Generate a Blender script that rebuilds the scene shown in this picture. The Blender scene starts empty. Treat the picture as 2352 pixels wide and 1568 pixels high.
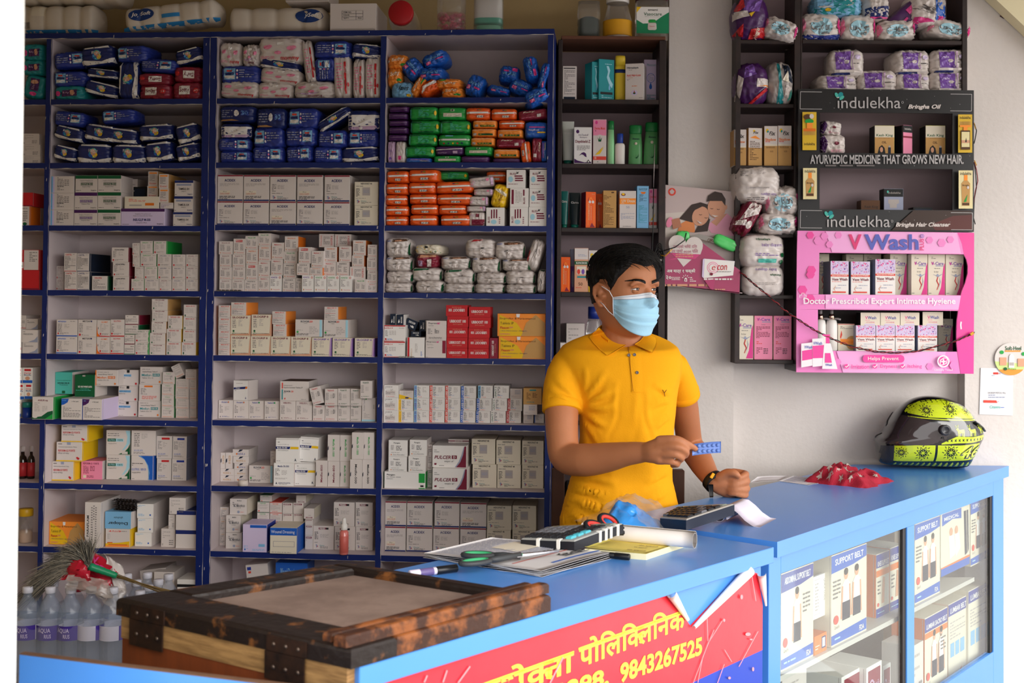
import bpy, math, random
from mathutils import Vector, Matrix, Euler, noise
from mathutils.bvhtree import BVHTree
from mathutils.geometry import tessellate_polygon
sc = bpy.context.scene
C = sc.collection
V = Vector
rad = math.radians
# ---------------------------------------------------------------- camera
F, PX, PY, ROLL, TH = 2800.0, 1176.0, 624.0, 0.0087, rad(1.35)
EYE = V((0, 0, 1.55))
FWD = V((0, math.cos(TH), math.sin(TH)))
UP0 = V((0, -math.sin(TH), math.cos(TH)))
RT0 = V((1, 0, 0))
CX = RT0*math.cos(ROLL) + UP0*math.sin(ROLL)
CU = UP0*math.cos(ROLL) - RT0*math.sin(ROLL)
cam = bpy.data.cameras.new('camera')
cam.sensor_width = 36; cam.lens = F/2352*36; cam.shift_y = (PY-784)/2352
cam.dof.use_dof = True; cam.dof.focus_distance = 3.25; cam.dof.aperture_fstop = 6.3
camo = bpy.data.objects.new('camera', cam); C.objects.link(camo)
m = Matrix((CX, CU, -FWD)).transposed().to_4x4(); m.translation = EYE
camo.matrix_world = m
sc.camera = camo
# ---------------------------------------------------------------- light and exposure
sc.view_settings.view_transform = 'Standard'; sc.view_settings.look = 'None'
sc.view_settings.gamma = 1; sc.view_settings.use_curve_mapping = False
sc.view_settings.exposure = 0.75
w = bpy.data.worlds.new('overcast_sky'); sc.world = w; w.use_nodes = True
nt = w.node_tree; bg = nt.nodes['Background']
tc = nt.nodes.new('ShaderNodeTexCoord'); sx = nt.nodes.new('ShaderNodeSeparateXYZ')
cr = nt.nodes.new('ShaderNodeValToRGB'); nt.links.new(tc.outputs['Generated'], sx.inputs[0])
nt.links.new(sx.outputs['Z'], cr.inputs[0]); nt.links.new(cr.outputs[0], bg.inputs[0])
cr.color_ramp.elements[0].position = 0.0; cr.color_ramp.elements[0].color = (0.92, 0.90, 0.88, 1)
cr.color_ramp.elements[1].position = 0.7; cr.color_ramp.elements[1].color = (1.0, 0.99, 0.98, 1)
bg.inputs[1].default_value = 1.5
sun = bpy.data.lights.new('sun', 'SUN'); sun.energy = 2.2; sun.angle = rad(50); sun.color = (1, 0.97, 0.93)
suno = bpy.data.objects.new('sun', sun); C.objects.link(suno)
suno.rotation_euler = (-V((0.62, -0.70, 0.36))).to_track_quat('-Z', 'Y').to_euler()
# ---------------------------------------------------------------- helpers
def ray(x, y): return (CX*(x-PX) - CU*(y-PY) + FWD*F)/F
def atY(x, y, Y):
 d = ray(x, y); return EYE + d*((Y-EYE.y)/d.y)
def onz(x, y, z):
 d = ray(x, y); return EYE + d*((z-EYE.z)/d.z)
def lin(h):
 c = [int(h[i:i+2], 16)/255 for i in (0, 2, 4)]
 return tuple(x/12.92 if x < .04045 else ((x+.055)/1.055)**2.4 for x in c) + (1,)
MATS = {}
def mat(key, hexc, rough=.6, spec=.35, metal=0, coat=0, bump=0, bscale=40, var=0, alpha=1, trans=0, sss=0, vscale=6, vcol=None, stretch=None, vr=(.38, .62)):
 if key in MATS: return MATS[key]
 M = bpy.data.materials.new(key); M.use_nodes = True
 n, l = M.node_tree.nodes, M.node_tree.links
 b = n['Principled BSDF']; b.inputs['Base Color'].default_value = lin(hexc)
 b.inputs['Roughness'].default_value = rough; b.inputs['Specular IOR Level'].default_value = spec
 b.inputs['Metallic'].default_value = metal; b.inputs['Coat Weight'].default_value = coat
 b.inputs['Alpha'].default_value = alpha; b.inputs['Transmission Weight'].default_value = trans
 if sss:
  b.inputs['Subsurface Weight'].default_value = sss; b.inputs['Subsurface Radius'].default_value = (1, .35, .2); b.inputs['Subsurface Scale'].default_value = .008
 if bump or var:
  t = n.new('ShaderNodeTexCoord'); src = t.outputs['Object']
  if stretch:
   mp = n.new('ShaderNodeMapping'); mp.inputs['Scale'].default_value = stretch; l.new(src, mp.inputs[0]); src = mp.outputs[0]
 if bump:
  z = n.new('ShaderNodeTexNoise'); z.inputs['Scale'].default_value = bscale; z.inputs['Detail'].default_value = 4
  l.new(src, z.inputs['Vector']); q = n.new('ShaderNodeBump'); q.inputs['Strength'].default_value = bump; q.inputs['Distance'].default_value = .004
  l.new(z.outputs[0], q.inputs['Height']); l.new(q.outputs[0], b.inputs['Normal'])
 if var:
  z = n.new('ShaderNodeTexNoise'); z.inputs['Scale'].default_value = vscale; z.inputs['Detail'].default_value = 6; z.inputs['Roughness'].default_value = .65
  l.new(src, z.inputs['Vector'])
  r = n.new('ShaderNodeValToRGB'); r.color_ramp.elements[0].position = vr[0]; r.color_ramp.elements[1].position = vr[1]
  a = lin(hexc); k = lin(vcol) if vcol else tuple(x*.55 for x in a[:3]) + (1,)
  r.color_ramp.elements[1].color = a; r.color_ramp.elements[0].color = tuple(a[i]*(1-var)+k[i]*var for i in range(3)) + (1,)
  l.new(z.outputs[0], r.inputs[0]); l.new(r.outputs[0], b.inputs['Base Color'])
 MATS[key] = M; return M
PAL = dict(w='DDD3CE', W='F0ECE8', c='E6DCC8', k='1A1A1C', g='77706F', G='B5ACA8', r='C8252B', R='7A1A35', o='E8781E', O='F0601A', y='F0C21C', b='1C2A6B', B='1F5FC0',
  s='7FB8E0', t='1E8F96', T='4FB8A8', n='23A045', N='0F5A34', p='F08FB0', P='E0408F', v='7A4FA8', V='4A1F5C', l='C8A8C8', f='C89A5C', e='D8A080', q='A8D8E8', d='18253A', m='8C2038', a='5A3A22', x='D8C8E8', h='9AA0B8', i='E04838', j='FF9838', u='2A3C98', z='F4F080')
def pm(ch):  # printed card
 return mat('card_'+ch, PAL[ch], rough=.55, spec=.3)
def gm(ch):  # plastic film
 return mat('film_'+ch, PAL[ch], rough=.3, spec=.5, bump=.25, bscale=9)
_txt = {}; RAW = {}
def glyphs(s, bold=0.0, shear=0.0, res=2):
 k = (s, bold, shear, res)
 if k in _txt: return _txt[k]
 cu = bpy.data.curves.new('t', 'FONT'); cu.body = s; cu.fill_mode = 'FRONT'; cu.resolution_u = res; cu.offset = bold; cu.shear = shear
 o = bpy.data.objects.new('t', cu); C.objects.link(o)
 dg = bpy.context.evaluated_depsgraph_get()
 me = bpy.data.meshes.new_from_object(o.evaluated_get(dg))
 vs = [(v.co.x, v.co.y) for v in me.vertices]; fs = [tuple(p.vertices) for p in me.polygons]
 bpy.data.objects.remove(o); bpy.data.curves.remove(cu); bpy.data.meshes.remove(me)
 x0 = min(v[0] for v in vs); x1 = max(v[0] for v in vs); y0 = min(v[1] for v in vs); y1 = max(v[1] for v in vs)
 RAW[k] = (x0, x1, y0, y1)
 r = ([((x-x0)/(x1-x0)-.5, (y-y0)/(y1-y0)-.5) for x, y in vs], fs, (x1-x0)/(y1-y0))
 _txt[k] = r; return r
class B:
 """collects verts and faces with materials, builds one mesh object"""
 def __init__(s): s.v = []; s.f = []; s.m = []; s.mats = []; s.sm = []
 def mi(s, M):
  if isinstance(M, str): M = pm(M)
  if M not in s.mats: s.mats.append(M)
  return s.mats.index(M)
 def add(s, vs, fs, M, T=None, smooth=False):
  o = len(s.v); i = s.mi(M)
  s.v += [tuple(T @ V(p)) for p in vs] if T is not None else [tuple(p) for p in vs]
  s.f += [tuple(o+k for k in f) for f in fs]; s.m += [i]*len(fs); s.sm += [smooth]*len(fs)
  return s
 def box(s, a, b, M, T=None, bev=0):
  (x0, y0, z0), (x1, y1, z1) = a, b
  if not bev:
   vs = [(x0,y0,z0),(x1,y0,z0),(x1,y1,z0),(x0,y1,z0),(x0,y0,z1),(x1,y0,z1),(x1,y1,z1),(x0,y1,z1)]
   return s.add(vs, [(0,3,2,1),(4,5,6,7),(0,1,5,4),(1,2,6,5),(2,3,7,6),(3,0,4,7)], M, T)
  bx, by, bz = (bev if isinstance(bev, tuple) else (bev,)*3)
  vs = []
  for sx in (0, 1):
   for sy in (0, 1):
    for sz in (0, 1):
     X, Y, Z = (x0, x1)[sx], (y0, y1)[sy], (z0, z1)[sz]
     ix, iy, iz = X+bx*(1-2*sx), Y+by*(1-2*sy), Z+bz*(1-2*sz)
     vs += [(X, iy, iz), (ix, Y, iz), (ix, iy, Z)]
  I = lambda a, b, c, k: (a*4+b*2+c)*3+k
  fs = [(I(0,0,0,0),I(0,0,1,0),I(0,1,1,0),I(0,1,0,0)), (I(1,0,0,0),I(1,1,0,0),I(1,1,1,0),I(1,0,1,0)),
              (I(0,0,0,1),I(1,0,0,1),I(1,0,1,1),I(0,0,1,1)), (I(0,1,0,1),I(0,1,1,1),I(1,1,1,1),I(1,1,0,1)),
              (I(0,0,0,2),I(0,1,0,2),I(1,1,0,2),I(1,0,0,2)), (I(0,0,1,2),I(1,0,1,2),I(1,1,1,2),I(0,1,1,2))]
  for p in (0, 1):
   for q in (0, 1):
    fs += [(I(p,q,0,0),I(p,q,0,1),I(p,q,1,1),I(p,q,1,0)), (I(p,0,q,0),I(p,0,q,2),I(p,1,q,2),I(p,1,q,0)), (I(0,p,q,1),I(0,p,q,2),I(1,p,q,2),I(1,p,q,1))]
    for r in (0, 1): fs.append((I(p,q,r,0), I(p,q,r,1), I(p,q,r,2)))
  return s.add(vs, fs, M, T)
 def tube(s, pts, r, M, n=8, T=None, cap=True, flat=1.0):
  pts = [V(p) for p in pts]; rs = r if isinstance(r, (list, tuple)) else [r]*len(pts)
  vs, fs = [], []; nrm = None
  for k, p in enumerate(pts):
   t = (pts[min(k+1, len(pts)-1)]-pts[max(k-1, 0)]).normalized()
   if nrm is None:
    nrm = t.cross(V((0, 0, 1)) if abs(t.z) < .9 else V((1, 0, 0))).normalized()
   nrm = (nrm - t*nrm.dot(t)).normalized(); bn = t.cross(nrm)
   for j in range(n):
    a = 2*math.pi*j/n; vs.append(p+(nrm*math.cos(a)+bn*math.sin(a)*flat)*rs[k])
  for k in range(len(pts)-1):
   for j in range(n):
    fs.append((k*n+j, k*n+(j+1) % n, (k+1)*n+(j+1) % n, (k+1)*n+j))
  if cap: fs += [tuple(range(n-1, -1, -1)), tuple((len(pts)-1)*n+j for j in range(n))]
  return s.add(vs, fs, M, T, True)
 def lathe(s, prof, M, n=20, T=None, sx=1, sy=1, cap=True, pw=1):
  vs, fs = [], []
  for r, z in prof:
   for j in range(n):
    a = 2*math.pi*j/n; c, q = math.cos(a), math.sin(a)
    if pw != 1: c, q = math.copysign(abs(c)**pw, c), math.copysign(abs(q)**pw, q)
    vs.append((r*c*sx, r*q*sy, z))
  for k in range(len(prof)-1):
   for j in range(n): fs.append((k*n+j, k*n+(j+1) % n, (k+1)*n+(j+1) % n, (k+1)*n+j))
  if cap: fs += [tuple(range(n-1, -1, -1)), tuple((len(prof)-1)*n+j for j in range(n))]
  return s.add(vs, fs, M, T, True)
 def grid(s, fn, nu, nv, M, T=None, smooth=True, thick=0):
  vs = [V(fn(i/nu, j/nv)) for j in range(nv+1) for i in range(nu+1)]
  W = nu+1
  fs = [(j*W+i, j*W+i+1, (j+1)*W+i+1, (j+1)*W+i) for j in range(nv) for i in range(nu)]
  if thick:
   nn = len(vs); nr = [V((0, 0, 0)) for _ in vs]
   for f in fs:
    q = (vs[f[1]]-vs[f[0]]).cross(vs[f[3]]-vs[f[0]])
    for k in f: nr[k] += q
   vs += [p - (q.normalized() if q.length > 0 else q)*thick for p, q in zip(vs, nr)]
   bf = [tuple(nn+k for k in reversed(f)) for f in fs]
   ring = list(range(nu)) + [W*j+nu for j in range(nv)] + [W*nv+i for i in range(nu, 0, -1)] + [W*j for j in range(nv, 0, -1)]
   fs = fs + bf + [(ring[k], nn+ring[k], nn+ring[(k+1) % len(ring)], ring[(k+1) % len(ring)])[::-1] for k in range(len(ring))]
   fs = [tuple(f) for f in fs]
  return s.add(vs, fs, M, T, smooth)
 def poly(s, pts, M, T=None, thick=0, y0=0):
  """polygon in the xz plane (front towards -y); thick gives it depth"""
  n = len(pts)
  if not thick: return s.add([(x, y0, z) for x, z in pts], [tuple(range(n))], M, T)
  vs = [(x, y0, z) for x, z in pts] + [(x, y0+thick, z) for x, z in pts]
  return s.add(vs, [tuple(range(n)), tuple(range(2*n-1, n-1, -1))] + [(k, n+k, n+(k+1) % n, (k+1) % n) for k in range(n)], M, T)
 def text(s, t, cx, cz, w, h, M, rot=0, bold=.0, shear=0, surf=None, T=None, res=2, keep=False):
  vs, fs, asp = glyphs(t, bold, shear, res)
  if keep:
   if rot in (90, 270): w = h*asp if False else w
   if asp > w/h: h = w/asp
   else: w = h*asp
  out = []
  for x, y in vs:
   if rot == 0: a, b = x*w, y*h
   elif rot == 180: a, b = -x*w, -y*h
   elif rot == 90: a, b = -y*w, x*h
   elif rot == 270: a, b = y*w, -x*h
   else:
    c_, s_ = math.cos(rad(rot)), math.sin(rad(rot)); a, b = x*w*c_-y*h*s_, x*w*s_+y*h*c_
   X, Z = cx+a, cz+b
   out.append((X, surf(X, Z) if surf else 0, Z))
  return s.add(out, fs, M, T)
 def mesh(s, name):
  me = bpy.data.meshes.new(name); me.from_pydata(s.v, [], s.f)
  for M in s.mats: me.materials.append(M)
  me.polygons.foreach_set('material_index', s.m); me.polygons.foreach_set('use_smooth', s.sm)
  me.update(); return me
 def obj(s, name, parent=None, T=None, **kw):
  return link(name, s.mesh(name), parent, T, **kw)
def link(name, data, parent=None, T=None, label=None, cat=None, group=None, kind=None):
 o = bpy.data.objects.new(name, data); C.objects.link(o)
 if parent: o.parent = parent
 if T is not None: o.matrix_local = T
 return tag(o, label, cat, group, kind)
def tag(o, label=None, cat=None, group=None, kind=None):
 for k, x in (('label', label), ('category', cat), ('group', group), ('kind', kind)):
  if x: o[k] = x
 return o
def empty(name, loc, label, cat, rz=0, group=None, T=None):
 o = bpy.data.objects.new(name, None); C.objects.link(o)
 o.matrix_world = T if T is not None else Matrix.Translation(loc) @ Matrix.Rotation(rz, 4, 'Z')
 return tag(o, label, cat, group)
def mod(o, kind, **kw):
 q = o.modifiers.new(kind.lower(), kind)
 for k, x in kw.items(): setattr(q, k, x)
 return o
def bake(o):
 """apply the modifiers of o"""
 dg = bpy.context.evaluated_depsgraph_get(); me = bpy.data.meshes.new_from_object(o.evaluated_get(dg))
 old = o.data; o.modifiers.clear(); o.data = me; me.name = o.name
 if old.users == 0: bpy.data.meshes.remove(old)
 return o
class Fr:
 """an upright plane: o on it, ex along it, en away from the camera"""
 def __init__(s, o, yaw=0.0):
  s.o = V(o); s.ex = V((math.cos(yaw), -math.sin(yaw), 0)); s.en = V((math.sin(yaw), math.cos(yaw), 0)); s.yaw = yaw
  s.R = Matrix((s.ex, s.en, V((0, 0, 1)))).transposed().to_4x4()
  s.M = Matrix.Translation(s.o) @ s.R
 def hit(s, x, y, d=0.0):
  q = ray(x, y); p = EYE + q*(((s.o-EYE).dot(s.en)+d)/q.dot(s.en)); r = p-s.o
  return r.dot(s.ex), r.z
 def at(s, a, z, d=0.0): return s.M @ V((a, d, z))
 def depth_on(s, x, y, z):
  """d at which the ray meets height z (local)"""
  p = onz(x, y, s.o.z+z); return (p-s.o).dot(s.en)
# ================================================================ setting
M_wall = mat('wall_plaster', 'DAD3CF', rough=.85, spec=.15, bump=.35, bscale=60, var=.12, vscale=3, vcol='B5A596')
M_cream = mat('cream_plaster', 'C9B183', rough=.85, spec=.15, bump=.25, bscale=50, var=.25, vscale=4, vcol='A68C60')
M_floor = mat('grey_concrete', '6E6862', rough=.8, var=.3, vscale=5)
M_pave = mat('street_paving', '8F8A84', rough=.85, var=.3, vscale=3)
M_ceil = mat('ceiling_plaster', 'C4BCB2', rough=.9, var=.15)
M_post = mat('white_post_paint', 'FFFFFA', rough=.7, bump=.3, bscale=30, var=.12, vscale=9, vcol='E8D8C8')
def struct(name, b, T=None):
 return b.obj(name, T=T, kind='structure')
YN, YP = 4.10, 4.035            # niche wall and pillar faces
xm0 = atY(1281, 600, YP).x; xm1 = atY(1534, 600, YP).x; xn0 = atY(1686, 600, YP).x; xn1 = atY(2216, 900, YP).x
struct('floor', B().box((-2.2, 1.2, -.1), (2.8, 4.6, 0), M_floor))
struct('street_paving', B().box((-60, -80, -.2), (60, 1.2, -.02), M_pave))
struct('wall_back', B().box((-2.2, 4.26, 0), (xm1, 4.4, 2.9), M_cream))
struct('wall_left', B().box((-2.2, 1.62, 0), (-1.9, 4.26, 2.9), M_cream))
struct('pillar_centre', B().box((xm1, YP, 0), (xn0, 4.4, 2.9), M_wall))
struct('wall_niche', B().box((xn0, YN, 0), (xn1, 4.4, 2.9), M_wall))
struct('pillar_right', B().box((xn1, YP, 0), (3.2, 4.4, 2.9), M_wall))
struct('ceiling', B().box((-2.2, 1.35, 2.78), (3.2, 4.4, 2.95), M_ceil))
# the near white door post on the photo's edge, leaning a little like the photo's
a = atY(57, 0, 1.62); b_ = atY(36, 1568, 1.62)
pts = [(-1.95, b_.z-.9), (b_.x-.02, b_.z-.9), (b_.x, b_.z), (a.x, a.z), (a.x+.012, 2.78), (-1.95, 2.78)]
struct('wall_front_post', B().poly([(x, max(z, 0)) for x, z in pts], M_post, T=Matrix.Translation((0, 1.5, 0)), thick=.12))
struct('unseen_shade_lintel', B().box((-1.95, 1.46, 2.02), (2.7, 1.6, 2.78), M_ceil))  # unseen lintel, added low at the opening to shade the upper shelves
# sloping cream beam across the upper corner
q = [atY(2262, -25, 3.97), atY(2352+120, 172, 3.97), atY(2352+190, -30, 3.97)]
bm_ = B().poly([(p.x, p.z) for p in q][::-1], mat('beam_cream', 'E8DDB8', rough=.8), T=Matrix.Translation((0, 3.97, 0)), thick=.06)
struct('beam', bm_)
bs = B()
for pl in ([(2296, 38), (2300, 27), (2309, 24), (2330, 44), (2318, 46), (2304, 43)], [(2322, 50), (2323, 46), (2335, 48), (2344, 58), (2326, 56)]):
 bs.poly([(p.x, p.z) for p in [atY(x, y, YP) for x, y in pl]][::-1], mat('dark_stain', '5A4044', rough=.9), thick=.002, y0=YP-.003)
tag(bs.obj('wall_stain'), kind='structure')

# ================================================================ blue shelving
M_navy = mat('navy_laminate', '0F2468', rough=.42, spec=.35, var=.2, vscale=14, vcol='0A1748')
M_shelf = mat('pale_laminate', 'D3C6C8', rough=.6, var=.08, vscale=8)
M_chip = mat('chipped_edge', 'D8CFC4', rough=.8)
YAW = rad(4.5)
FB = Fr((0.14, 3.80, 0), YAW)
DEP = .235
rng = random.Random(5)

def board(name, par, x0, x1, z0, z1, d0=0.0, d1=DEP, vert=False):
 b = B().box((x0, d0+.004, z0), (x1, d1, z1), M_shelf)
 b.box((x0, d0, z0), (x1, d0+.0039, z1), M_navy)
 # worn pale lower/inner lip and a few chips
 L = (z1-z0) if vert else (x1-x0)
 n = int(L/.02)+2; hs = [max(.0003, rng.gauss(.0008, .0007)) for _ in range(n)]
 for k in range(n-1):
  t0, t1 = k/(n-1), (k+1)/(n-1)
  if vert: p = [(x1, z0+L*t0), (x1, z0+L*t1), (x1-hs[k+1], z0+L*t1), (x1-hs[k], z0+L*t0)]
  else: p = [(x0+L*t0, z0), (x0+L*t1, z0), (x0+L*t1, z0+hs[k+1]), (x0+L*t0, z0+hs[k])]
  b.poly(p, M_chip, y0=d0-.0006)
 for _ in range(int(L*3)):
  t = rng.random()*L; w_ = rng.uniform(.001, .003); h = rng.uniform(.004, .012)
  x, z = (rng.uniform(x0, x1-.004), z0+t) if vert else (x0+t, rng.uniform(z0, max(z0, z1-h)))
  b.poly([(x, z), (x+w_, z+h*.2), (x+w_*1.3, z+h), (x+w_*.2, z+h*.8)], M_chip, y0=d0-.0006)
 return b.obj(name, par)
TB = .0185                        # board thickness
def zs(pts): return sum(FB.hit(x, y)[1] for x, y in pts)/len(pts)
# height of the top face of each board, read at two places along it
ZR = [zs(p) for p in ([(480, 69.5), (1255, 69.5)], [(490, 225), (1250, 224)], [(490, 372.5), (1250, 373.5)], [(490, 517), (1250, 518)], [(490, 669), (1250, 674)], [(490, 816), (1250, 825)], [(485, 967), (1250, 974.5)], [(485, 1118), (1245, 1128)], [(482, 1267), (1240, 1283)])]
ZL = [zs(p) for p in ([(105, 75.5), (460, 74)], [(60, 228), (460, 227)], [(60, 374), (460, 374)], [(60, 517), (455, 519)], [(55, 666), (455, 668)], [(50, 812), (450, 816)], [(50, 959), (450, 968)], [(45, 1108), (450, 1117)], [(45, 1253), (450, 1265)])]
ZR.append(ZR[8]-.207); ZL.append(ZL[8]-.207)
def fx(x, y): return FB.hit(x, y)[0]
xL0 = -2.02
xv = [fx(98, 600), fx(110, 600)]          # divider of the left unit (mean)
xs = fx(475.5, 670)                        # seam between the two units
xl1 = fx(458.5, 670); xr0 = fx(491.5, 670); xm = [fx(869, 620), fx(882, 620)]; xe = [fx(1254.5, 600), fx(1268, 600)]
def cabinet(label, Z, x0, x1, div, z_lo=.02):
 t = empty('shelving_unit', FB.at(x0, 0), label, 'shelves', T=Matrix.Translation(FB.at(x0, 0)) @ FB.R, group=None)
 X = lambda x: x-x0
 top = Z[0]
 for (p, q) in ((X(x0), X(div[0])), (X(div[3]), X(x1))):
  board('side_panel', t, p, q, z_lo, top-TB-.0002, vert=True)
 board('divider', t, X(div[1]), X(div[2]), z_lo, top-TB-.0002, d0=.0008, vert=True)
 board('top_board', t, X(x0), X(x1), top-TB, top)
 for z in Z[1:] + [.10]:
  board('shelf', t, X(div[0])+.0002, X(div[1])-.0002, z-TB, z, d0=.0004)
  board('shelf', t, X(div[2])+.0002, X(div[3])-.0002, z-TB, z, d0=.0004)
 B().box((0, DEP+.0005, z_lo), (x1-x0, DEP+.012, top), M_shelf).obj('back_panel', t)
 B().box((x1-x0+.0002, 0, z_lo), (x1-x0+.001, DEP, top), M_navy).obj('side_skin', t)
 return t
cabinet('tall blue shelf unit of two bays beside the white door post', ZL, xL0, xs-.0008, (xL0+.018, xv[0], xv[1], xl1))
cabinet('tall blue shelf unit of two bays behind the man', ZR, xs+.0008, xe[1], (xr0, xm[0], xm[1], xe[0]))
# ================================================================ goods: one mesh per printed design, shared by its copies
S = {}
def sty(key, look, body, els='', side=None, top=None, kind='carton', name='medicine_carton', cat='carton', D=.09, shape=('box',), edge=None):
 S[key] = dict(look=look, body=body, els=els, side=side, top=top, kind=kind, name=name, cat=cat, D=D, shape=shape, mesh={})
def paint(b, els, surf, seed, tone=pm, sub=1, eps=0.0):
 """prints els on the front of a unit block: x -0.5..0.5, z 0..1"""
 r = random.Random(seed); lay = [0]
 def sf(x, z): return surf(x, z)-lay[0]*eps
 def rect(x0, y0, x1, y1, M):
  n = sub; vs = []
  for j in range(n+1):
   for i in range(n+1):
    x, z = x0+(x1-x0)*i/n, y0+(y1-y0)*j/n; vs.append((x, sf(x, z), z))
  b.add(vs, [(j*(n+1)+i, j*(n+1)+i+1, (j+1)*(n+1)+i+1, (j+1)*(n+1)+i) for j in range(n) for i in range(n)], M)
 for e in els.split(';'):
  e = e.split()
  if not e: continue
  lay[0] += 1
  k = e[0]
  n = lambda i: float(e[i])/100
  if k == 'R': rect(n(1)-.5, n(2), n(3)-.5, n(4), tone(e[5]))
  elif k == 'T': b.text(e[7].replace('_', ' '), n(1)-.5, n(2), n(3), n(4), tone(e[5]), rot=float(e[6]), bold=.02 if len(e) > 8 else 0, shear=.25 if len(e) > 8 and 'i' in e[8] else 0, surf=sf)
  elif k == 'L':
   c = int(e[5]); h = (n(4)-n(2))/c
   for q in range(c):
    z = n(4)-h*(q+.6); x = n(1)-.5; X = n(3)-.5
    while x < X:
     w_ = r.uniform(.05, .16); rect(x, z, min(X, x+w_), z+h*.42, tone(e[6])); x += w_+.025
     if r.random() < .18: break
  elif k == 'E':
   N = 14; vs = [(n(1)-.5+n(3)*math.cos(6.2832*i/N), 0, n(2)+n(4)*math.sin(6.2832*i/N)) for i in range(N)]
   cx, cz = n(1)-.5, n(2); vs = [(cx, 0, cz)]+[((x+cx)/2, 0, (z+cz)/2) for x, _, z in vs]+vs
   b.add([(x, sf(x, z), z) for x, _, z in vs], [(0, 1+i, 1+(i+1) % N) for i in range(N)]+[(1+i, 1+N+i, 1+N+(i+1) % N, 1+(i+1) % N) for i in range(N)], tone(e[5]))
  elif k == 'P':
   pts = [(float(e[i])/100-.5, float(e[i+1])/100) for i in range(2, len(e)-1, 2)]
   if sub == 1: b.add([(x, sf(x, z), z) for x, z in pts], [tuple(range(len(pts)))], tone(e[1])); continue
   vs = [(x, z) for x, z in pts]; fs = [tuple(t) for t in tessellate_polygon([[V((x, z, 0)) for x, z in pts]])]
   for _ in range(3):
    nf, mid = [], {}
    def mp_(a, c):
     k = (min(a, c), max(a, c))
     if k not in mid: vs.append(((vs[a][0]+vs[c][0])/2, (vs[a][1]+vs[c][1])/2)); mid[k] = len(vs)-1
     return mid[k]
    for a, c, d in fs: p, q, t = mp_(a, c), mp_(c, d), mp_(d, a); nf += [(a, p, t), (p, c, q), (t, q, d), (p, q, t)]
    fs = nf
   b.add([(x, sf(x, z), z) for x, z in vs], fs, tone(e[1]))
  elif k == 'F':  # scatter of dots (printed flowers)
   for _ in range(int(e[5])):
    cx, cz, q = r.uniform(n(1), n(3))-.5, r.uniform(n(2), n(4)), r.uniform(.012, .04)
    b.add([(cx+q*math.cos(1.0472*i), sf(cx, cz)-r.random()*eps, cz+q*.8*math.sin(1.0472*i)) for i in range(6)], [tuple(range(6))], tone(r.choice(e[6])))
def fold(p, amp, seed):
 q = V((p[0]*1.7+seed*7.3, p[1]*1.3, p[2]*1.9-seed))
 a = 1-abs(noise.noise(q*1.6))*2.2; c = noise.noise(q*4.1+V((3, 1, 2)))
 g = 1-abs(noise.noise(q*2.9+V((5, 2, 8))))*2.4
 return amp*(a*.6+c*.45+g*.5)
def shell(shape, seed, n=17):
 """soft packet: superellipsoid brick or pillow with sealed ends; unit block"""
 kind = shape[0]; ex = shape[1] if len(shape) > 1 else 6; amp = shape[2] if len(shape) > 2 else .05
 vs, fs, ids = [], [], {}
 def vid(p):
  k = tuple(round(c*n) for c in p)
  if k in ids: return ids[k]
  x, y, z = p
  t = lambda c: math.copysign(abs(math.tan(c*.7854)), c)
  x, y, z = t(x), t(y), t(z)
  if kind == 'brick':
   L = (abs(x)**ex+abs(y)**ex+abs(z)**ex)**(1/ex); x, y, z = x/L, y/L, z/L
   if ex < 7: e = max(0, abs(x)-.72)/.28; y *= 1-.22*e*e; z *= 1-.13*e
  else:
   f = max(.06, (1-abs(x)**3.2)**.6); g = max(.25, (1-abs(z)**5)**.5)
   L = (abs(y)**4+abs(z)**4)**.25
   if L > 1e-6 and max(abs(y), abs(z)) > 0: y, z = y/max(L, 1), z/max(L, 1)
   y = y*f*(.55+.45*g); z = z*(.80+.20*f**.5)
  w_ = fold((x, y, z), amp, seed)
  k2 = 1 + w_*(1 if kind == 'brick' else .8)
  vs.append(V((x*.5*(1+w_*.35), y*.5*k2+.5, z*.5*k2+.5)))
  ids[k] = len(vs)-1; return ids[k]
 for ax in range(3):
  for sg in (-1, 1):
   for j in range(n):
    for i in range(n):
     q = []
     for (a, c) in ((0, 0), (1, 0), (1, 1), (0, 1)):
      u, v = -1+2*(i+a)/n, -1+2*(j+c)/n
      p = [0, 0, 0]; p[ax] = sg; p[(ax+1) % 3] = u; p[(ax+2) % 3] = v; q.append(vid(p))
     fs.append(tuple(q if sg > 0 else q[::-1]))
 return vs, fs
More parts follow.
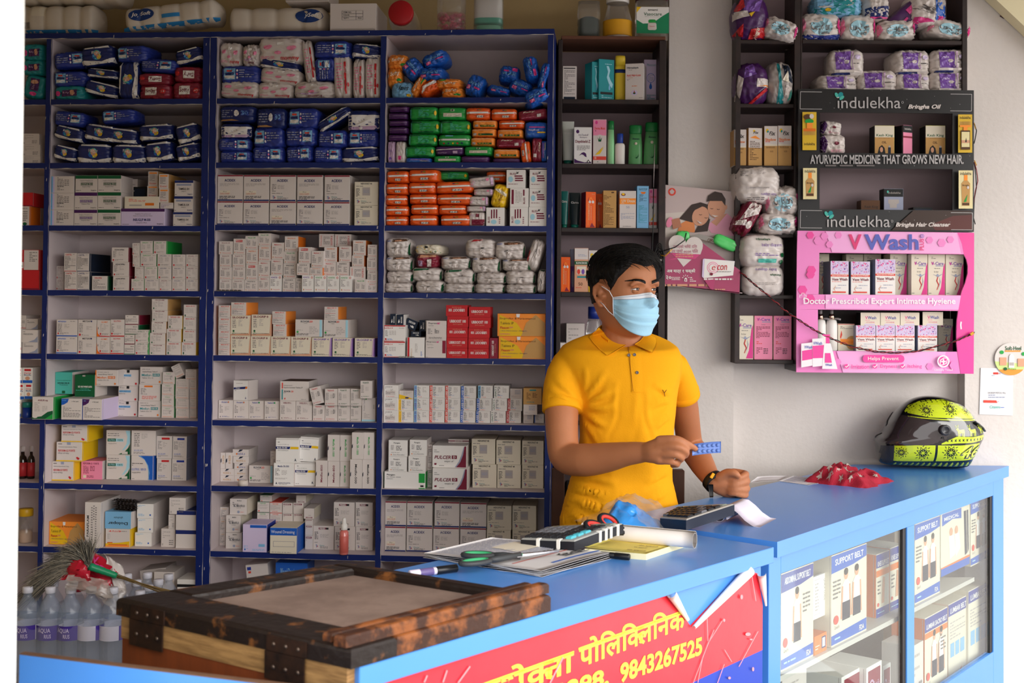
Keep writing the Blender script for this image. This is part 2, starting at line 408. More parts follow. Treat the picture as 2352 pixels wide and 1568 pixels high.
def goods_mesh(key, var=0):
 s = S[key]
 if var in s['mesh']: return s['mesh'][var]
 b = B()
 if s['kind'] == 'carton':
  b.box((-.5, 0, 0), (.5, 1, 1), s['body'], bev=(.006, .006, .006))
  if s['side']: # printed sides
   for x in (-.5004, .5004):
    b.add([(x, .004, .006), (x, .996, .006), (x, .996, .994), (x, .004, .994)], [(0, 1, 2, 3) if x > 0 else (3, 2, 1, 0)], s['side'])
  if s['top']: b.add([(-.494, .004, 1.0004), (.494, .004, 1.0004), (.494, .996, 1.0004), (-.494, .996, 1.0004)], [(0, 1, 2, 3)], s['top'])
  # tuck flap seam on the sides and top
  for x in (-.501, .501): b.add([(x, .06, .02), (x, .075, .02), (x, .075, .98), (x, .06, .98)], [(0, 1, 2, 3)], 'G')
  paint(b, s['els'], lambda x, z: -.0022, hash_(key)+var, pm, 1, .0011)
 else:
  vs, fs = shell(s['shape'], hash_(key) % 17+var*3.1)
  b.add(vs, fs, gm(s['body']), smooth=True)
  tree = BVHTree.FromPolygons([tuple(v) for v in vs], fs)
  def surf(x, z):
   h = tree.ray_cast(V((max(-.47, min(.47, x)), -1, max(.03, min(.97, z)))), V((0, 1, 0)))
   return h[0].y-.012 if h[0] else .3
  paint(b, s['els'], surf, hash_(key)+var, gm, 7, .004)
 s['mesh'][var] = b.mesh(s['name']); return s['mesh'][var]
def hash_(k): return sum(ord(c)*(i+3) for i, c in enumerate(k))
ORD = 'first second third fourth fifth sixth seventh eighth ninth tenth eleventh twelfth thirteenth fourteenth'.split()
def goods(key, T, label=None, group=None, var=0):
 s = S[key]
 o = bpy.data.objects.new(s['name'], goods_mesh(key, var)); C.objects.link(o); o.matrix_world = T
 return tag(o, label, s['cat'], group)
ALLG = []
def cell(where, fr, base, ox, oy, k, text, slope=0.0, d0=.012, depth=DEP, low=False, jit=1.0, gap=.0004, group=None, lim=None, ceil=None):
 """places goods read off a photo crop (origin ox, oy, scale k) on the shelf whose top is at local height base"""
 rr = random.Random(hash_(where)); rows = []
 for ln in text.strip().split('\n'):
  for it in ln.split('/'):
   f = it.split()
   if not f: continue
   x0, y0, x1, y1 = (ox+float(f[1])/k, oy+float(f[2])/k, ox+float(f[3])/k, oy+float(f[4])/k)
   o = {'r': 0.0, 'y': 0.0, 'D': None, 'd': None, 'v': None}
   for g in f[5:]: o[g[0]] = float(g[1:])
   rows.append((f[0], x0, y0, x1, y1, o))
 rows.sort(key=lambda q: -q[4])
 done = []
 for key, x0, y0, x1, y1, o in rows:
  s = S[key]; xm_, soft = (x0+x1)/2, s['kind'] != 'carton'
  d = o['d']/1000 if o['d'] is not None else d0
  under = None
  for p in done:
   ov = min(x1, p['x1'])-max(x0, p['x0'])
   if abs(y1-p['y0']) < (9 if not soft else 16) and ov > .25*min(x1-x0, p['x1']-p['x0']):
    if under is None or ov > under[0]: under = (ov, p)
  tb = fr.hit(xm_, y1, d)[1]
  onbase = under is None
  if onbase and low and o['d'] is None:
   d = max(-.02, min(.13, fr.depth_on(xm_, y1, base)))
  if under and o['d'] is None: d = under[1]['d']
  (a0, t0), (a1, t1) = fr.hit(x0, (y0+y1)/2, d), fr.hit(x1, (y0+y1)/2, d)
  _, tb = fr.hit(xm_, y1, d); _, tt = fr.hit(xm_, y0, d)
  if under and not soft and abs(tb-under[1]['top']) < .012: tb = under[1]['top']+.0003
  elif onbase and abs(tb-base) < .03 and abs(o['r']) < 12: tb = base+.0004
  if lim and d >= 0 and abs(o['r']) < 20: a0, a1 = max(a0, lim[0]+.0008), min(a1, lim[1]-.0008)
  if ceil and d >= 0: tt = min(tt, ceil-.0012)
  W, H = a1-a0, tt-tb
  Dp = o['D']/100 if o['D'] else s['D']
  Dp = min(Dp, depth-d-.006)
  ac, tc_ = (a0+a1)/2, (tb+tt)/2
  R = Matrix.Identity(4); rot = rad(o['r'])
  if o['r']:
   c_, q_ = abs(math.cos(rot)), abs(math.sin(rot))
   if 38 < abs(o['r']) % 90 < 52: h = min(W, H)*.62; w_ = max(h*1.1, (W-h*q_)/c_)
   else: w_ = (W*c_-H*q_)/(c_*c_-q_*q_); h = (H*c_-W*q_)/(c_*c_-q_*q_)
   w_, h = max(w_, .3*max(W, H)), max(h, .3*max(W, H)*.6)
   W, H = w_, h
   if soft and 18 < abs(o['r']) < 85: W *= 1.12; H *= 1.2
   R = Matrix.Rotation(-rot, 4, 'Y')
  if soft: W *= 1.03; H *= 1.1 if s['shape'][1] < 7 else 1.04
  if lim and soft and d >= 0:
   ee = (W*abs(math.cos(rot))+H*abs(math.sin(rot)))/2*.97; ac = min(max(ac, lim[0]+ee), max(lim[0]+ee, lim[1]-ee))
   eh = (H*abs(math.cos(rot))+W*abs(math.sin(rot)))/2*.97
   tc_ = max(tc_, base+eh)
   if ceil: tc_ = min(tc_, ceil-eh-.001)
  W = max(W-gap*(1 if not soft else 5), .008); H = max(H-(0 if not soft else .002), .006)
  if o['y']:
   W /= math.cos(rad(o['y'])); sg = 1 if o['y'] > 0 else -1
   piv = Matrix.Translation((sg*W/2, 0, 0))
   R = Matrix.Translation((-sg*W/2, 0, 0)) if False else R
   Tl = Matrix.Translation((a1 if sg > 0 else a0, d, tc_)) @ Matrix.Rotation(-rad(o['y']), 4, 'Z') @ Matrix.Translation((-sg*W/2, 0, -H/2))
  else:
   jy = rad(rr.gauss(0, .5)*jit) if not soft else rad(rr.gauss(0, 4))
   Tl = Matrix.Translation((ac, d, tc_)) @ R @ Matrix.Rotation(jy, 4, 'Z') @ Matrix.Translation((0, 0, -H/2))
  var = int(o['v']) if o['v'] is not None else (rr.randint(0, 2) if soft else 0)
  ob = goods(key, fr.M @ Tl @ Matrix.Diagonal((W, Dp, H, 1)), var=var, group=group)
  rec = dict(o=ob, key=key, look=s['look'], x=ac, t=tc_, h=tt-tb, x0=x0, x1=x1, y0=y0, y1=y1, top=tb+(tt-tb), d=d, cell=where)
  done.append(rec)
 # labels: look, place in its layer, shelf
 by = {}
 for r in done: by.setdefault(r['look'], []).append(r)
 for look, rs in by.items():
  if len(rs) == 1: rs[0]['o']['label'] = f'{look}, {where}'; continue
  rs.sort(key=lambda r: r['t']); lay = [[rs[0]]]
  for r in rs[1:]:
   if r['t']-lay[-1][0]['t'] > .55*lay[-1][0]['h']: lay.append([r])
   else: lay[-1].append(r)
  for i, L in enumerate(lay):
   nm = 'bottom layer' if i == 0 else 'top layer' if i == len(lay)-1 else ORD[i]+' layer'
   if len(lay) == 1: nm = ''
   L.sort(key=lambda r: r['x'])
   for j, r in enumerate(L):
    pos = '' if len(L) == 1 else ORD[j] if j < len(L)-1 or len(L) < 3 else 'last'
    r['o']['label'] = f"{look}, {(pos+' in ' if nm and pos else pos)}{nm}, {where}" if pos or nm else f'{look}, {where}'
 for r in done:
  L = r['o']['label']
  if len(L.split()) > 15: r['o']['label'] = L.replace(' in bottom layer', ', bottom').replace(' in top layer', ', top').replace(' layer', '')
 ALLG.extend(done); return done
# ---------------------------------------------------------------- diaper and wipe packs
BR = ('brick', 6.9, .10)
def pk(key, look, body, els, name='diaper_pack', cat='pack', D=.11, shape=BR): sty(key, look, body, els, kind='pack', name=name, cat=cat, D=D, shape=shape)
EMB = 'E 50 52 11 26 T;E 44 44 8 16 B;E 55 42 7 14 y;E 50 56 7 17 e;T 50 62 26 20 W 0 {}'
pk('nb', 'royal blue pack with nursery picture', 'u', 'R 58 22 88 82 s;R 60 26 86 46 W;R 62 48 84 62 b;R 66 64 80 72 i;E 53 70 2.4 7 W;E 53 50 2.4 7 p;E 53 30 2.4 7 W;L 12 26 48 76 4 h')
pk('nf', 'royal blue pack with leading nursery picture', 'u', 'R 10 20 40 84 s;R 12 24 38 42 W;R 14 46 36 60 b;R 18 64 32 74 i;E 45 70 2.4 7 W;E 45 50 2.4 7 p;E 45 30 2.4 7 W;L 50 26 88 76 4 h')
pk('nw', 'navy and white pack with coloured emblem', 'b', 'P W 2 4 98 4 98 30 60 16 2 32;P W 4 90 96 84 96 97 4 97;'+EMB.format('Flaggy'))
pk('nk', 'navy pack with round white seal', 'b', 'E 52 55 7 20 W;R 64 40 86 72 u;T 75 56 18 24 s 0 30;L 12 26 42 76 4 h;P f 5 8 60 8 40 17 5 14')
pk('ww', 'navy pack with crumpled white face', 'b', 'R 4 6 97 78 W;P l 6 6 95 6 90 26 6 18')
pk('so', 'maroon pack with white oval logo', 'm', 'R 26 28 62 78 W;T 44 52 32 34 R 0 Softy b;E 82 50 9 16 r;T 82 50 11 14 W 0 4-8;T 44 14 30 12 r 0 Baby_Pants')
pk('sx', 'maroon pack with upside-down oval logo', 'm', 'R 34 24 72 74 W;T 53 50 33 34 R 180 Softy b;E 15 55 8 15 r;T 53 88 30 12 r 180 Baby_Pants')
pk('te', 'teal pack with plum baby panel', 't', 'P V 30 22 82 26 82 72 32 66;E 68 46 8 16 e;E 66 56 7 12 e;E 18 44 8 18 P;T 46 48 20 16 l 0 Baby')
CL = 'E 22 62 9 8 p;E 27 66 6 6 p;E 74 58 9 9 p;E 80 62 6 6 p;E 46 40 8 7 p;R 44 70 60 82 W;'
pk('mp', 'white pack with pink clouds', 'w', CL+'T 72 14 40 16 r 0 mommy b;L 8 14 40 26 3 p')
pk('mq', 'creased white pack with pale clouds', 'w', CL+'T 55 12 34 12 R 0 mommy b;P l 4 30 40 20 70 36 40 30', shape=('brick', 4, .16))
pk('mr', 'upright white pack with red band', 'w', 'R 62 10 74 82 r;T 68 62 30 9 W 90 Mom;L 20 20 52 80 9 p;E 82 30 5 5 r', shape=('brick', 5, .1))
# sanitary pads
def pad(k, look, body, els, D=.13, shape=('brick', 5, .08)): pk(k, look, body, els, 'sanitary_pad_pack', 'pack', D, shape)
pad('og', 'orange pack with script logo', 'j', 'T 50 62 60 30 c 12 Softy i;E 76 28 16 9 n;P c 3 40 12 45 12 58 3 60', shape=('brick', 4, .14))
pad('ox', 'orange pack with upside-down script logo', 'j', 'T 50 50 60 32 c 180 Softy i;E 30 80 14 8 n', shape=('brick', 4, .14))
pad('ot', 'orange pack with torn white face', 'O', 'P W 6 40 30 78 94 70 90 44 40 56 12 30', shape=('brick', 4, .14))
pad('bl', 'bright blue pack with magenta tag', 'B', 'T 48 56 62 26 s 0 Stayfree_XL i;R 54 34 84 42 P;R 14 20 34 40 P;T 24 30 16 12 W 0 7.50', shape=('brick', 4, .15))
pad('bi', 'bright blue pack with upside-down logo', 'B', 'T 50 46 62 26 s 180 Stayfree i;R 62 64 86 84 P;R 20 58 46 66 P', shape=('brick', 4, .15))
pad('cy', 'cyan pack with dark script', 's', 'T 55 60 48 30 k 180 Softy i;E 78 18 10 8 y', shape=('brick', 4, .14))
FL = ('brick', 7, .05)
pad('gn', 'green pack with leaf print', 'n', 'P T 2 8 4 92 8 92 7 8;L 34 24 70 76 5 T;E 92 50 4 18 y;R 4 78 40 88 N;R 30 5 80 14 N', shape=FL)
pad('gl_', 'green pack with white label', 'n', 'R 20 24 84 52 c;T 52 38 56 16 G 0 ultra_clean;R 46 66 58 82 c;R 48 68 56 80 N', shape=FL)
pad('gs', 'green pack with white stripe', 'n', 'R 2 44 98 58 W;R 24 80 48 88 s;E 20 18 3 7 r;E 34 18 3 7 b;E 48 18 3 7 y;E 62 18 3 7 r;E 76 18 3 7 b', shape=FL)
pad('pu', 'dark purple pack', 'V', 'P l 4 50 96 56 96 60 4 53', shape=FL)
pad('pv', 'purple pack with white ribbon', 'V', 'P W 3 62 96 74 96 66 30 56 3 50;R 64 14 80 44 l;L 12 14 44 26 2 l', shape=FL)
pad('li', 'lilac upright pack', 'l', 'E 40 20 16 6 v;L 30 50 70 60 3 v', shape=FL)
pad('wp', 'white upright pack with pink tag', 'w', 'R 30 14 62 32 P;L 30 50 70 76 3 l', shape=FL)
pad('ow', 'deep orange pack with white band', 'O', 'P W 3 46 97 52 97 66 3 62;T 56 80 12 13 n 0 XL b;R 44 76 50 82 b;L 42 16 72 32 1 b;R 44 14 68 34 c;T 56 24 22 15 b 0 26', shape=FL)
pad('oy', 'amber pack with green strip', 'j', 'R 30 14 88 36 N;L 34 18 84 32 1 y;R 8 12 22 40 G;P c 6 72 90 80 90 84 6 77', shape=FL)
pad('rp', 'crimson pack with white lettering', 'm', 'T 40 74 42 18 c 0 Fairy i;R 66 18 80 48 w;L 12 14 60 26 2 p', shape=FL)
pad('b3', 'blue pack with yellow line', 'B', 'R 20 62 90 68 P;T 40 46 46 14 W 0 Stayfree;R 56 28 92 36 y;L 12 14 80 24 2 s', shape=FL)
pad('ye', 'yellow pack with white seam', 'y', 'P c 50 4 64 4 78 60 74 96 64 60;T 36 40 14 40 R 70 Pads', shape=('brick', 5, .1))
pad('wq', 'pale pack with pink floral print', 'w', 'F 4 8 24 92 12 pl;T 52 60 54 20 G 180 Comfort i;E 76 66 7 14 p;R 88 6 98 94 l', shape=FL)
pad('wm', 'white and plum pack', 'w', 'R 22 4 98 46 R;R 46 62 66 86 R;L 12 66 40 82 2 l', shape=FL)
WS = ('brick', 5, .11)
def wip(k, look, els, body='w'): pk(k, look, body, els, 'wet_wipe_pack', 'pack', .14, WS)
wip('wi', 'white wipes pack with folded end', 'R 38 8 56 44 w;P G 6 48 40 54 60 50 94 56 94 53 60 47 40 51 6 46;P N 92 10 98 10 98 80 94 60;P k 46 48 58 50 58 54 46 52')
wip('wk', 'white wipes pack with dark picture', 'P a 30 78 88 84 92 96 30 94;P e 40 82 74 84 74 90 40 88;T 14 86 18 10 B 0 aaah;R 40 8 58 44 w;P k 30 42 42 46 42 50 30 46;P N 92 10 98 10 98 80 94 60;P G 6 48 40 54 60 50 94 56 94 53 60 47 40 51')
wip('wr', 'white wipes pack with red corner', 'P r 18 84 50 90 60 97 30 97;R 50 8 66 40 w;P k 54 46 64 46 64 52 54 52;P G 6 44 94 50 94 47 6 42')
wip('wg', 'white wipes pack with green flash', 'P N 6 74 56 84 60 92 10 92;P k 50 50 62 52 62 56 50 54;P N 92 10 98 10 98 80 94 60;P G 6 44 94 52 94 49 6 42')
wip('fl_', 'floral cream wipes pack', 'F 4 8 96 92 40 ync;R 46 50 62 90 c;R 44 64 56 84 k;T 76 22 26 22 k 0 TULIP', 'c')
wip('pi', 'pink wipes pack with barcode', 'P e 6 74 94 84 90 97 10 97;R 10 12 28 54 l;L 12 14 26 52 6 k;R 48 8 66 66 w', 'm')
# ---------------------------------------------------------------- printed medicine cartons
def ct(key, look, body, els, side=None, top=None, D=.1, name='medicine_carton', cat='carton'): sty(key, look, body, els, side, top, 'carton', name, cat, D)
TB1 = 'L 8 {} 30 {} 6 g;L 38 {} 68 {} 5 G;'
def body(t, col, lo=26, hi=70, logo='r', rest=''): # title, two columns of small print, maker's mark
 return f'T 46 84 56 11 {col} 0 {t} b;L 8 {lo} 28 {hi} 6 g;L 42 {lo+14} 72 {hi-6} 5 G;R 7 8 15 19 {logo};L 20 8 72 18 2 g;' + rest
ct('ia', 'white carton with pale blue edge', 'w', 'R 0 2 14 98 x;R 0 2 7 98 s;L 26 14 56 94 9 g;L 58 40 78 80 4 g;T 40 40 26 7 k 0 Inspira b')
IG = 'T 50 68 58 9 g 0 Sitagliptin_Phosphate_and;R 24 38 80 60 G;T 52 49 54 14 {} 0 {} b;T 50 32 36 8 k 0 Inspira_Met;L 4 6 26 14 1 g;T 84 11 24 8 k 0 Inspira b'
ct('ig', 'white carton with dark green lid band', 'w', 'R 0 80 100 99 N;'+IG.format('N', 'INSUGLIP_M-1000'), top=pm('N'))
ct('iv', 'white carton with purple lid band', 'w', 'R 0 80 100 99 V;'+IG.format('v', 'INSUGLIP_M-850'), top=pm('V'))
ct('i5', 'long white carton with violet lid band', 'x', 'R 0 82 100 99 V;T 50 68 36 8 g 0 Sitagliptin_Phosphate_and;T 50 57 44 8 g 0 Metformin_Hydrochloride_Tablets;T 48 35 40 15 b 0 INSUGLIP_M-500 b;T 48 17 24 8 k 0 Inspira_Met;L 3 5 20 11 1 g;T 90 11 14 9 k 0 Inspira b', top=pm('V'))
ct('or', 'small white carton with orange print', 'w', 'R 12 82 90 92 j;L 14 30 70 78 6 g;T 52 16 70 12 i 0 Enzar', side=pm('f'))
ct('pe', 'opened white carton lying on its side', 'c', 'L 12 54 80 84 4 i;R 60 24 86 46 o;R 14 20 50 32 G', side=pm('w'), D=.06)
ct('ta', 'white carton with navy lid band', 'w', 'R 0 84 100 99 b;R 10 66 90 78 h;T 50 46 58 14 k 0 TAMSUL_0.4 b;T 50 30 24 8 k 0 inspira;L 4 6 28 14 1 g;T 84 12 26 9 b 0 Inspira b', top=pm('b'))
ct('kk', 'black carton in shadow', 'k', 'R 8 8 92 92 d')
ct('sv', 'small white carton with violet print', 'w', 'T 50 74 80 16 v 0 ampoules;L 10 10 86 56 4 v')
ct('pl', 'plain white carton', 'w', 'L 12 46 66 86 4 G;L 58 8 88 40 3 g;R 8 8 16 20 G')
ct('wo', 'white carton with orange side', 'w', 'T 50 88 60 8 R 0 HEPARIN_INJ;L 40 20 84 76 5 g;E 60 8 20 8 N', side=pm('o'), D=.12)
ct('rw', 'red carton with white end panel', 'r', 'R 38 2 98 98 w;L 60 40 92 90 6 g;R 2 10 36 40 w;T 20 22 26 12 k 0 Norvo b')
ct('rd', 'plain red carton', 'r', 'P R 0 2 100 2 100 8 0 8')
CB = 'R 2 2 98 5 {c};T 36 91 52 8 {c} 0 {t} b;L 70 90 94 94 1 g;L 7 12 92 82 9 g;L 60 30 92 70 6 G'
ct('cr', 'white carton with red base line', 'w', CB.format(c='r', t='CARTEL'), side=pm('w'), D=.12)
ct('cb', 'white carton with navy printed side', 'w', CB.format(c='b', t='CARTEL'), side=pm('d'), D=.17)
ct('kt', 'white carton with dark green side', 'w', 'T 40 86 46 12 r 0 KINOPIN b;L 8 10 90 74 7 g', side=pm('N'))
ct('ka', 'white carton with crimson side', 'w', body('KINOPIN', 'k', 30, 76), side=pm('m'))
SMB = 'T 40 86 50 10 {} 0 {};L 76 83 94 89 1 g;L 8 26 40 76 6 G;L 56 40 80 74 5 G;R 8 7 18 20 r;L 24 8 80 18 2 g'
ct('sm', 'small white carton with red maker mark', 'w', SMB.format('R', 'AMLORA'))
ct('sn', 'small white carton with green side', 'w', SMB.format('n', 'SIRDIV'), side=pm('n'), D=.12)
ct('sb', 'small white carton with blue title', 'w', SMB.format('b', 'AMLORA'))
ct('mb', 'white carton with blue base band', 'w', 'R 0 2 100 8 B;T 27 88 38 8 B 0 METRAFRESH b;L 66 86 92 92 1 g;L 6 26 26 76 6 g;L 38 50 62 74 4 G;R 6 14 12 24 r;L 16 12 60 24 2 g')
ct('mk', 'white carton with bold black title', 'w', 'T 50 90 50 9 k 0 METSAFE b;R 70 86 77 94 b;L 6 24 26 78 6 g;L 46 40 78 62 4 G;R 6 6 16 18 r;L 20 6 70 16 2 g')
ct('mo', 'white carton with orange curved edge', 'w', 'P r 0 2 100 2 100 6 24 8 8 22 2 56 0 60;P o 0 2 22 6 8 20 3 50 0 70;R 8 46 12 58 k;T 58 88 50 8 o 0 GLUMET b;L 26 30 52 78 6 G;L 54 40 86 76 5 G;R 24 12 34 24 r;L 40 12 90 22 2 g', side=pm('c'))
ct('mr2', 'white carton with red base band', 'w', 'R 0 2 100 8 r;T 48 90 52 8 r 0 GLUTRIN b;L 6 26 26 76 6 g;L 46 46 74 66 4 G;R 6 13 17 24 r;L 22 12 80 22 2 g')
ct('mm', 'flat white carton with maroon side', 'w', 'R 0 2 100 10 R;L 60 74 92 86 1 k;L 6 22 90 64 4 g;L 12 80 40 88 1 k', side=pm('R'))
ct('mn', 'flat white carton with green base line', 'w', 'R 0 2 100 9 N;L 60 74 92 86 1 k;L 6 22 90 64 4 g', side=pm('N'))
ct('sg', 'white carton with wavy green side', 'w', SMB.format('N', 'AMBOS')+';P n 94 2 99.5 2 99.5 98 96 98 92 70 95 50 91 30', side=pm('n'))
ct('pr', 'white carton with tan side', 'w', 'T 50 90 56 9 R 0 PROFLAM b;L 8 26 36 76 6 G;L 40 30 72 80 6 G;R 10 10 17 24 N;L 22 10 70 16 1 g', side=pm('f'), D=.13)
ct('ny', 'white carton with yellow side', 'w', 'T 50 88 66 11 r 0 NIXAN_100 b;L 8 28 28 76 5 g;L 36 44 68 78 5 G;R 10 9 18 24 N;L 8 4 66 8 1 k', side=pm('y'))
ct('nm', 'white carton with bold red heading', 'w', 'T 52 88 70 9 r 0 MERA_ER_25 b;L 10 30 40 78 6 G;L 44 34 78 76 6 G;R 9 8 17 22 N;L 9 3 70 7 1 g')
ct('gc', 'white carton with grey curved corner', 'w', 'T 40 66 60 12 g 0 PREGEXIN b;L 8 78 76 88 1 g;P h 100 2 100 50 80 22 40 3', D=.08)
ct('ov', 'carton with red stripe and grey print', 'w', 'R 0 14 100 24 r;T 40 40 60 18 g 0 VIT_12 b;L 10 60 80 84 2 G')
ct('tg', 'mint green carton', 'T', 'T 50 62 80 5 N 0 Metformin_Hydrochloride;T 50 50 70 7 k 0 REFORM-1000_SR b;T 50 42 50 5 k 0 Tablets;R 42 3 60 15 N', side=pm('w'), D=.13)
ct('dg', 'dark green carton with upside-down print', 'N', 'T 50 46 70 8 W 180 REFORM-500_SR b;T 50 36 44 5 T 180 Tablets;L 6 26 94 32 1 T;R 38 92 52 98 G', side=pm('w'))
MF = 'L 8 82 60 88 1 g;T 44 72 66 8 k 0 Sustained_Release_Tablets_IP;T 30 52 44 14 {c} 0 Minfor- b;R 56 45 88 61 {c};T 72 53 28 10 w 0 {n} b;T 34 36 50 7 k 0 Tablets_10_x_10;L 6 6 24 12 1 g;E 88 14 4 6 o'
ct('m5', 'white carton with orange dose block', 'w', MF.format(c='o', n='500_SR')+';R 0 2 5 98 o')
ct('m1', 'white carton with teal dose block', 'w', MF.format(c='t', n='1000_SR'))
ct('mt', 'white carton with orange heading block', 'w', 'R 24 82 64 92 o;L 8 36 90 76 6 g;L 14 8 84 30 3 i', D=.12)
ct('rf', 'white carton with blue name block', 'w', 'L 6 84 90 94 2 g;R 4 58 64 72 s;T 34 65 54 9 b 0 REFORM-G2;T 20 50 30 7 k 0 Reform_Set;L 4 4 28 9 1 g;E 88 14 5 7 r;R 42 82 56 99 k', top=pm('G'))
ct('gp', 'small white carton with green side strip', 'w', 'T 46 86 40 9 n 0 Vitabol;L 12 30 62 74 5 G;L 60 36 80 70 4 g;T 46 12 76 9 o 0 Nationals', side=pm('n'))
ct('gq', 'small white carton with orange footer', 'w', 'T 48 88 54 8 N 0 Feronol;L 8 26 84 76 6 G;T 52 12 80 9 o 0 Nationals')
ct('an', 'white carton with green corner wave', 'w', 'T 50 84 48 10 R 0 ANEUR_mp b;L 10 34 36 76 6 G;L 48 34 72 60 5 G;P N 0 2 99 2 99 40 74 34 44 14 0 9;P n 60 2 99 2 99 26;E 14 12 12 6 w', side=pm('n'), D=.15)
NP = 'L 8 10 92 62 9 g;T 66 86 34 7 k 0 x_10x1_pack b;P {} 0 99 36 99 30 82 14 72 0 68;L 4 88 22 93 1 s'
ct('ac', 'white carton with blue swoosh corner', 'w', NP.format('B'), side=pm('B'))
ct('av', 'white carton with purple swoosh corner', 'w', NP.format('V'), side=pm('x'), D=.15)
ct('ds', 'white and blue ointment carton', 'W', 'R 0 2 100 20 B;R 16 78 84 92 r;T 50 66 70 10 r 0 Derma b;T 50 54 70 10 b 0 Itch b;E 50 32 24 12 e', name='ointment_carton')
RFT = 'L 6 84 66 94 1 g;T 44 74 72 8 g 0 Metformin_Hydrochloride_Tablets;T 40 56 66 11 r 0 REFORM-G2_FORTE b;T 28 42 44 9 k 0 रिफर्म_जि_फोर्ट;E 86 16 5 6 r;E 82 20 4 5 r;R 0 1 100 7 y;R 42 86 56 99 h'
ct('yf', 'white carton with bright yellow side', 'w', RFT, side=pm('y'), D=.13)
ct('pk_', 'pink carton', 'p', 'T 46 86 74 10 R 0 REFORM-G1_FORTE b;L 10 30 36 74 8 R;L 42 44 64 74 4 R;R 10 8 24 24 c;L 28 8 60 22 3 R', side=pm('w'))
GL_ = 'P N 50 2 99 2 99 46 92 30 78 14;P q 99 50 99 98 80 98 88 74 84 44 66 18 76 22 92 40;'
ct('gl', 'white carton with dark green corner curve', 'w', GL_+'L 6 82 66 88 1 g;L 6 74 54 80 1 g;R 6 54 40 66 N;T 23 60 28 7 q 0 GLUTROL b;R 40 54 72 66 q;T 58 60 22 7 N 0 FORTE b;T 26 46 36 6 g 0 ग्लुट्रोल;R 66 4 90 14 w', side=pm('N'))
ct('gt', 'white carton with sky blue maker lines', 'w', 'L 12 34 34 90 8 g;L 42 66 66 88 5 G;T 30 20 34 6 B 0 KUSUM;L 10 6 70 14 2 g', side=pm('G'))
ct('gb', 'white carton with blue crescent', 'w', 'P B 99 2 78 2 84 30 76 60 60 84 32 99 99 99;P s 84 2 80 2 85 30 78 60 62 84 42 99 36 99 60 84 74 60 80 30;L 4 64 54 70 1 k;L 4 58 46 63 1 k;T 36 44 66 9 B 0 GLUTROL_1000_ER;T 24 31 40 7 k 0 ग्लुट्रोल;L 4 4 16 8 1 g', side=pm('B'))
ER = 'R 32 84 84 93 {};L 8 40 36 78 7 g;L 42 50 80 74 5 G;T 34 20 44 7 B 0 KUSUM;L 10 6 80 14 2 g'
ct('er', 'white carton with red name tag', 'w', ER.format('r')); ct('eb', 'white carton with blue name tag', 'w', ER.format('u'), side=pm('h'))
ct('fx', 'orange yellow tablet carton', 'j', 'P y 4 2 60 2 40 60 4 96;P f 50 2 99 2 99 60 80 96 60 60;T 42 78 74 11 a 0 Ibuprofen_&_Paracetamol;T 20 58 28 11 a 0 Tablets_IP;T 15 38 18 11 r 0 Flexon b;T 29 38 8 8 P 0 प्लस;T 34 24 56 6 b 0 •_Anti-inflammatory_•_Analgesic;T 16 10 22 8 P 0 फ्लेक्सन;P W 40 84 46 84 47 99 39 99', D=.14)
ct('do', 'pale blue carton printed upside down', 's', 'T 50 34 76 22 k 180 Dolopar b;T 52 66 36 12 k 180 डोलोपार', side=pm('w'), D=.13)
ct('az', 'white and yellow carton', 'w', 'P y 0 2 99 2 99 34 60 26 0 20;P j 0 2 99 2 99 14 0 10;R 12 12 90 16 i;T 40 88 28 10 i 0 Azel;P i 12 86 22 92 24 84;P i 56 92 66 88 58 82;L 8 44 20 74 5 G;L 66 84 88 90 1 g;R 8 22 30 28 o', side=pm('y'), D=.12)
ct('lb', 'white carton with pale blue print', 'W', 'L 8 80 50 92 2 s;L 8 14 46 32 3 s;E 82 24 5 6 B', side=pm('w'), D=.2)
ct('nvl', 'white carton with navy lid', 'w', 'R 0 78 100 99 b', top=pm('b'))
ct('pf', 'tall white carton with opened flaps', 'w', 'T 20 48 14 46 k 90 PARAFLAM b;L 40 16 52 90 14 g;L 66 10 76 90 16 g;L 54 60 62 94 6 g', side=pm('w'), D=.16)
for q, k2 in (('a1', 'L 8 56 86 68 3 G;R 8 24 50 40 c;T 30 36 14 4 g 0 Rx;T 29 30 38 4 r 0 Caution:_Schedule;T 28 26 36 3 r 0 drug_by_prescription;L 8 6 70 20 3 k'), ('a2', 'L 8 36 24 66 6 g;L 30 46 56 62 4 G;L 8 28 48 32 1 g;P h 10 22 16 22 22 14 14 8;P r 18 18 22 14 18 10;T 40 18 22 5 t 0 Divine;L 30 6 72 14 2 g')):
 ct(q, 'white carton with red lid band' + (' and red notice' if q == 'a1' else ' and maker mark'), 'w', 'R 1 94 100 99 m;R 1 1 100 6 b;T 49 79 43 10 b 0 ACIDEX b;'+k2, D=.13)
NX = 'T 50 92 48 7 k 0 NEXOFAST_40 b;L 6 78 50 83 1 g;L 6 36 22 72 7 k;R 34 42 66 76 G;L 38 52 62 66 3 h;L 6 28 48 31 1 g;P h 10 24 16 24 22 16 14 8;P r 18 20 22 15 17 11;T 40 18 22 5 t 0 Divine;L 30 6 72 14 2 g'
ct('nx', 'off-white carton with grey square', 'c', NX, D=.13)
def s_(k, look, title, col, rest='', **kw): ct(k, look, 'w', f'T 50 86 58 9 {col} 0 {title} b;L 10 26 40 74 5 g;L 58 24 84 64 5 g;R 8 8 16 16 e;T 58 11 60 6 i 0 Pharmaceuticals'+rest, **kw)
s_('s1', 'white carton with red title', 'Myfenic_L', 'r'); s_('s2', 'white carton with orange title', 'DOLSTOR_10', 'o', side=pm('o'))
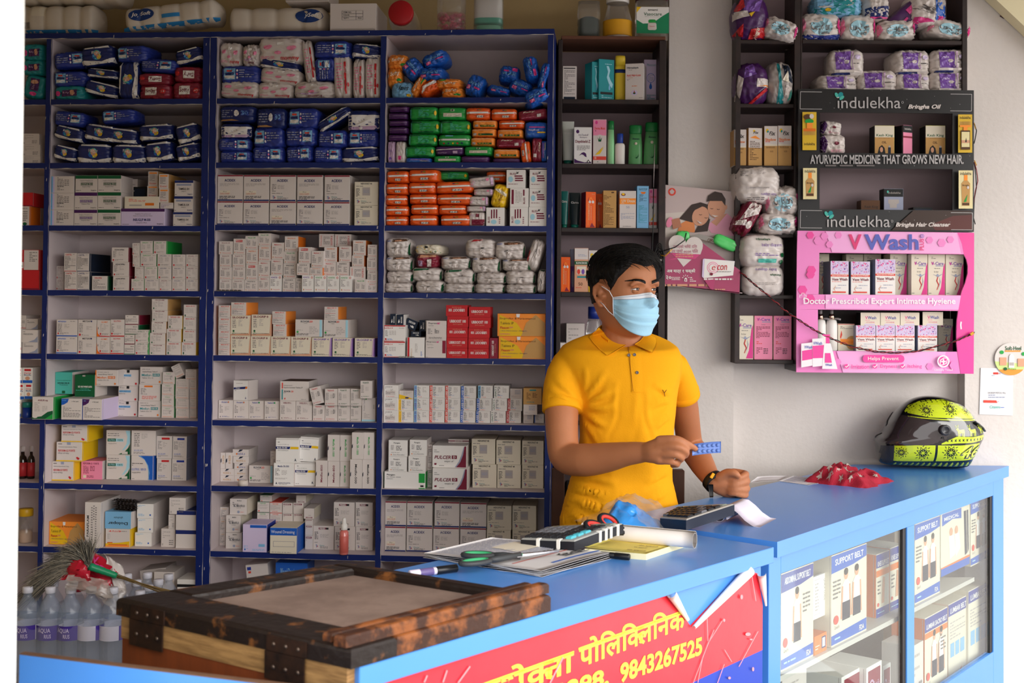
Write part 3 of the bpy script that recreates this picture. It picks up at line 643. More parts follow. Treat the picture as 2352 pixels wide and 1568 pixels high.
s_('s3', 'white carton with black title', 'DOLSTOR_20', 'k'); s_('s5', 'white carton with pale green title', 'Nucal_CM', 'n'); s_('s6', 'white carton with plum title', 'Bestpride_100', 'R')
ct('s4', 'white carton with red oval tag', 'w', 'R 20 78 76 92 r;T 48 85 50 9 W 0 Myfenic_L b;L 10 26 40 70 5 g;L 58 24 84 64 5 g;R 8 8 16 16 e;T 58 11 60 6 i 0 Pharmaceuticals')
ct('s7', 'white carton printed sideways', 'w', 'T 84 50 12 70 r 90 DOLSTOR_10 b;L 30 20 74 80 7 g;T 14 50 8 76 i 90 Pharmaceuticals')
NV = 'T 36 87 54 11 {} 0 NOVASTOR b;E 84 87 9 7 i;E 84 87 6 5 w;L 8 32 44 76 5 g;L 58 34 78 66 5 G;R 10 8 20 18 e;T 58 13 54 6 i 0 Pharmaceuticals'
ct('nvp', 'bright white carton with purple title', 'W', NV.format('v')); ct('nvg', 'bright white carton with green title', 'W', NV.format('n'))
MEB = 'T 54 90 66 9 {} 0 MERA_ER_25 b;L 8 52 80 82 4 G;L 8 44 82 50 1 r;L 8 8 76 42 5 g'
ct('me', 'white carton with orange heading', 'w', MEB.format('i'), side=pm('j'), D=.13)
SIL = 'T 47 90 76 10 {} 0 SILOGRIP_{} b;L 10 38 28 80 5 g;L 40 46 60 80 5 G;E 16 24 5 5 N;R 12 16 22 18 n;L 8 6 88 14 2 k'
ct('si', 'cream carton with brown heading', 'c', 'P e 0 2 100 2 100 8 90 12 0 8;P e 92 2 100 2 100 98 97 80;'+SIL.format('R', 8), side=pm('e'), D=.13)
ct('sp', 'cream carton with purple heading', 'c', 'P l 86 2 100 2 100 98 92 98;P v 95 2 100 2 100 98 97 98;'+SIL.format('v', 4), side=pm('v'), D=.13)
ct('rv', 'white carton with pale blue edge line', 'w', 'R 90 2 99 98 q;T 36 88 32 11 d 0 ROVOR b;T 58 88 12 11 i 0 20 b;T 38 78 14 5 g 0 Tablet;L 52 16 86 60 5 G;L 6 36 28 40 1 g;E 9 28 4 6 n;L 5 8 50 20 2 k', side=pm('w'), D=.14)
ct('rk', 'white carton with orange and teal strip', 'w', 'R 6 62 10 92 i;R 6 6 10 58 t;T 28 78 30 6 g 0 Rabeprazole;T 46 68 66 7 k 0 Gastro-resistant_Tablets_IP;T 26 48 22 9 d 0 ROVOR b;T 43 48 8 9 i 0 20 b;L 12 38 20 42 1 g;P i 14 8 20 8 18 18;L 74 6 90 10 1 g', top=pm('a'), D=.12)
ACB = 'T 46 90 52 9 {c} 0 {t} b;L 8 30 30 76 6 g;L 44 42 72 66 5 G;P {l} 10 6 14 16 18 6 14 9;L 26 8 78 14 2 {c}'
ct('af', 'white carton with navy and orange band', 'W', 'L 20 82 90 88 1 G;P b 2 64 88 70 82 58 2 54;P o 88 70 99 71 99 60 83 58;T 32 62 30 8 W 0 Acosart;L 8 46 26 50 1 g;P b 84 8 88 20 92 8', side=pm('w'), D=.07)
ct('ao', 'white carton with blue and orange title', 'w', ACB.format(c='u', t='Acosart-H', l='d')+';R 66 86 72 94 o', D=.12)
ct('ag', 'white carton with blue and green title', 'w', ACB.format(c='u', t='Vaslod-AT', l='d')+';R 64 86 72 94 n', D=.12)
ct('ar', 'white carton with brown title', 'w', ACB.format(c='R', t='VASLOD_L', l='a'), D=.12)
ct('vs', 'white carton with red title and mark', 'w', ACB.format(c='r', t='Vaslod-5', l='r')+';L 64 44 82 72 4 k', D=.12)
ct('vg', 'white carton with dark green title', 'w', ACB.format(c='N', t='Acosart-50', l='d'), D=.12)
ct('ro', 'grey white carton standing sideways', 'w', 'T 16 70 10 50 g 90 Acosart_Tablets;T 88 62 8 18 N 90 AMD;L 16 14 60 36 4 G;E 30 94 4 3 n;R 0 1 100 8 q')
RZ = 'T 50 34 56 24 {} 0 ROZVA_5 b;P d 34 60 44 96 66 99 56 76;L 44 52 66 58 1 g'
ct('rz', 'flat white carton with gold print', 'w', RZ.format('f'), D=.1); ct('ru', 'flat white carton with orange and blue print', 'w', RZ.format('u')+';R 22 22 30 46 o', D=.1)
ct('rt', 'thin white carton standing on end', 'w', 'T 60 56 34 50 f 270 ROZVA_10 b;P d 4 34 24 44 24 66 4 56', D=.1)
ct('mx', 'white carton with navy and yellow band', 'W', 'R 0 94 100 96 G;L 8 80 90 86 1 g;T 32 74 50 4 g 0 Tablets_IP_500_mg;P b 0 56 60 56 64 66 0 66;P y 62 56 100 56 100 66 66 66;T 28 61 44 7 W 0 Metfix_SR-500 b;T 32 50 48 4 k 0 मेटफिक्स;P d 82 6 86 20 92 6 86 11;L 4 6 46 10 1 g', D=.1)
ct('my', 'white carton with navy title and table', 'W', 'T 48 86 56 8 b 0 Metfix_SR-500 b;L 8 44 30 76 5 g;L 40 48 66 68 4 G;L 8 28 68 36 2 G;P d 9 5 14 18 20 5 14 10;T 54 13 60 6 b 0 ASIAN_PHARMA;L 26 5 66 9 1 g', side=pm('w'))
for q, c_, t_, lk in (('mg', 'n', 'Metfix_SR-1000', 'green'), ('mp_', 'R', 'Metfix-850', 'plum'), ('mk_', 'k', 'Metfix-500', 'black')):
 ct(q, f'upright white carton with {lk} sideways lettering', 'w', f'T 50 50 18 66 {c_} {270 if q != "mp_" else 90} {t_} b;P d 1 40 9 44 9 58 2 52', D=.1)
ct('mf', 'white carton with torn flap', 'w', 'T 56 88 26 7 k 0 MAXFLO b;L 16 60 90 80 2 g;T 56 56 66 13 d 0 RL_MAXFLO b;L 40 40 76 46 1 g;E 52 18 8 8 h;L 64 14 84 20 1 i', side=pm('c'), D=.13)
ct('tx', 'small white carton with olive title', 'w', 'T 50 86 60 7 f 0 UNINEX b;L 10 20 84 78 7 g;L 20 8 70 14 1 i')
ct('gr', 'white carton with green lid line', 'w', 'R 0 94 100 99 N;T 46 82 52 9 n 0 URICHEK b;L 8 22 88 72 6 G;R 8 6 20 16 i', top=pm('N'))
ct('gx', 'white carton with red lid line', 'w', 'R 0 94 100 99 i;T 46 82 52 9 i 0 URICHEK b;L 8 22 88 72 6 G;L 20 6 80 16 1 i', top=pm('i'))
ct('dn', 'white carton with maroon name tag', 'w', 'R 10 78 84 92 R;T 47 85 60 9 W 0 DINITA b;L 10 64 40 70 1 g;R 2 2 98 4 G')
ct('du', 'white carton with maroon foot tag', 'w', 'R 20 6 84 18 R;T 52 12 54 8 W 0 ALMINA b;L 40 30 70 36 1 g', side=pm('c'))
ct('pg', 'white grid carton with plum tag', 'w', 'R 26 85 74 93 R;T 44 89 28 6 W 0 PREGEX b;R 62 85 74 93 k;L 6 42 24 76 6 k;L 34 50 76 66 4 G;L 6 28 56 32 1 g;P h 12 22 18 22 24 14 16 8;P r 20 18 24 14 19 10;T 44 18 22 5 t 0 Divine;L 34 5 72 14 2 g', D=.12)
ct('bw', 'opened pale blue dressing carton', 'x', 'R 30 88 99 98 B;L 5 10 22 24 3 s;R 66 20 92 30 s;L 40 4 90 12 2 s;E 10 9 3 3 B', side=pm('u'), D=.1)
ct('wd', 'white and blue wound dressing carton', 'c', 'R 0 70 100 99 B;T 48 82 88 15 W 0 Wound_Dressing;T 34 91 24 5 b 0 Adhesive;R 12 26 92 48 G;R 14 28 90 46 c;L 6 3 80 7 1 g', side=pm('B'), D=.13)
ct('wb', 'blue dressing carton in shadow', 'B', 'T 40 66 50 30 q 0 Wound_Dressing;R 60 4 100 40 u', D=.1)
ct('ra', 'white carton with red lid stripe', 'W', 'R 0 92 100 99 r;T 20 82 40 8 r 0 RAPIFLO_8 b;L 70 80 94 84 1 k;L 4 30 18 68 5 g;L 24 38 56 66 4 G;P r 4 8 12 8 10 20 4 20;L 14 8 40 18 2 B;R 0 1 94 4 r', D=.1)
ct('rr', 'white carton with red stripe standing sideways', 'W', 'R 3 0 14 100 r;T 26 24 8 40 f 90 RAPIFLO_8;L 46 24 60 70 7 G;L 78 6 88 30 4 B', D=.1)
ct('nvb', 'small dark navy carton', 'd', 'T 70 50 22 60 W 90 MEWORKS b;P W 20 20 40 24 44 40 24 46;P W 26 48 40 46 36 56', side=pm('W'), D=.1)
ct('fl', 'white carton with black and pink title', 'w', 'T 34 86 46 10 k 0 Flopress- b;T 62 86 14 10 P 0 MF b;T 24 74 26 5 k 0 फ्लोप्रेस;L 8 30 30 60 5 g;L 42 34 64 58 4 k;T 46 14 64 6 k 0 Siora_Remedies;L 12 6 80 10 1 g', D=.1)
ct('fm', 'white carton with plum end block', 'w', 'P m 82 26 99 26 99 98 82 98;T 30 90 48 9 k 0 Flopress- b;T 60 90 12 9 P 0 MF b;T 24 58 30 6 k 0 फ्लोप्रेस;L 6 70 40 80 2 G;R 2 2 12 6 G', D=.1)
UBB = 'T 50 54 76 26 W {a} UBIBOOST_100 b;T 50 {z} 44 14 e {a} (5x10_Capsules)'
ct('ub', 'red carton', 'r', UBB.format(a=0, z=26)); ct('uu', 'red carton with upside-down print', 'r', UBB.format(a=180, z=80)); ct('uv', 'red carton standing on end', 'm', 'T 40 50 26 74 W 90 UBIBOOST_100 b;T 68 50 14 44 e 90 (5x10_Capsules)')
ct('mw', 'small plain white carton', 'W', 'L 8 70 76 90 2 g;R 10 20 80 56 w;L 12 26 76 52 3 g;T 44 10 60 8 i 0 Caution;L 46 36 66 70 4 G')
def lab(k, look, bc, tc, t, rot=90): ct(k, look, 'W', f'R 1 2 19 98 {bc};T 10.5 50 12 80 {tc} {rot} {t} b;L 24 16 42 90 9 k;L 58 44 84 86 5 G;L 24 6 56 12 1 i;L 24 20 60 24 1 B', D=.1)
lab('l2', 'white carton with sky blue spine', 's', 'v', 'LARB_25'); lab('la', 'white carton with red spine', 'i', 'W', 'LARB_AM'); lab('lh', 'white carton with deep blue spine', 'B', 'W', 'LARB_H')
lab('ln', 'white carton with green spine letters', 'W', 'N', 'LINACT_5'); lab('lm', 'white carton with crimson spine', 'r', 'W', 'AMLOTOP_5'); lab('ly', 'white carton with yellow spine', 'y', 'f', 'AMAZOL_10'); lab('l5', 'white carton with light blue spine', 's', 'd', 'LARB_50')
ct('tr', 'white carton with yellow wave', 'w', 'P y 0 2 100 2 60 30 0 56;L 30 50 90 90 3 G;E 55 16 14 9 b'); ct('br', 'brown carton', 'f', 'R 34 84 70 92 t;L 18 30 40 74 6 a;L 50 40 76 72 4 a;L 20 10 60 18 1 t', D=.07)
ct('sw', 'small grey white carton', 'w', 'L 40 40 84 86 3 h;L 12 10 50 30 2 G', D=.06); ct('bs', 'small white carton with blue edge', 'w', 'R 1 2 9 98 B;L 20 30 50 86 6 g;L 56 50 84 82 4 h', D=.06)
PNB = 'T 44 82 34 10 k 0 Pangen b;L 12 40 28 70 6 g;L 40 36 70 66 4 k;L 14 22 60 26 1 g;R 12 9 17 15 o;T 54 12 60 6 k 0 Siora_Remedies'
ct('pn', 'white carton with black title', 'W', PNB, side=pm('w'), D=.11); ct('pw', 'long white carton with green panel', 'W', 'R 84 36 99 92 n;R 84 1 99 6 n;T 16 80 20 12 k 0 Pangen b;L 5 64 40 70 1 g;L 5 54 22 58 1 k;R 88 12 96 22 k', side=pm('n'), D=.11)
ct('pd', 'white carton with plum flame', 'W', 'P R 70 2 99 2 99 98 94 98 90 60 82 26;P h 66 2 70 2 82 26 90 60 94 96 92 96 86 60 78 28;L 5 76 82 81 1 g;L 5 68 54 73 1 g;T 30 47 48 16 R 0 PULCER bi;R 57 40 72 56 R;T 64.5 48 7 10 W 0 D b;T 50 28 30 10 k 0 पल्सर_डि;P R 6 12 12 12 13 20 6 20;L 20 6 54 11 1 g', side=pm('w'), D=.14)
ct('pb', 'white carton half hidden behind', 'w', 'T 40 90 60 9 R 0 PULCER;L 10 10 90 80 9 g', D=.08); ct('ad', 'white carton with maroon stripe', 'w', 'R 0 40 100 64 R;T 50 52 38 14 W 0 ACIDOM b;L 8 14 50 26 1 g', D=.05)
BZ = 'T 34 78 32 11 R 0 BLISS b;P k 50 76 56 92 58 84 66 92 60 76 58 80;R 42 62 84 69 R;R 45 50 88 57 R;R 45 38 88 45 R;E 22 48 13 16 q;L 10 18 60 24 1 R'
ct('bz', 'white pad box with maroon bars', 'W', BZ, D=.1, name='pad_box', cat='box'); ct('bq', 'white pad box standing sideways', 'W', 'T 14 34 11 34 R 90 BLISS b;R 26 40 33 88 R;R 40 42 47 90 R;R 54 42 61 90 R;E 42 22 16 12 q;L 70 10 78 50 4 R', D=.1, name='pad_box', cat='box')
ct('bx', 'white pad box with long text panel', 'W', 'R 8 16 20 92 R;T 76 34 10 34 R 90 BLISS b;R 70 60 78 92 R;L 28 20 64 90 9 G', D=.1, name='pad_box', cat='box')
ct('th', 'white tablet carton with black lettering', 'W', 'T 44 52 74 50 k 0 Thyronorm b;R 0 84 100 90 k', D=.1); ct('gyo', 'grey opened carton', 'G', 'T 50 56 40 40 k 10 SP b', D=.1); ct('wt2', 'tilted white tablet carton', 'w', 'R 6 80 24 92 u;R 10 68 22 76 i;T 50 34 70 20 g 0 AMDOL;P k 44 30 50 46 54 30', D=.1)
# ================================================================ what stands on each blue shelf (rows as read off the photo)
A1, A2, A3, A4, A5 = (0, 0, 3.92), (0, 380, 4.704), (0, 660, 4.704), (0, 940, 4.704), (0, 1220, 4.506)
B1, B2, B3, B4 = (470, 60, 4.752), (470, 370, 5.057), (470, 660, 4.9), (470, 960, 4.238)
R1, R2, R3, R4 = (860, 60, 4.752), (860, 370, 4.9), (860, 670, 4.9), (860, 960, 4.752)
SH = 'top second third fourth fifth sixth seventh eighth ninth'.split()
def blue(bay, n, crop, text, **kw):
 Z = ZL if bay in ('post', 'left') else ZR
 nm = {'post': "post-side bay's", 'left': "left bay's", 'mid': "middle bay's", 'right': "right bay's"}[bay]
 lim = {'post': (xL0+.02, xv[0]), 'left': (xv[1], xl1), 'mid': (xr0, xm[0]), 'right': (xm[1], xe[0])}[bay]
 return cell(f'{nm} {SH[n-1]} shelf', FB, Z[n], *crop, text, low=n >= 6, lim=lim, ceil=Z[n-1]-TB, **kw)
blue('left', 1, A1, '''nb 440 455 780 620 r6/nw 720 400 1035 600 r8/nf 1030 415 1320 550/nb 1245 525 1590 655 r-3/nw 1560 410 1830 590 r14/nf 470 645 775 775/nw 765 605 1065 715 r-6
nw 1075 545 1240 885 r90/sx 1565 605 1822 735/sx 1242 662 1540 762/so 1232 765 1532 888/so 1545 748 1818 888/te 447 778 752 898/nw 758 715 1070 888 r-12''')
blue('post', 1, A1, 'te 205 400 392 540/te 200 540 392 668/te 225 675 392 892 r80')
blue('left', 2, A1, '''nb 450 995 765 1140 r-5/nf 905 980 1215 1112 r3/nw 445 1115 755 1285 r-12/nw 738 1105 1055 1285 r-8/nw 908 1140 1235 1298 r-6/nw 1238 1110 1555 1268 r4/nw 1565 1095 1808 1305 r16
nw 442 1295 700 1458 r-12/nw 690 1304 998 1458/nw 1002 1308 1308 1460/nw 1288 1270 1556 1458 r8/nw 1562 1275 1803 1458 r12''')
blue('post', 2, A1, 'pl 200 1202 352 1298/pl 200 1302 362 1400/pl 200 1404 362 1466')
blue('left', 3, A2, '''ia 555 115 800 294/ia 550 297 800 477/ia 545 480 795 640/ig 815 106 1053 287/ig 1058 106 1308 285/iv 805 290 1052 474/ig 1056 288 1308 472/iv 800 478 1050 640/ig 1055 476 1302 640/i5 1306 464 1780 642
or 1600 62 1707 214 D17/or 1715 92 1822 246 D17/or 1590 218 1707 332 d40/or 1718 250 1822 398/pe 1345 335 1718 458/ta 1886 160 2088 329/ta 1880 332 2084 500/ta 1870 504 2080 640/sv 1730 401 1868 462/kk 1440 230 1580 462 d110 D6/pl 1405 145 1486 462 d110 D6''')
blue('post', 3, A2, 'wo 200 440 317 637/rd 205 292 350 440/pl 205 365 412 440 d60/pl 415 320 440 637 d90')
blue('left', 4, A2, '''cr 692 945 828 1143/cr 697 1148 830 1338/cb 833 950 964 1143/cb 834 1148 966 1336/kt 993 1193 1162 1342/ka 1207 885 1387 1040/ka 1218 1043 1395 1195/ka 1220 1198 1395 1342
sm 598 1085 690 1226 d60/sm 600 1230 690 1340 d60/sm 1430 838 1510 965/sn 1515 815 1652 948/sn 1660 815 1797 954 D15/sm 1433 969 1512 1090/sn 1518 953 1690 1085/sb 1700 957 1852 1088/sb 1862 960 2003 1090/sm 2008 960 2140 1090/sm 1455 1093 1552 1220/sn 1558 1090 1700 1222/sb 1706 1092 1850 1222
sb 1861 1094 2001 1224/sm 2007 1094 2138 1226/sn 1418 1225 1557 1345/sb 1562 1226 1716 1347/sm 1720 1227 1852 1347/sb 1858 1228 2001 1347/sb 2007 1230 2138 1347''')
blue('post', 4, A2, 'rw 160 910 422 1128/rd 190 1132 420 1340')
blue('left', 5, A3, '''mb 610 346 836 528/mb 607 532 832 712/mk 843 347 1041 530/mk 840 534 1038 718/mo 1046 352 1190 532/mo 1044 536 1186 720/mr2 1194 345 1345 531/mr2 1190 535 1338 722/mm 1352 298 1497 402/mn 1350 405 1492 506/mm 1345 510 1455 613/mn 1342 617 1455 717/sg 1460 458 1617 588/sg 1458 592 1610 726
pr 1640 125 1812 243/pr 1642 246 1812 365/pr 1636 368 1797 489/pr 1620 492 1787 612/pr 1616 615 1786 732/ny 1815 304 1970 445/ny 1800 448 1958 589/ny 1796 592 1956 732/ny 1962 592 2116 732/nm 1985 186 2122 320/nm 1981 323 2118 457/nm 1977 460 2116 589''')
blue('post', 5, A3, 'pl 180 300 282 392 d60/ov 180 395 280 448 d60/gc 283 338 408 454 d60/gc 235 458 408 590/gc 240 594 408 706/ov 160 452 231 706''')
blue('left', 6, A3, '''tg 583 915 780 1150 d65/dg 808 942 1026 1166 d55/m5 1030 890 1275 1063 d60/rf 1279 890 1497 1060/rf 1279 1063 1490 1228/rf 1274 1231 1484 1394/m1 1512 857 1757 1042/mt 1503 1045 1731 1221/m1 1493 1224 1737 1402/gp 1757 914 1890 1040/gp 1748 1043 1881 1164/gp 1745 1167 1880 1287/gp 1744 1290 1881 1409
gq 1845 815 1995 950 r26/gq 2003 885 2122 998/gq 1897 988 2042 1092/gq 2046 1000 2122 1102/gq 1895 1095 2039 1200/gq 2050 1105 2122 1207/gq 1897 1204 2041 1309/gq 2050 1210 2122 1310/gq 1899 1312 2042 1412/gq 2050 1313 2122 1412/an 350 1182 575 1413 d-32/ac 662 1200 888 1412 d-22/av 895 1206 1100 1412 d-22''')
blue('post', 6, A3, 'ds 150 866 240 1032 d30/ds 245 866 352 1032 d30/ds 150 1036 264 1208 d30/ds 268 1036 350 1208 d30/ds 130 1212 232 1392 d30')
blue('left', 7, A4, '''yf 663 170 942 350/yf 610 352 886 548/yf 500 562 793 772/pk_ 877 556 1106 757/gl 1148 224 1408 488/gl 1148 492 1404 757/gt 1418 228 1682 492/gb 1416 498 1654 766/er 1692 287 1860 527/er 1694 530 1850 766/eb 1866 292 2018 530/eb 1857 533 2014 770''')
blue('left', 8, A4, '''fx 505 1212 912 1480 d40/pf 915 1002 1085 1500/do 1132 1105 1416 1286/az 1140 1290 1402 1490/lb 1480 1020 1657 1174/lb 1486 1177 1652 1328/lb 1456 1330 1637 1480/pl 1828 955 2005 1132/pl 1820 1135 1890 1284/pl 1740 1288 1890 1487/nvl 1898 1093 2118 1300/nvl 1898 1303 2118 1502''')
blue('mid', 1, B1, '''mp 160 195 398 430/mq 402 210 600 428/mp 582 132 1070 385/nb 1187 168 1596 342/nw 1602 185 1932 352 r-4/mr 1062 165 1222 600 r8/nb 1212 345 1408 605 r90/mr 1388 330 1612 792 r3/mr 1608 390 1748 788/mr 1740 357 1928 788/nf 172 436 596 616/nw 592 338 1036 500 r-8/mp 602 445 1056 640 r-5/mp 152 592 588 784 r-4/mp 582 622 957 784/mq 962 612 1418 784''')
blue('mid', 2, B1, '''nk 130 877 542 1042/nk 552 905 886 1112/nf 897 907 1247 1107/nw 1228 880 1580 1150 r32/ww 1552 928 1910 1138/ww 168 1067 512 1220/nf 518 1114 862 1318/nb 868 1108 1217 1303/nb 1222 1143 1552 1318/nf 1556 1143 1902 1312/nb 152 1224 508 1360/nb 152 1364 508 1482/nb 518 1322 867 1482/nb 872 1310 1182 1482 r3/nb 1182 1328 1498 1482/nw 1482 1314 1897 1482 r3''')
blue('mid', 3, B2, '''a1 150 158 445 461/a1 453 160 749 463/a2 759 162 1058 465/a1 1073 163 1371 467/a2 1392 163 1685 471/nx 1741 240 2015 511/a2 145 464 440 747/a2 449 466 743 747/a1 754 468 1059 748/a2 1072 470 1371 748/a2 1384 474 1681 750/nx 1740 514 2013 748''')
blue('mid', 4, B2, '''s6 165 930 328 1079/s4 335 900 473 1078/s5 472 868 621 1020/s5 622 838 771 980/s1 778 945 923 1136/s2 930 872 1086 1045/s4 1090 998 1234 1184/s1 1238 1042 1380 1232/s7 1328 845 1503 990 d50/s7 1510 848 1703 985 d50/s2 1388 995 1538 1167/s1 1560 988 1704 1168/s2 1722 918 1873 1092/s6 1893 970 2003 1114
s6 173 1083 312 1227/s6 322 1082 473 1229/s2 480 1022 621 1194/s2 628 983 771 1157/s5 920 1048 1078 1184/s2 1711 1095 1853 1222/s6 1886 1118 2003 1264/s6 172 1230 316 1372/s6 320 1232 473 1374/s4 480 1197 619 1376/s1 622 1160 759 1342/s1 770 1139 910 1322/s3 914 1188 1066 1356/s3 1070 1188 1219 1356/s2 1221 1236 1369 1356/s1 1375 1170 1526 1328
s3 1530 1170 1679 1328/s7 1685 1225 1866 1368/s6 1889 1268 2005 1414/s6 170 1375 314 1506/s6 317 1377 461 1508/s3 463 1379 619 1508/s1 622 1346 755 1508/nvp 757 1326 896 1510/s3 904 1359 1056 1512/s3 1058 1359 1128 1512/s1 1890 1418 2003 1512/nvp 1130 1325 1268 1518 d-8 D2/nvg 1275 1328 1416 1518 d-8 D2/nvg 1422 1329 1564 1519 d-8 D2/nvg 1572 1330 1711 1520 d-8 D2/s5 1745 1370 1880 1522 d-8 D2/s3 1380 1332 1526 1510/s1 1532 1332 1680 1510/s7 1690 1372 1866 1510''')
blue('mid', 5, B3, '''me 156 200 290 341/me 155 344 288 484/me 154 486 288 627/me 154 630 284 764/me 297 168 468 312/si 291 315 517 542/si 526 305 750 545/si 290 545 514 769/si 517 548 742 772/si 745 551 969 777/si 972 555 1201 782/sp 1206 562 1430 788/sp 1438 568 1665 790/sp 1688 570 1912 793/me 760 268 912 411/me 770 414 922 551/rv 1020 360 1325 555/rv 1337 362 1616 560/me 1347 217 1502 358''')
blue('mid', 6, B3, '''af 312 1048 482 1266 y12/rk 848 1055 1172 1272/vs 1175 1105 1345 1312 r14 d18/vs 1352 1140 1494 1321 d18/vg 1498 1137 1636 1321 d18/vg 1640 1140 1766 1323 d18/vg 1752 1050 1882 1238 d2 D7/ao 155 1268 320 1475/ao 323 1272 496 1478/ag 498 1275 669 1481/ag 672 1278 843 1486/ar 846 1276 1024 1493/ar 1027 1280 1208 1496/vs 1216 1322 1353 1499/vs 1357 1323 1495 1501/vg 1500 1324 1636 1503/vg 1640 1326 1764 1505/ro 1770 1241 1922 1509''')
blue('mid', 7, B4, '''rt 137 335 201 489/rt 204 335 269 489/ru 272 304 428 369/rz 276 372 430 436/ru 287 439 425 496/rz 133 492 285 553/rz 133 555 285 619/rz 289 498 425 559/ru 289 561 425 620/rv 430 460 665 632/mx 692 195 916 434/mx 920 180 1112 412 r-3/my 671 437 868 661/mx 880 430 1077 657/pl 640 320 692 432 d90 D5
mg 1197 162 1314 414/mg 1317 165 1429 416/mg 1432 140 1547 398/mg 1550 140 1648 400/mp_ 1080 412 1195 668/mp_ 1199 418 1313 669/mg 1317 420 1412 670/mk_ 1414 401 1531 686/mk_ 1535 404 1647 686''')
blue('mid', 8, B4, '''mf 245 785 410 947 d60/mf 208 945 350 1112 d50/mf 205 1115 364 1275 d45/tx 122 865 238 988 d90/tx 140 988 205 1110 d90/tx 140 1112 203 1234 d90/gr 540 748 655 810 d100/gr 513 812 630 910 d100/gx 634 817 752 916 d100/gr 511 914 629 1015 d100/gx 636 920 753 1015 d100/gr 511 1018 629 1235 d100/gx 636 1018 753 1235 d100/dn 758 824 857 926 d100/dn 862 824 962 926 d100
dn 758 929 860 1012 d100/dn 864 929 960 1012 d100/dn 758 1015 860 1235 d100/dn 864 1015 960 1235 d100/du 890 752 987 820 d100/du 966 878 1065 985 d70/pg 1256 818 1459 1051/pg 1468 820 1636 1053/pg 1057 1048 1258 1281/pg 1264 1055 1465 1286/pg 1470 1057 1636 1288/dn 978 1040 1054 1138 d60/dn 978 1142 1054 1250 d60/dn 978 986 1054 1036 d60/bw 370 1035 606 1299 d0/wd 636 1065 897 1308 d-12''')
blue('mid', 9, B4, 'wb 690 1408 1000 1690 d60/wt2 395 1408 640 1690 d70 r7')
blue('right', 1, R1, '''og 110 312 376 464/og 85 457 310 638/bl 288 320 538 592 r-46/bl 512 252 792 458 r22/bl 467 447 762 588/cy 180 618 430 788/og 380 570 570 812 r58/ot 472 580 712 788 r32/ox 652 572 957 675/og 722 662 965 800/bl 978 578 1212 808 r-24/bl 1232 622 1497 773 r-14/bi 1352 418 1598 612 r-8/bl 1472 592 1728 793 r-22/bi 1622 312 1788 582 r-78/bl 1772 402 1912 698 r76/bl 1637 648 1912 868 r24 d-12''')
blue('right', 2, R1, '''pu 150 872 368 942/pu 150 945 365 1020/pu 150 1023 365 1092/pu 148 1096 362 1176/pu 148 1180 360 1253/li 140 1256 226 1484/wp 228 1256 338 1484/gn 380 877 690 1024/gl_ 692 882 1003 1024/gn 385 1027 713 1170/gn 716 1027 1052 1172/gn 372 1174 686 1304/gs 692 1177 1043 1304/gn 335 1307 658 1430/pv 660 1307 970 1406/gl_ 976 1307 1283 1412/gl_ 640 1410 938 1484/b3 340 1433 625 1484/pu 942 1414 1255 1484
ow 1002 887 1270 1020/ow 1275 897 1555 1020/oy 1075 1022 1343 1112/ow 1355 1022 1638 1115/oy 1057 1114 1325 1206/oy 1340 1120 1618 1218/oy 1047 1210 1313 1306/rp 1325 1222 1638 1326/oy 1302 1337 1583 1436/pu 1287 1438 1588 1484/ow 1592 1265 1708 1482 r-84/rp 1716 1218 1830 1482 r-90/rp 1560 890 1900 1036 r6/b3 1642 1042 1902 1216/b3 1834 1250 1904 1482 r90''')
blue('right', 3, R2, '''ow 82 107 378 244/ow 377 92 713 234/ow 72 248 373 374/ow 377 237 688 364/ow 697 218 1115 364 r2/ow 77 377 373 495/ow 392 367 698 480/ow 697 368 1088 488/ow 82 498 383 612/ow 402 483 708 600/ow 722 490 1030 600/ow 72 615 373 726/ow 397 603 703 726/ow 738 603 1078 726/gn 717 112 1050 215 d60/wq 1060 160 1345 305 r6/wq 1108 308 1335 388/wq 1062 392 1280 498/wq 1037 502 1253 568
wm 1055 570 1243 724/ow 1256 112 1478 232 d60/ye 1318 258 1497 522 r78/bz 1486 97 1700 301/bz 1745 95 1946 304/bx 1526 304 1736 516/bz 1744 308 1946 513/bq 1258 522 1462 724/bq 1524 518 1730 724/bz 1736 516 1944 722''')
blue('right', 4, R2, '''wk 122 872 402 1070/wk 122 1075 428 1234/wi 112 1238 428 1364/wi 107 1368 428 1486/fl_ 442 938 738 1050/pi 467 1055 733 1196/wg 418 1200 758 1344/wi 442 1348 773 1486/wk 747 1075 1083 1212/wg 777 1216 1128 1374/wi 782 1378 1123 1486/wr 1022 882 1358 1072/wk 1087 1078 1413 1250/wi 1137 1254 1478 1378/wi 1127 1382 1468 1486/wk 1362 908 1698 1098/wk 1422 1100 1756 1232/wi 1482 1236 1813 1382/wi 1472 1386 1813 1486/wr 1720 870 1930 1212 r72/wi 1827 1216 1932 1486 r86''')
blue('right', 5, R3, '''ra 105 375 348 555/ra 105 559 343 747/rr 366 514 564 747/nvb 176 250 240 373/nvb 251 257 328 373/nvb 335 290 495 450 r68/nvb 505 320 572 440 d60/nvb 410 444 524 512 r90 d60/fl 582 325 810 541/fm 574 545 806 745/uu 805 150 1046 270/ub 1062 170 1301 282/ub 818 274 1058 394/ub 1064 286 1305 404/uu 815 398 1051 512/uu 1057 408 1293 518/ub 811 516 1048 630/uu 1054 522 1289 634/ub 811 634 1048 747/uu 1054 638 1288 748/uv 1294 520 1390 748/fx 1384 247 1924 499/fx 1397 503 1924 748''')
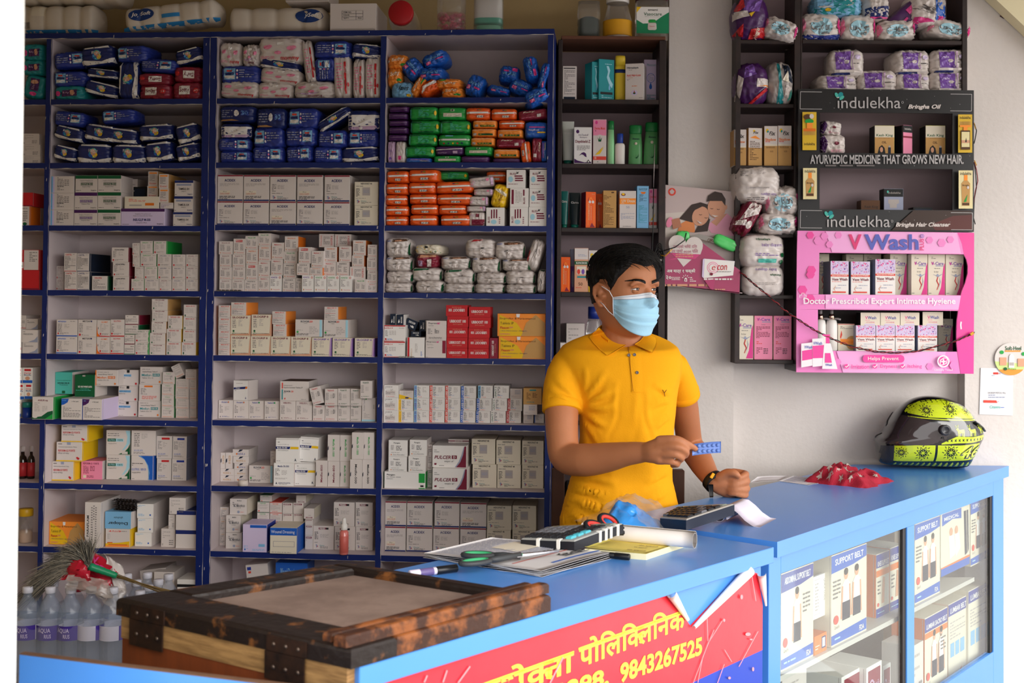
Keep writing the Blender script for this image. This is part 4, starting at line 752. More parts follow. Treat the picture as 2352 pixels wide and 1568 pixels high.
blue('right', 6, R3, '''mw 108 1050 268 1187/mw 105 1190 265 1330/mw 105 1333 264 1471/ly 270 1208 435 1336/ly 272 1339 438 1469/tr 278 1112 438 1206/l2 445 1052 614 1192/l2 445 1195 614 1332/l2 443 1335 612 1471/la 621 1053 791 1190/la 619 1194 790 1332/la 617 1336 785 1471/la 797 1055 965 1194/la 796 1198 965 1334/la 792 1338 962 1472/lh 974 1060 1144 1197/lh 973 1201 1140 1336/lh 966 1339 1135 1473
l5 1164 1055 1330 1197/lh 1149 1200 1320 1338/lh 1140 1342 1302 1476/ln 1345 1055 1514 1195/ln 1327 1199 1492 1337/ln 1309 1341 1476 1477/sw 1525 1090 1665 1197/lm 1498 1200 1662 1337/lm 1484 1341 1651 1477/br 1675 1085 1882 1262/sw 1676 1268 1832 1371 d30/sw 1676 1374 1788 1476 d60/bs 1798 1375 1908 1477''')
blue('right', 7, R4, '''pn 154 240 362 418/pn 383 237 572 409/pn 152 421 354 580/pn 369 412 560 581/pw 108 585 556 770/pd 632 300 1006 546 d32/pd 632 549 1014 783 d15/pb 583 290 629 513 d60/pb 579 517 629 748 d60/ad 805 230 1032 300 d105/nx 1060 226 1318 500/nx 1330 240 1595 504/nx 1610 246 1846 506/nx 1070 503 1333 762/nx 1340 507 1597 766/nx 1610 510 1844 769''')
blue('right', 8, R4, '''a1 72 905 347 1176/a2 355 910 631 1184/a2 655 912 926 1188/a1 937 922 1223 1194/nx 1230 955 1496 1216/nx 1505 955 1766 1217/a1 68 1180 340 1456/a2 350 1187 629 1460/a2 640 1192 921 1460/a2 934 1198 1216 1460/nx 1224 1219 1487 1462/nx 1505 1221 1760 1462''')
# ================================================================ dark wall shelves, displays and what they hold
M_dark = mat('dark_wood_laminate', '2A2222', rough=.45, spec=.35, var=.35, vscale=18, vcol='4A3630')
M_mauve = mat('mauve_back_board', 'A8949A', rough=.7, var=.15, vscale=5)
M_brown = mat('raw_brown_edge', '6A4230', rough=.7, var=.3, vscale=20)
class Pr:
 """prints on a plane, in pixels of a photo crop; every print lies a hair above the last"""
 def __init__(s, b, fr, ox, oy, k, d, T=None, step=.00025):
  s.b, s.fr, s.c, s.d, s.n, s.step, s.T = b, fr, (ox, oy, k), d, 0, step, T
 def q(s, x, y):
  p = s.fr.hit(s.c[0]+x/s.c[2], s.c[1]+y/s.c[2], s.d)
  if s.T is not None: p = s.T(*p)
  return p
 def y(s): s.n += 1; return s.d-s.n*s.step
 def poly(s, pts, M): s.b.poly([s.q(*p) for p in pts], M, y0=s.y()); return s
 def rect(s, x0, y0, x1, y1, M): return s.poly([(x0, y1), (x1, y1), (x1, y0), (x0, y0)], M)
 def ell(s, cx, cy, rx, ry, M, n=20, rot=0):
  c, q = math.cos(rad(rot)), math.sin(rad(rot))
  return s.poly([(cx+rx*math.cos(-6.2832*i/n)*c-ry*math.sin(-6.2832*i/n)*q, cy+rx*math.cos(-6.2832*i/n)*q+ry*math.sin(-6.2832*i/n)*c) for i in range(n)], M)
 def line(s, pts, w, M):
  for a, b in zip(pts, pts[1:]):
   dx, dy = b[0]-a[0], b[1]-a[1]; L = math.hypot(dx, dy) or 1; nx, ny = -dy/L*w/2, dx/L*w/2
   s.poly([(a[0]+nx, a[1]+ny), (b[0]+nx, b[1]+ny), (b[0]-nx, b[1]-ny), (a[0]-nx, a[1]-ny)], M)
  return s
 def text(s, t, x0, y0, x1, y1, M, rot=0, bold=0, shear=0, res=3):
  (a, z0), (c, z1) = s.q(x0, (y0+y1)/2), s.q(x1, (y0+y1)/2)
  _, zt = s.q((x0+x1)/2, y0); _, zb = s.q((x0+x1)/2, y1)
  w, h = math.hypot(c-a, z1-z0), zt-zb; tilt = math.degrees(math.atan2(z1-z0, c-a))
  if rot in (90, 270): w, h = h, w
  vs, fs, _a = glyphs(t, bold, shear, res); y = s.y(); an = rad(rot+tilt); cc, ss = math.cos(an), math.sin(an)
  s.b.add([((a+c)/2+p*w*cc-q*h*ss, y, (zt+zb)/2+p*w*ss+q*h*cc) for p, q in vs], fs, M)
  return s
 def lines(s, x0, y0, x1, y1, n, M, seed=1):
  r = random.Random(seed); h = (y1-y0)/n
  for i in range(n):
   x, yy = x0, y0+h*(i+.3)
   while x < x1:
    w = r.uniform(.05, .2)*(x1-x0); s.n -= 1; s.rect(x, yy, min(x1, x+w), yy+h*.45, M); x += w+(x1-x0)*.03
    if r.random() < .12: break
  s.n += 1
  return s
FD = Fr((0, 3.93, 0), 0)
D1, D2, E1, E2, E3, G_ = (1270, 0, 3.921), (1270, 380, 4.9), (1670, 0, 3.986), (1670, 200, 3.986), (1670, 510, 3.986), (1950, 700, 3.734)
def dh(x, y, d=0): return FD.hit(x, y, d)
def dbox(name, par, x0, x1, z0, z1, d0, d1, M=None): return B().box((x0, d0, z0), (x1, d1, z1), M or M_dark, bev=.0015).obj(name, par)
# --- narrow dark shelf behind the man
xa, xb, xc, xd = dh(1280, 400)[0], dh(1290, 400)[0], dh(1513, 400)[0], dh(1529, 400)[0]
ZD = [dh(1400, y)[1] for y in (83, 228, 376, 523, 671, 818, 966, 1110)]
t = empty('wall_shelf', FD.at(xa, 0), 'narrow dark wood wall shelf between the blue unit and the white pillar', 'shelf', T=Matrix.Translation(FD.at(0, 0)))
for p, q in ((xa, xb), (xc, xd)): dbox('side_panel', t, p, q, .02, ZD[0]-.012, 0, .2)
dbox('top_board', t, xb-.004, xd-.003, ZD[0]-.011, ZD[0], -.004, .2, M_brown)
for z in ZD[1:]: dbox('shelf', t, xb+.0003, xc-.0003, z-.015, z, .001, .2)
B().box((xa, .2005, .02), (xd, .21, ZD[0]-.012), M_mauve).obj('back_panel', t)
# --- printed designs of toiletries
def tc_(key, look, body, els, side=None, D=.07, name='toiletry_carton', **kw): ct(key, look, body, els, side, None, D, name, 'carton')
tc_('hb', 'white carton with black foot band', 'w', 'R 6 92 90 95 k;L 10 14 88 88 18 g;R 8 1 90 8 d')
tc_('tl', 'teal carton with water drop', 't', 'R 0 86 99 98 t;L 40 86 84 90 1 q;P q 50 84 60 70 52 56 66 40 86 30 92 40 76 50 66 60 74 74 64 84;E 70 30 6 5 s;P s 64 32 76 32 70 42;R 10 14 90 20 k;L 18 4 84 12 2 q', side=pm('t'), D=.05)
tc_('hl', 'white hair cream carton with dark heading', 'w', 'T 40 88 64 7 d 0 Himalaya b;L 18 80 66 84 1 G;T 46 68 78 6 i 0 Anti_Hair-Loss b;T 26 62 30 4 e 0 Cream;L 10 54 66 58 2 g;L 36 36 66 40 1 o;E 50 20 18 7 x;P N 42 18 50 26 58 18 50 16;P i 48 20 50 30 52 20;L 76 5 96 7 1 d', side=pm('w'))
tc_('ms', 'pale blue moisturiser carton with drop', 'x', 'T 60 88 72 6 t 0 Moistcam;E 56 58 34 11 B;E 56 58 31 10 x;L 34 50 78 66 5 h;E 54 37 12 5 B;P B 42 39 66 39 54 48;L 24 8 94 20 3 t')
tc_('dz', 'white shampoo carton with purple lettering', 'W', 'E 20 88 9 5 V;T 52 79 56 5 V 0 Anti_Dandruff;T 52 72 42 5 V 0 Shampoo;T 50 60 86 10 R 0 Dayshield-Z b;L 16 36 90 50 4 g;P V 28 22 44 30 56 32 68 28 72 18 62 20 54 24 44 26;P V 2 2 98 2 98 6 60 4 20 9 2 14;P k 72 6 82 12 90 6 82 1;P W 77 6 82 9 86 6 82 3')
tc_('dm', 'pink and white lotion carton', 'w', 'R 0 64 99 99 p;E 24 93 10 4 P;T 50 80 80 6 i 0 Derma_Moist b;L 14 72 84 76 1 R;E 50 55 30 11 w;P N 40 50 34 60 46 54 50 64 54 54 66 60 60 50;P y 14 20 80 40 60 30 84 38 50 22;R 0 9 99 17 i;L 10 10 90 16 2 c;L 30 3 66 6 1 g', side=pm('p'))
tc_('am', 'bright orange carton', 'O', 'P j 20 6 20 70 50 86 84 70 84 6;P O 24 6 24 68 50 83 80 68 80 6;T 32 44 15 46 e 90 ACNEMOIST b;L 48 20 58 60 9 e;E 40 72 12 4 w;E 70 72 12 4 w;P m 20 76 30 86 26 72;P m 40 2 60 14 90 2;T 72 94 32 3 e 0 Canixa', side=pm('m'), D=.05)
tc_('gd', 'mustard gold carton full of small print', 'f', 'E 72 95 12 2 a;L 4 4 80 88 26 a', side=pm('j'))
tc_('uv', 'white sunscreen carton with orange band', 'w', 'E 22 90 14 4 R;E 22 91 9 3 y;R 0 64 99 80 j;T 54 73 84 8 c 0 UV_Doux b;L 10 65 90 68 1 c;T 50 56 20 6 h 0 50;L 8 22 90 40 7 h;L 20 3 70 6 1 g', side=pm('w'))
tc_('ry', 'sky blue carton with orange sun', 's', 'T 52 92 70 5 d 0 RAYSTOP;P o 28 86 76 86 66 81 40 81;L 20 62 84 80 9 d;L 14 12 88 54 22 t')
tc_('pt', 'purple carton mostly hidden', 'h', 'R 0 0 99 60 v;E 60 30 30 20 h', D=.04)
tc_('sc', 'peach sunscreen carton with silver top', 'e', 'R 0 74 99 99 w;L 26 80 88 86 2 h;R 0 62 99 70 N;T 50 66 80 4 W 0 SUNCROS b;R 16 40 84 58 c;E 30 46 12 6 i;E 62 46 12 6 v;R 20 32 84 36 t;T 44 18 30 7 a 0 50;L 10 8 70 11 1 i')
FX = 'E 22 88 11 5 y;E 26 86 7 3 t;T 60 82 48 9 k 0 Fix i;L 44 75 80 78 1 g;T 48 66 84 7 o 0 Skadow b;L 8 58 84 62 1 i;'
tc_('sk', 'white to yellow sun cream carton', 'w', 'R 0 0 99 50 f;R 0 50 99 54 c;'+FX+'L 14 44 80 48 2 a;L 44 34 70 38 2 a', side=pm('f'))
tc_('sq', 'sun cream carton showing its small print', 'w', 'R 0 0 99 48 f;E 40 92 9 3 y;T 54 88 40 7 k 0 Fix i;P j 10 74 90 70 50 80;L 10 14 84 66 12 a', side=pm('f'))
tc_('sy', 'white and lemon sun cream carton', 'w', 'R 0 0 99 36 y;R 0 36 99 50 z;'+FX, side=pm('a'))
VC = 'T 56 {} 72 7 R 0 V-Care b;R 40 {} 88 {} h;'
tc_('vc', 'white intimate wash carton with pink curve', 'c', 'P P 99 2 60 2 76 20 84 50 90 70 99 80;L 20 88 86 94 2 g;T 55 78 72 8 v 0 V-Care b;T 27 78 18 8 P 0 V- b;R 44 71 90 73 h;L 36 64 80 67 1 g;T 48 58 26 4 g 0 fix_door;P h 26 52 58 48 90 54 60 45;E 56 49 6 4 h;P r 56 46 48 36 60 26 50 14 54 14 65 27 54 36 60 46;P h 66 46 74 34 66 22 62 12 64 22 70 34;L 4 4 22 7 1 g', side=pm('c'))
tc_('vp', 'pink carton back covered in small print', 'p', 'T 50 92 74 7 v 0 V-Care b;T 22 92 18 7 P 0 V- b;R 42 85 90 87 h;T 50 80 22 3 g 0 fix_door;L 10 48 86 76 9 R;L 12 34 80 42 2 i;L 12 12 44 28 5 R;L 50 12 76 26 4 k', side=pm('c'))
tc_('vw', 'white wash carton with pink blossom top', 'W', 'R 0 62 99 99 x;F 6 62 94 99 60 pPPlv;R 0 54 99 60 i;T 50 57 84 4 W 0 Expert_Intimate_HYGIENE b;T 50 46 86 8 R 0 Vase_Wash b;L 8 37 92 40 1 i;P e 18 30 28 26 16 18 30 8 20 18 30 26;L 40 26 86 30 1 h;L 24 18 92 22 1 h;R 12 6 84 10 i', side=pm('h'))
tc_('vs_', 'small cream wash carton', 'c', 'T 58 60 44 24 u 0 Wash b;T 30 60 14 24 P 0 V b;L 24 34 76 44 1 p;T 50 24 42 9 P 0 HYGIENE;P x 20 12 74 12 74 2 20 2', side=pm('k'), D=.05)
tc_('hf', 'white carton with yellow circle', 'c', 'R 0 97 99 99 r;L 14 80 90 92 3 g;P i 12 50 20 76 26 60 18 44;E 86 30 40 26 f;R 14 24 99 44 j;T 60 34 64 10 o 0 Hemecet', side=pm('a'), D=.05)
tc_('kg', 'gold hair oil carton', 'z', 'R 0 0 99 60 f;R 0 60 99 99 c;T 50 66 84 11 N 0 Kesh_King b;L 20 56 80 58 1 a;T 48 43 24 8 a 0 OIL b;P k 12 0 22 26 36 34 50 24 56 0;E 34 18 8 9 e;R 68 4 82 26 d;R 70 26 80 32 G', side=pm('k'), D=.06)
tc_('rs', 'rose carton with black lid', 'p', 'R 0 76 99 99 k;T 52 88 70 7 w 0 Indulekha;R 0 58 99 64 m', side=pm('k'), D=.06)
tc_('kx', 'flat dark brown carton', 'a', 'T 54 36 70 30 k 0 Kesh_King', D=.05); tc_('ix', 'black and silver hair oil carton', 'h', 'R 0 64 99 99 k;E 20 86 5 6 T;T 54 82 64 9 G 0 indulekha;P G 30 14 30 30 22 36 22 52 78 52 78 36 66 30 66 14', side=pm('k'), D=.05); tc_('kz', 'flat black carton', 'k', 'R 10 30 90 60 d', D=.05)
# diapers on the dark shelves
def dp(key, look, body, els, shape=('brick', 4, .16), D=.15): pk(key, look, body, els, 'diaper_pack', 'pack', D, shape)
CUD = 'E 50 46 27 32 q;T 50 52 52 28 g 0 Cuddlers b;T 56 30 26 13 g 0 Pants b;P p 3 20 14 50 8 90 3 80;P P 94 20 98 50 94 90 88 60'
dp('cu', 'pink and white nappy pack', 'w', CUD); dp('cn', 'pink nappy pack with navy foot', 'w', 'P u 2 2 98 2 98 26 60 18 2 24;'+CUD.replace('46 27', '52 27')); dp('cd', 'plum and white nappy pack', 'R', 'P w 20 30 90 70 80 95 30 90;E 72 30 14 12 w;P w 6 10 60 24 50 40 10 24')
dp('cb_', 'navy backed white nappy pack', 'w', 'P b 2 2 98 2 98 56 2 46;E 58 30 16 14 w;P P 2 2 98 2 98 10 2 8'); dp('cp', 'dark plum pack with white side band', 'V', 'R 4 20 98 38 w;R 60 60 84 84 P;P P 2 44 50 52 50 60 2 56', ('brick', 7, .05)); dp('ct_', 'teal pack with white clouds', 's', 'R 4 4 96 96 t;E 70 62 12 22 w;E 24 40 14 7 w;E 30 24 6 8 y;R 4 40 40 92 s')
dp('ch', 'white and blue nappy pack standing on end', 'w', 'R 62 4 98 96 B;T 32 50 20 60 g 70 Cuddlers b;E 80 66 14 20 G;R 70 14 90 26 P;P P 4 4 60 10 40 20 6 24')
dp('hu', 'round purple and red nappy pack', 'V', 'P v 30 60 70 60 84 96 36 98;P r 6 66 30 96 34 70 14 60;P w 3 44 46 50 40 62 3 62;P y 44 56 60 60 50 48;P r 44 4 90 8 86 28 50 22;T 66 15 22 14 c 70 Huggies b;P r 2 14 30 34 30 8', ('brick', 2.6, .1), .16); dp('hv', 'purple nappy pack with cream label', 'V', 'P v 24 60 60 70 50 96 30 90;P w 60 40 97 40 97 60 62 60;P j 62 42 97 42 97 46;P r 40 3 90 40 94 34 50 2;P w 2 10 14 10 24 60 10 70', ('brick', 2.8, .1), .16)
dp('ht', 'green white nappy pack with teal edge', 'G', 'P t 34 3 60 3 50 50 44 97 34 97 40 50;P d 60 60 92 50 80 90 56 96;P w 60 20 90 10 86 40 66 46;P c 52 56 76 50 72 78;P T 72 8 92 20 86 36', ('brick', 3, .1), .16)
HB = 'P v 22 16 66 16 60 40 62 92 18 90;T 38 66 22 14 x 0 baby b;E 50 52 7 7 w;P l 66 16 70 16 66 50 70 92 64 92;L 68 42 92 48 1 k;E 80 70 8 9 x;P b 4 3 60 4 58 12 4 10;R 4 12 96 22 w'
dp('hp', 'white and violet baby pack', 'w', HB, ('brick', 5, .12)); dp('hq', 'white baby pack with small print', 'w', 'L 10 74 26 90 5 g;L 30 80 66 94 4 G;T 70 24 34 10 v 180 baby_diapers;L 24 6 60 16 2 g;R 30 40 70 44 G', ('brick', 4, .12)); dp('hr', 'white baby pack lettered in violet', 'w', 'T 48 86 30 9 N 0 Himalaya b;T 66 68 44 13 v 0 baby_diapers;L 30 34 80 44 2 v;R 36 14 76 26 T;E 90 38 5 7 N;E 88 16 5 7 N', ('brick', 4.5, .07), .12); dp('hs', 'white baby pack lettered upside down', 'w', 'T 56 86 48 12 v 180 baby_diapers;T 78 68 26 9 N 180 Himalaya b;L 30 34 80 44 2 G', ('brick', 4.5, .07), .12)
dp('wx', 'white and plum pad pack on its side', 'w', 'P V 2 2 20 4 30 60 16 97 2 97;E 62 56 9 9 R;L 40 10 90 24 3 p', ('brick', 5, .12), .12)
# --- goods of the narrow shelf
def dcell(where, z, crop, text, **kw): return cell(where, FD, z, *crop, text, depth=.2, **kw)
L1 = (xb, xc)
dcell("dark wall shelf's top row", ZD[1], D1, 'hb 88 595 214 900/tl 352 555 412 900 y-24/tl 414 530 556 900 y-20/hl 655 568 815 902 y14 d8/ms 820 537 955 902 d75', lim=L1, ceil=ZD[0]-.012)
dcell("dark wall shelf's second row", ZD[2], D1, 'dz 190 1145 350 1470/dm 362 1075 482 1470', lim=L1)
dcell("dark wall shelf's third row", ZD[3], D2, 'am 370 295 487 700 y-14/am 488 318 560 700 d60/gd 565 282 714 704/uv 750 285 935 706/ry 945 230 1078 709/dm 1082 262 1186 709 d40', lim=L1)
dcell("dark wall shelf's fourth row", ZD[4], D2, 'am 70 1030 194 1420/pt 195 940 241 1416 d60/sc 243 928 398 1421/sy 402 955 560 1426/pt 566 960 700 1426/ry 704 950 830 1426', lim=L1)
dcell("dark wall shelf's fifth row", ZD[5], (1270, 640, 2.614), 'pl 80 268 190 462 d110/pl 25 385 80 462 d20/hb 380 290 470 462 d60', lim=L1)
# --- bottles, tubes and jars
def mt(n, h, **kw): return mat(n, h, **kw)
M_clear = mat('clear_plastic', 'F4F2F0', rough=.12, spec=.5, trans=.85, alpha=.55)
M_white = mat('white_plastic', 'EDE9E4', rough=.35); M_blue = mat('blue_cap_plastic', '1C3F9E', rough=.35); M_chrome = mat('gold_chrome', 'E0C8B0', rough=.15, metal=1)
def lathe_thing(name, label, cat, T, w, h, parts, group=None):
 """parts: (name, profile in width and height units, material, squash across, square)"""
 t = empty(name, None, label, cat, T=T, group=group)
 for p in parts:
  sy = p[3] if len(p) > 3 else 1; pw = p[4] if len(p) > 4 else 1
  B().lathe([(r*w, z*h) for r, z in p[1]], p[2], 24, sy=sy, pw=pw).obj(p[0], t)
 return t
def stand(fr, crop, x0, y0, x1, y1, base, d, name, label, cat, parts, group=None, lean=0):
 ox, oy, k = crop; X0, X1 = ox+x0/k, ox+x1/k
 a0, a1 = fr.hit(X0, oy+y1/k, d)[0], fr.hit(X1, oy+y1/k, d)[0]; top = fr.hit((X0+X1)/2, oy+y0/k, d)[1]
 return lathe_thing(name, label, cat, fr.M @ Matrix.Translation(((a0+a1)/2, d, base+.0004)) @ Matrix.Rotation(rad(lean), 4, 'Y'), (a1-a0), top-base, parts, group)
yl = mt('yellow_bottle', 'E8C838', rough=.35); gr_ = mt('pale_green_bottle', '8FD89A', rough=.3); gcap = mt('green_cap', '17793A', rough=.35); tube = mt('tube_film', 'D8DCD4', rough=.3)
def slab(bm, e, y, M, flip=1):
 pass
stand(FD, D1, 557, 505, 652, 900, ZD[1], .045, 'lotion_bottle', 'yellow lotion bottle behind the teal cartons, dark shelf top row', 'bottle', [('body', [(.46, 0), (.5, .02), (.5, .74), (.47, .8)], yl, .45), ('cap', [(.47, .801), (.48, .95), (.44, 1)], yl, .45), ('logo', [(.505, .62), (.505, .7)], mt('navy_label', '1A2F6A'), .46)])
stand(FD, D1, 488, 1090, 552, 1470, ZD[2], .05, 'slim_bottle', 'slim pale green bottle with dark green cap', 'bottle', [('body', [(.46, 0), (.5, .02), (.5, .5), (.42, .8)], gr_, .7), ('cap', [(.38, .801), (.44, .81), (.42, .99), (.3, 1)], gcap, .7)])
stand(FD, D1, 555, 1205, 650, 1468, ZD[2], .05, 'squat_bottle', 'white bottle with bright blue cap', 'bottle', [('body', [(.44, 0), (.46, .05), (.47, .62), (.4, .68), (.25, .7)], M_white, .6), ('cap', [(.27, .705), (.3, .72), (.3, .98), (.26, 1)], M_blue, .9)])
for i, (a, b_, c, e, nm) in enumerate(((680, 1130, 805, 1470, 'shorter'), (812, 1105, 948, 1470, 'taller'))):
 o = stand(FD, D1, a, b_, c, e, ZD[2], .05, 'shampoo_bottle', f'{nm} of the two green shampoo bottles with dark caps', 'bottle', [('body', [(.46, 0), (.5, .04), (.48, .5), (.42, .78)], mt('shampoo_green', '5FA868', rough=.3), .5), ('cap', [(.42, .785), (.45, .8), (.46, .97), (.4, 1)], gcap, .5)], 'green shampoo bottles', lean=i*2)
 w, h = dh(1270+c/3.921, 300, .05)[0]-dh(1270+a/3.921, 300, .05)[0], dh(1400, b_/3.921, .05)[1]-ZD[2]
 b = B(); b.text('Aloevera', 0, h*.66, w*.5, h*.05, 'd', surf=lambda x, z: -w*.249, shear=.2, bold=.02)
 for q in range(7): b.poly([(-w*.02+q*.001, h*.17), (w*(.02+.0*q), h*.17), (w*math.sin(q-3)*.3*1.0, h*(.2+.06*math.cos((q-3)*.5)*2))], pm('N'), y0=-w*.253)
 b.lathe([(0.001, 0), (w*.1, 0), (w*.1, .0008)], pm('c'), 14, T=Matrix.Translation((0, -w*.25, h*.54)) @ Matrix.Rotation(rad(90), 4, 'X'))
 b.obj('label_print', o)
def tubes(crop, x0, y0, x1, y1, base, d, label, bm_, cm, bandm, txt):
 ox, oy, k = crop; a0, a1 = dh(ox+x0/k, 400, d)[0], dh(ox+x1/k, 400, d)[0]; z1 = dh(ox+(x0+x1)/2/k, oy+y0/k, d)[1]; w, h = a1-a0, z1-base
 t = empty('cream_tube', None, label, 'tube', T=FD.M @ Matrix.Translation(((a0+a1)/2, d, base+.0004)))
 B().grid(lambda u, v: (w*(.5-.09*(1-v))*math.cos(6.2832*u), w*.36*(1-v)**.6*math.sin(6.2832*u)+.0008*math.sin(6.2832*u), h*(.1+.9*v)), 24, 8, bm_).obj('body', t)
 B().lathe([(w*.3, 0), (w*.34, .004), (w*.34, h*.1)], cm, 20).obj('cap', t)
 b = B(); b.grid(lambda u, v: (w*(.502-.09*(1-(.02+.12*v)))*math.cos(6.2832*u), w*.366*(1-(.02+.12*v))**.6*math.sin(6.2832*u), h*(.12+.11*v)), 24, 2, bandm)
 b.text(txt, 0, h*.72, w*.66, h*.06, 'W', surf=lambda x, z: -w*.36*(1-(z/h-.1)/.9)**.6-.001)
 b.obj('print', t)
tubes(D1, 78, 1095, 188, 1468, ZD[2], .05, 'pale face cream tube with green cucumber print, standing on cap', tube, mt('teal_cap', '0F6A5A', rough=.3), mt('lime_print', 'A8C878'), 'Himalaya')
tk = mt('black_tube', '1E2A2C', rough=.25); tcap = mt('teal_cap', '0F6A5A')
tubes(D2, 88, 290, 176, 690, ZD[3], .05, 'dark teal cream tube beside the shelf post', mt('teal_tube', '14605C', rough=.25), tcap, mt('orange_band', 'E07028'), 'Clarina')
tubes(D2, 184, 308, 312, 690, ZD[3], .05, 'black cream tube with white splash, second on its row', tk, tcap, mt('orange_band', 'E07028'), 'Clarina')
stand(FD, (1270, 640, 2.614), 205, 168, 280, 462, ZD[5], .04, 'clear_bottle', 'clear bottle with navy cap standing behind the collar', 'bottle', [('body', [(.62, 0), (.62, .55), (.5, .68), (.44, .74)], M_clear, .8), ('cap', [(.46, .75), (.44, 1.0)], mt('navy_cap', '1A2C78', rough=.35))])
# on top of the narrow shelf
stand(FD, D1, 217, 18, 428, 325, ZD[0], .09, 'plastic_tub', 'clear ribbed tub of dark sachets on top of the wall shelf', 'tub', [('body', [(.42, 0), (.5, .03), (.47, .2), (.5, .22), (.47, .4), (.5, .42), (.47, .6), (.5, .62), (.46, .99)], M_clear, .7, .6), ('sachets', [(.4, .01), (.44, .3), (.4, .55), (.2, .62)], mt('sachet_green', '163830', rough=.4), .7, .6)])
stand(FD, D1, 452, -30, 712, 325, ZD[0], .09, 'storage_jar', 'big jar with white lid and yellow label', 'jar', [('body', [(.46, 0), (.5, .05), (.5, .42), (.36, .78), (.36, .84)], M_clear), ('contents', [(.4, .01), (.46, .05), (.46, .3), (.2, .36)], mt('wafer_cream', 'D8C8B8', rough=.7)), ('lid', [(.39, .84), (.4, .86), (.4, .97), (.36, 1)], M_white), ('label', [(.505, .1), (.51, .12), (.51, .42), (.505, .44)], mt('yellow_label', 'E8A820'))])
t = stand(FD, D1, 742, 0, 1030, 325, ZD[0], .09, 'jelly_tub', 'square tub with green and white petroleum jelly label', 'tub', [('body', [(.46, 0), (.5, .03), (.5, .92), (.47, .94)], M_clear, .7, .45), ('lid', [(.48, .945), (.5, .96), (.5, 1.1), (.46, 1.12)], mt('maroon_lid', '5A1E28', rough=.4), .7, .45)])
w = dh(1270+1030/3.921, 40, .09)[0]-dh(1270+742/3.921, 40, .09)[0]
b = B().box((-w*.5, -w*.372, w*.2), (w*.5, -w*.368, w*1.02), mt('label_green', '1C8A5C'))
Q = Pr(b, Fr((0, 0, 0)), 0, 0, 1, -w*.3735, step=.0004)
qs = lambda pts: [(x*w, z*w) for x, z in pts]
b.poly(qs([(-.5, .62), (-.3, .5), (.0, .52), (.3, .74), (.5, .86), (.5, 1.02), (-.5, 1.02)]), pm('W'), y0=-w*.374)
b.poly(qs([(-.5, 1.02), (-.5, .84), (-.36, 1.02)][::1]), pm('y'), y0=-w*.376)
b.text('emami', 0, w*.93, w*.3, w*.06, 'k', surf=lambda x, z: -w*.377, bold=.02); b.text('Vasocare', 0, w*.8, w*.56, w*.1, 'N', surf=lambda x, z: -w*.377, bold=.01); b.text('HERBAL PETROLEUM JELLY', 0, w*.71, w*.5, w*.02, 'g', surf=lambda x, z: -w*.377)
b.lathe([(w*.1, 0), (w*.14, w*.04), (w*.13, w*.2), (w*.1, w*.23)], pm('w'), 16, T=Matrix.Translation((-.02*w, -w*.374, w*.3)), sy=.05); b.lathe([(w*.11, w*.23), (w*.12, w*.3), (w*.08, w*.33)], pm('n'), 16, T=Matrix.Translation((-.02*w, -w*.374, w*.3)), sy=.05)
b.text('Vasocare', -.02*w, w*.42, w*.16, w*.04, 'r', surf=lambda x, z: -w*.384); b.obj('label', t)
# --- shelf column and upper shelf in the niche
FN = Fr((0, 3.95, 0), 0)
nh = lambda x, y, d=0: FN.hit(x, y, d)
xp0, xp1, xp2, xq0, xq1 = nh(1691, 300)[0], nh(1824, 300)[0], nh(1838, 300)[0], nh(2210, 100)[0], nh(2222, 100)[0]
xpm = xn0+.002
ZN = [nh(1760, y)[1] for y in (91.5, 238, 380, 536, 677, 826)]
ztop = 2.62
t = empty('niche_shelf', None, 'dark wood shelf column right of the white pillar', 'shelf', T=Matrix.Translation(FN.o))
DN = .145
dbox('side_panel', t, xpm, xp0, ZN[5]-.012, ztop, 0, DN); dbox('side_panel', t, xp1, xp2, ZN[5]-.02, ztop, 0, DN)
for z in ZN: dbox('shelf', t, xp0+.0003, xp1-.0003, z-.013, z, .0005, DN)
B().box((xpm, DN+.0003, ZN[5]-.012), (xp2, DN+.004, ztop), M_mauve).obj('back_panel', t)
t = empty('upper_shelf', None, 'wide dark shelf of nappies above the black display', 'shelf', T=Matrix.Translation(FN.o))
ZU = [nh(2030, 92)[1], nh(2030, 211)[1]]
dbox('side_panel', t, xq0, xq1, ZU[1]-.02, ztop, 0, DN)
dbox('side_panel', t, xp2+.0005, xp2+.006, ZU[1]-.02, ztop, .001, DN)
for z in ZU: dbox('shelf', t, xp2+.0065, xq0-.0003, z-.013, z, .0005, DN)
B().box((xp2+.001, DN+.0003, ZU[1]-.02), (xq1, DN+.004, ztop), M_mauve).obj('back_panel', t)
def ncell(where, z, crop, text, **kw): return cell(where, FN, z, *crop, text, depth=DN, **kw)
ncell("niche shelf's top row", ZN[0], E1, 'hu 48 -45 392 366 d-25/cu 312 128 672 385 r-17 d-22')
ncell("niche shelf's second row", ZN[1], E1, 'hv 78 578 396 985 d-25/ht 372 574 626 988 d-15')
ncell("niche shelf's third row", ZN[2], E2, 'sk 62 388 176 716/sq 197 373 326 717 y-8/sk 341 356 462 717/sk 466 353 590 717')
ncell("niche shelf's fourth row", ZN[3], E2, 'hq 86 745 505 1046 d-25/cd 58 1030 330 1336 r-30 d-28/cu 336 908 685 1184 r6 d-20/cu 292 1162 660 1345 d-25')
ncell("niche shelf's fifth row", ZN[4], E3, 'hr 130 126 550 402 d-30 D17/hs 140 402 526 666 d-20')
ncell("niche shelf's bottom row", ZN[5], E3, 'vc 72 856 240 1259/vp 249 858 416 1260/vp 426 858 590 1260', lim=(xp0, xp1))
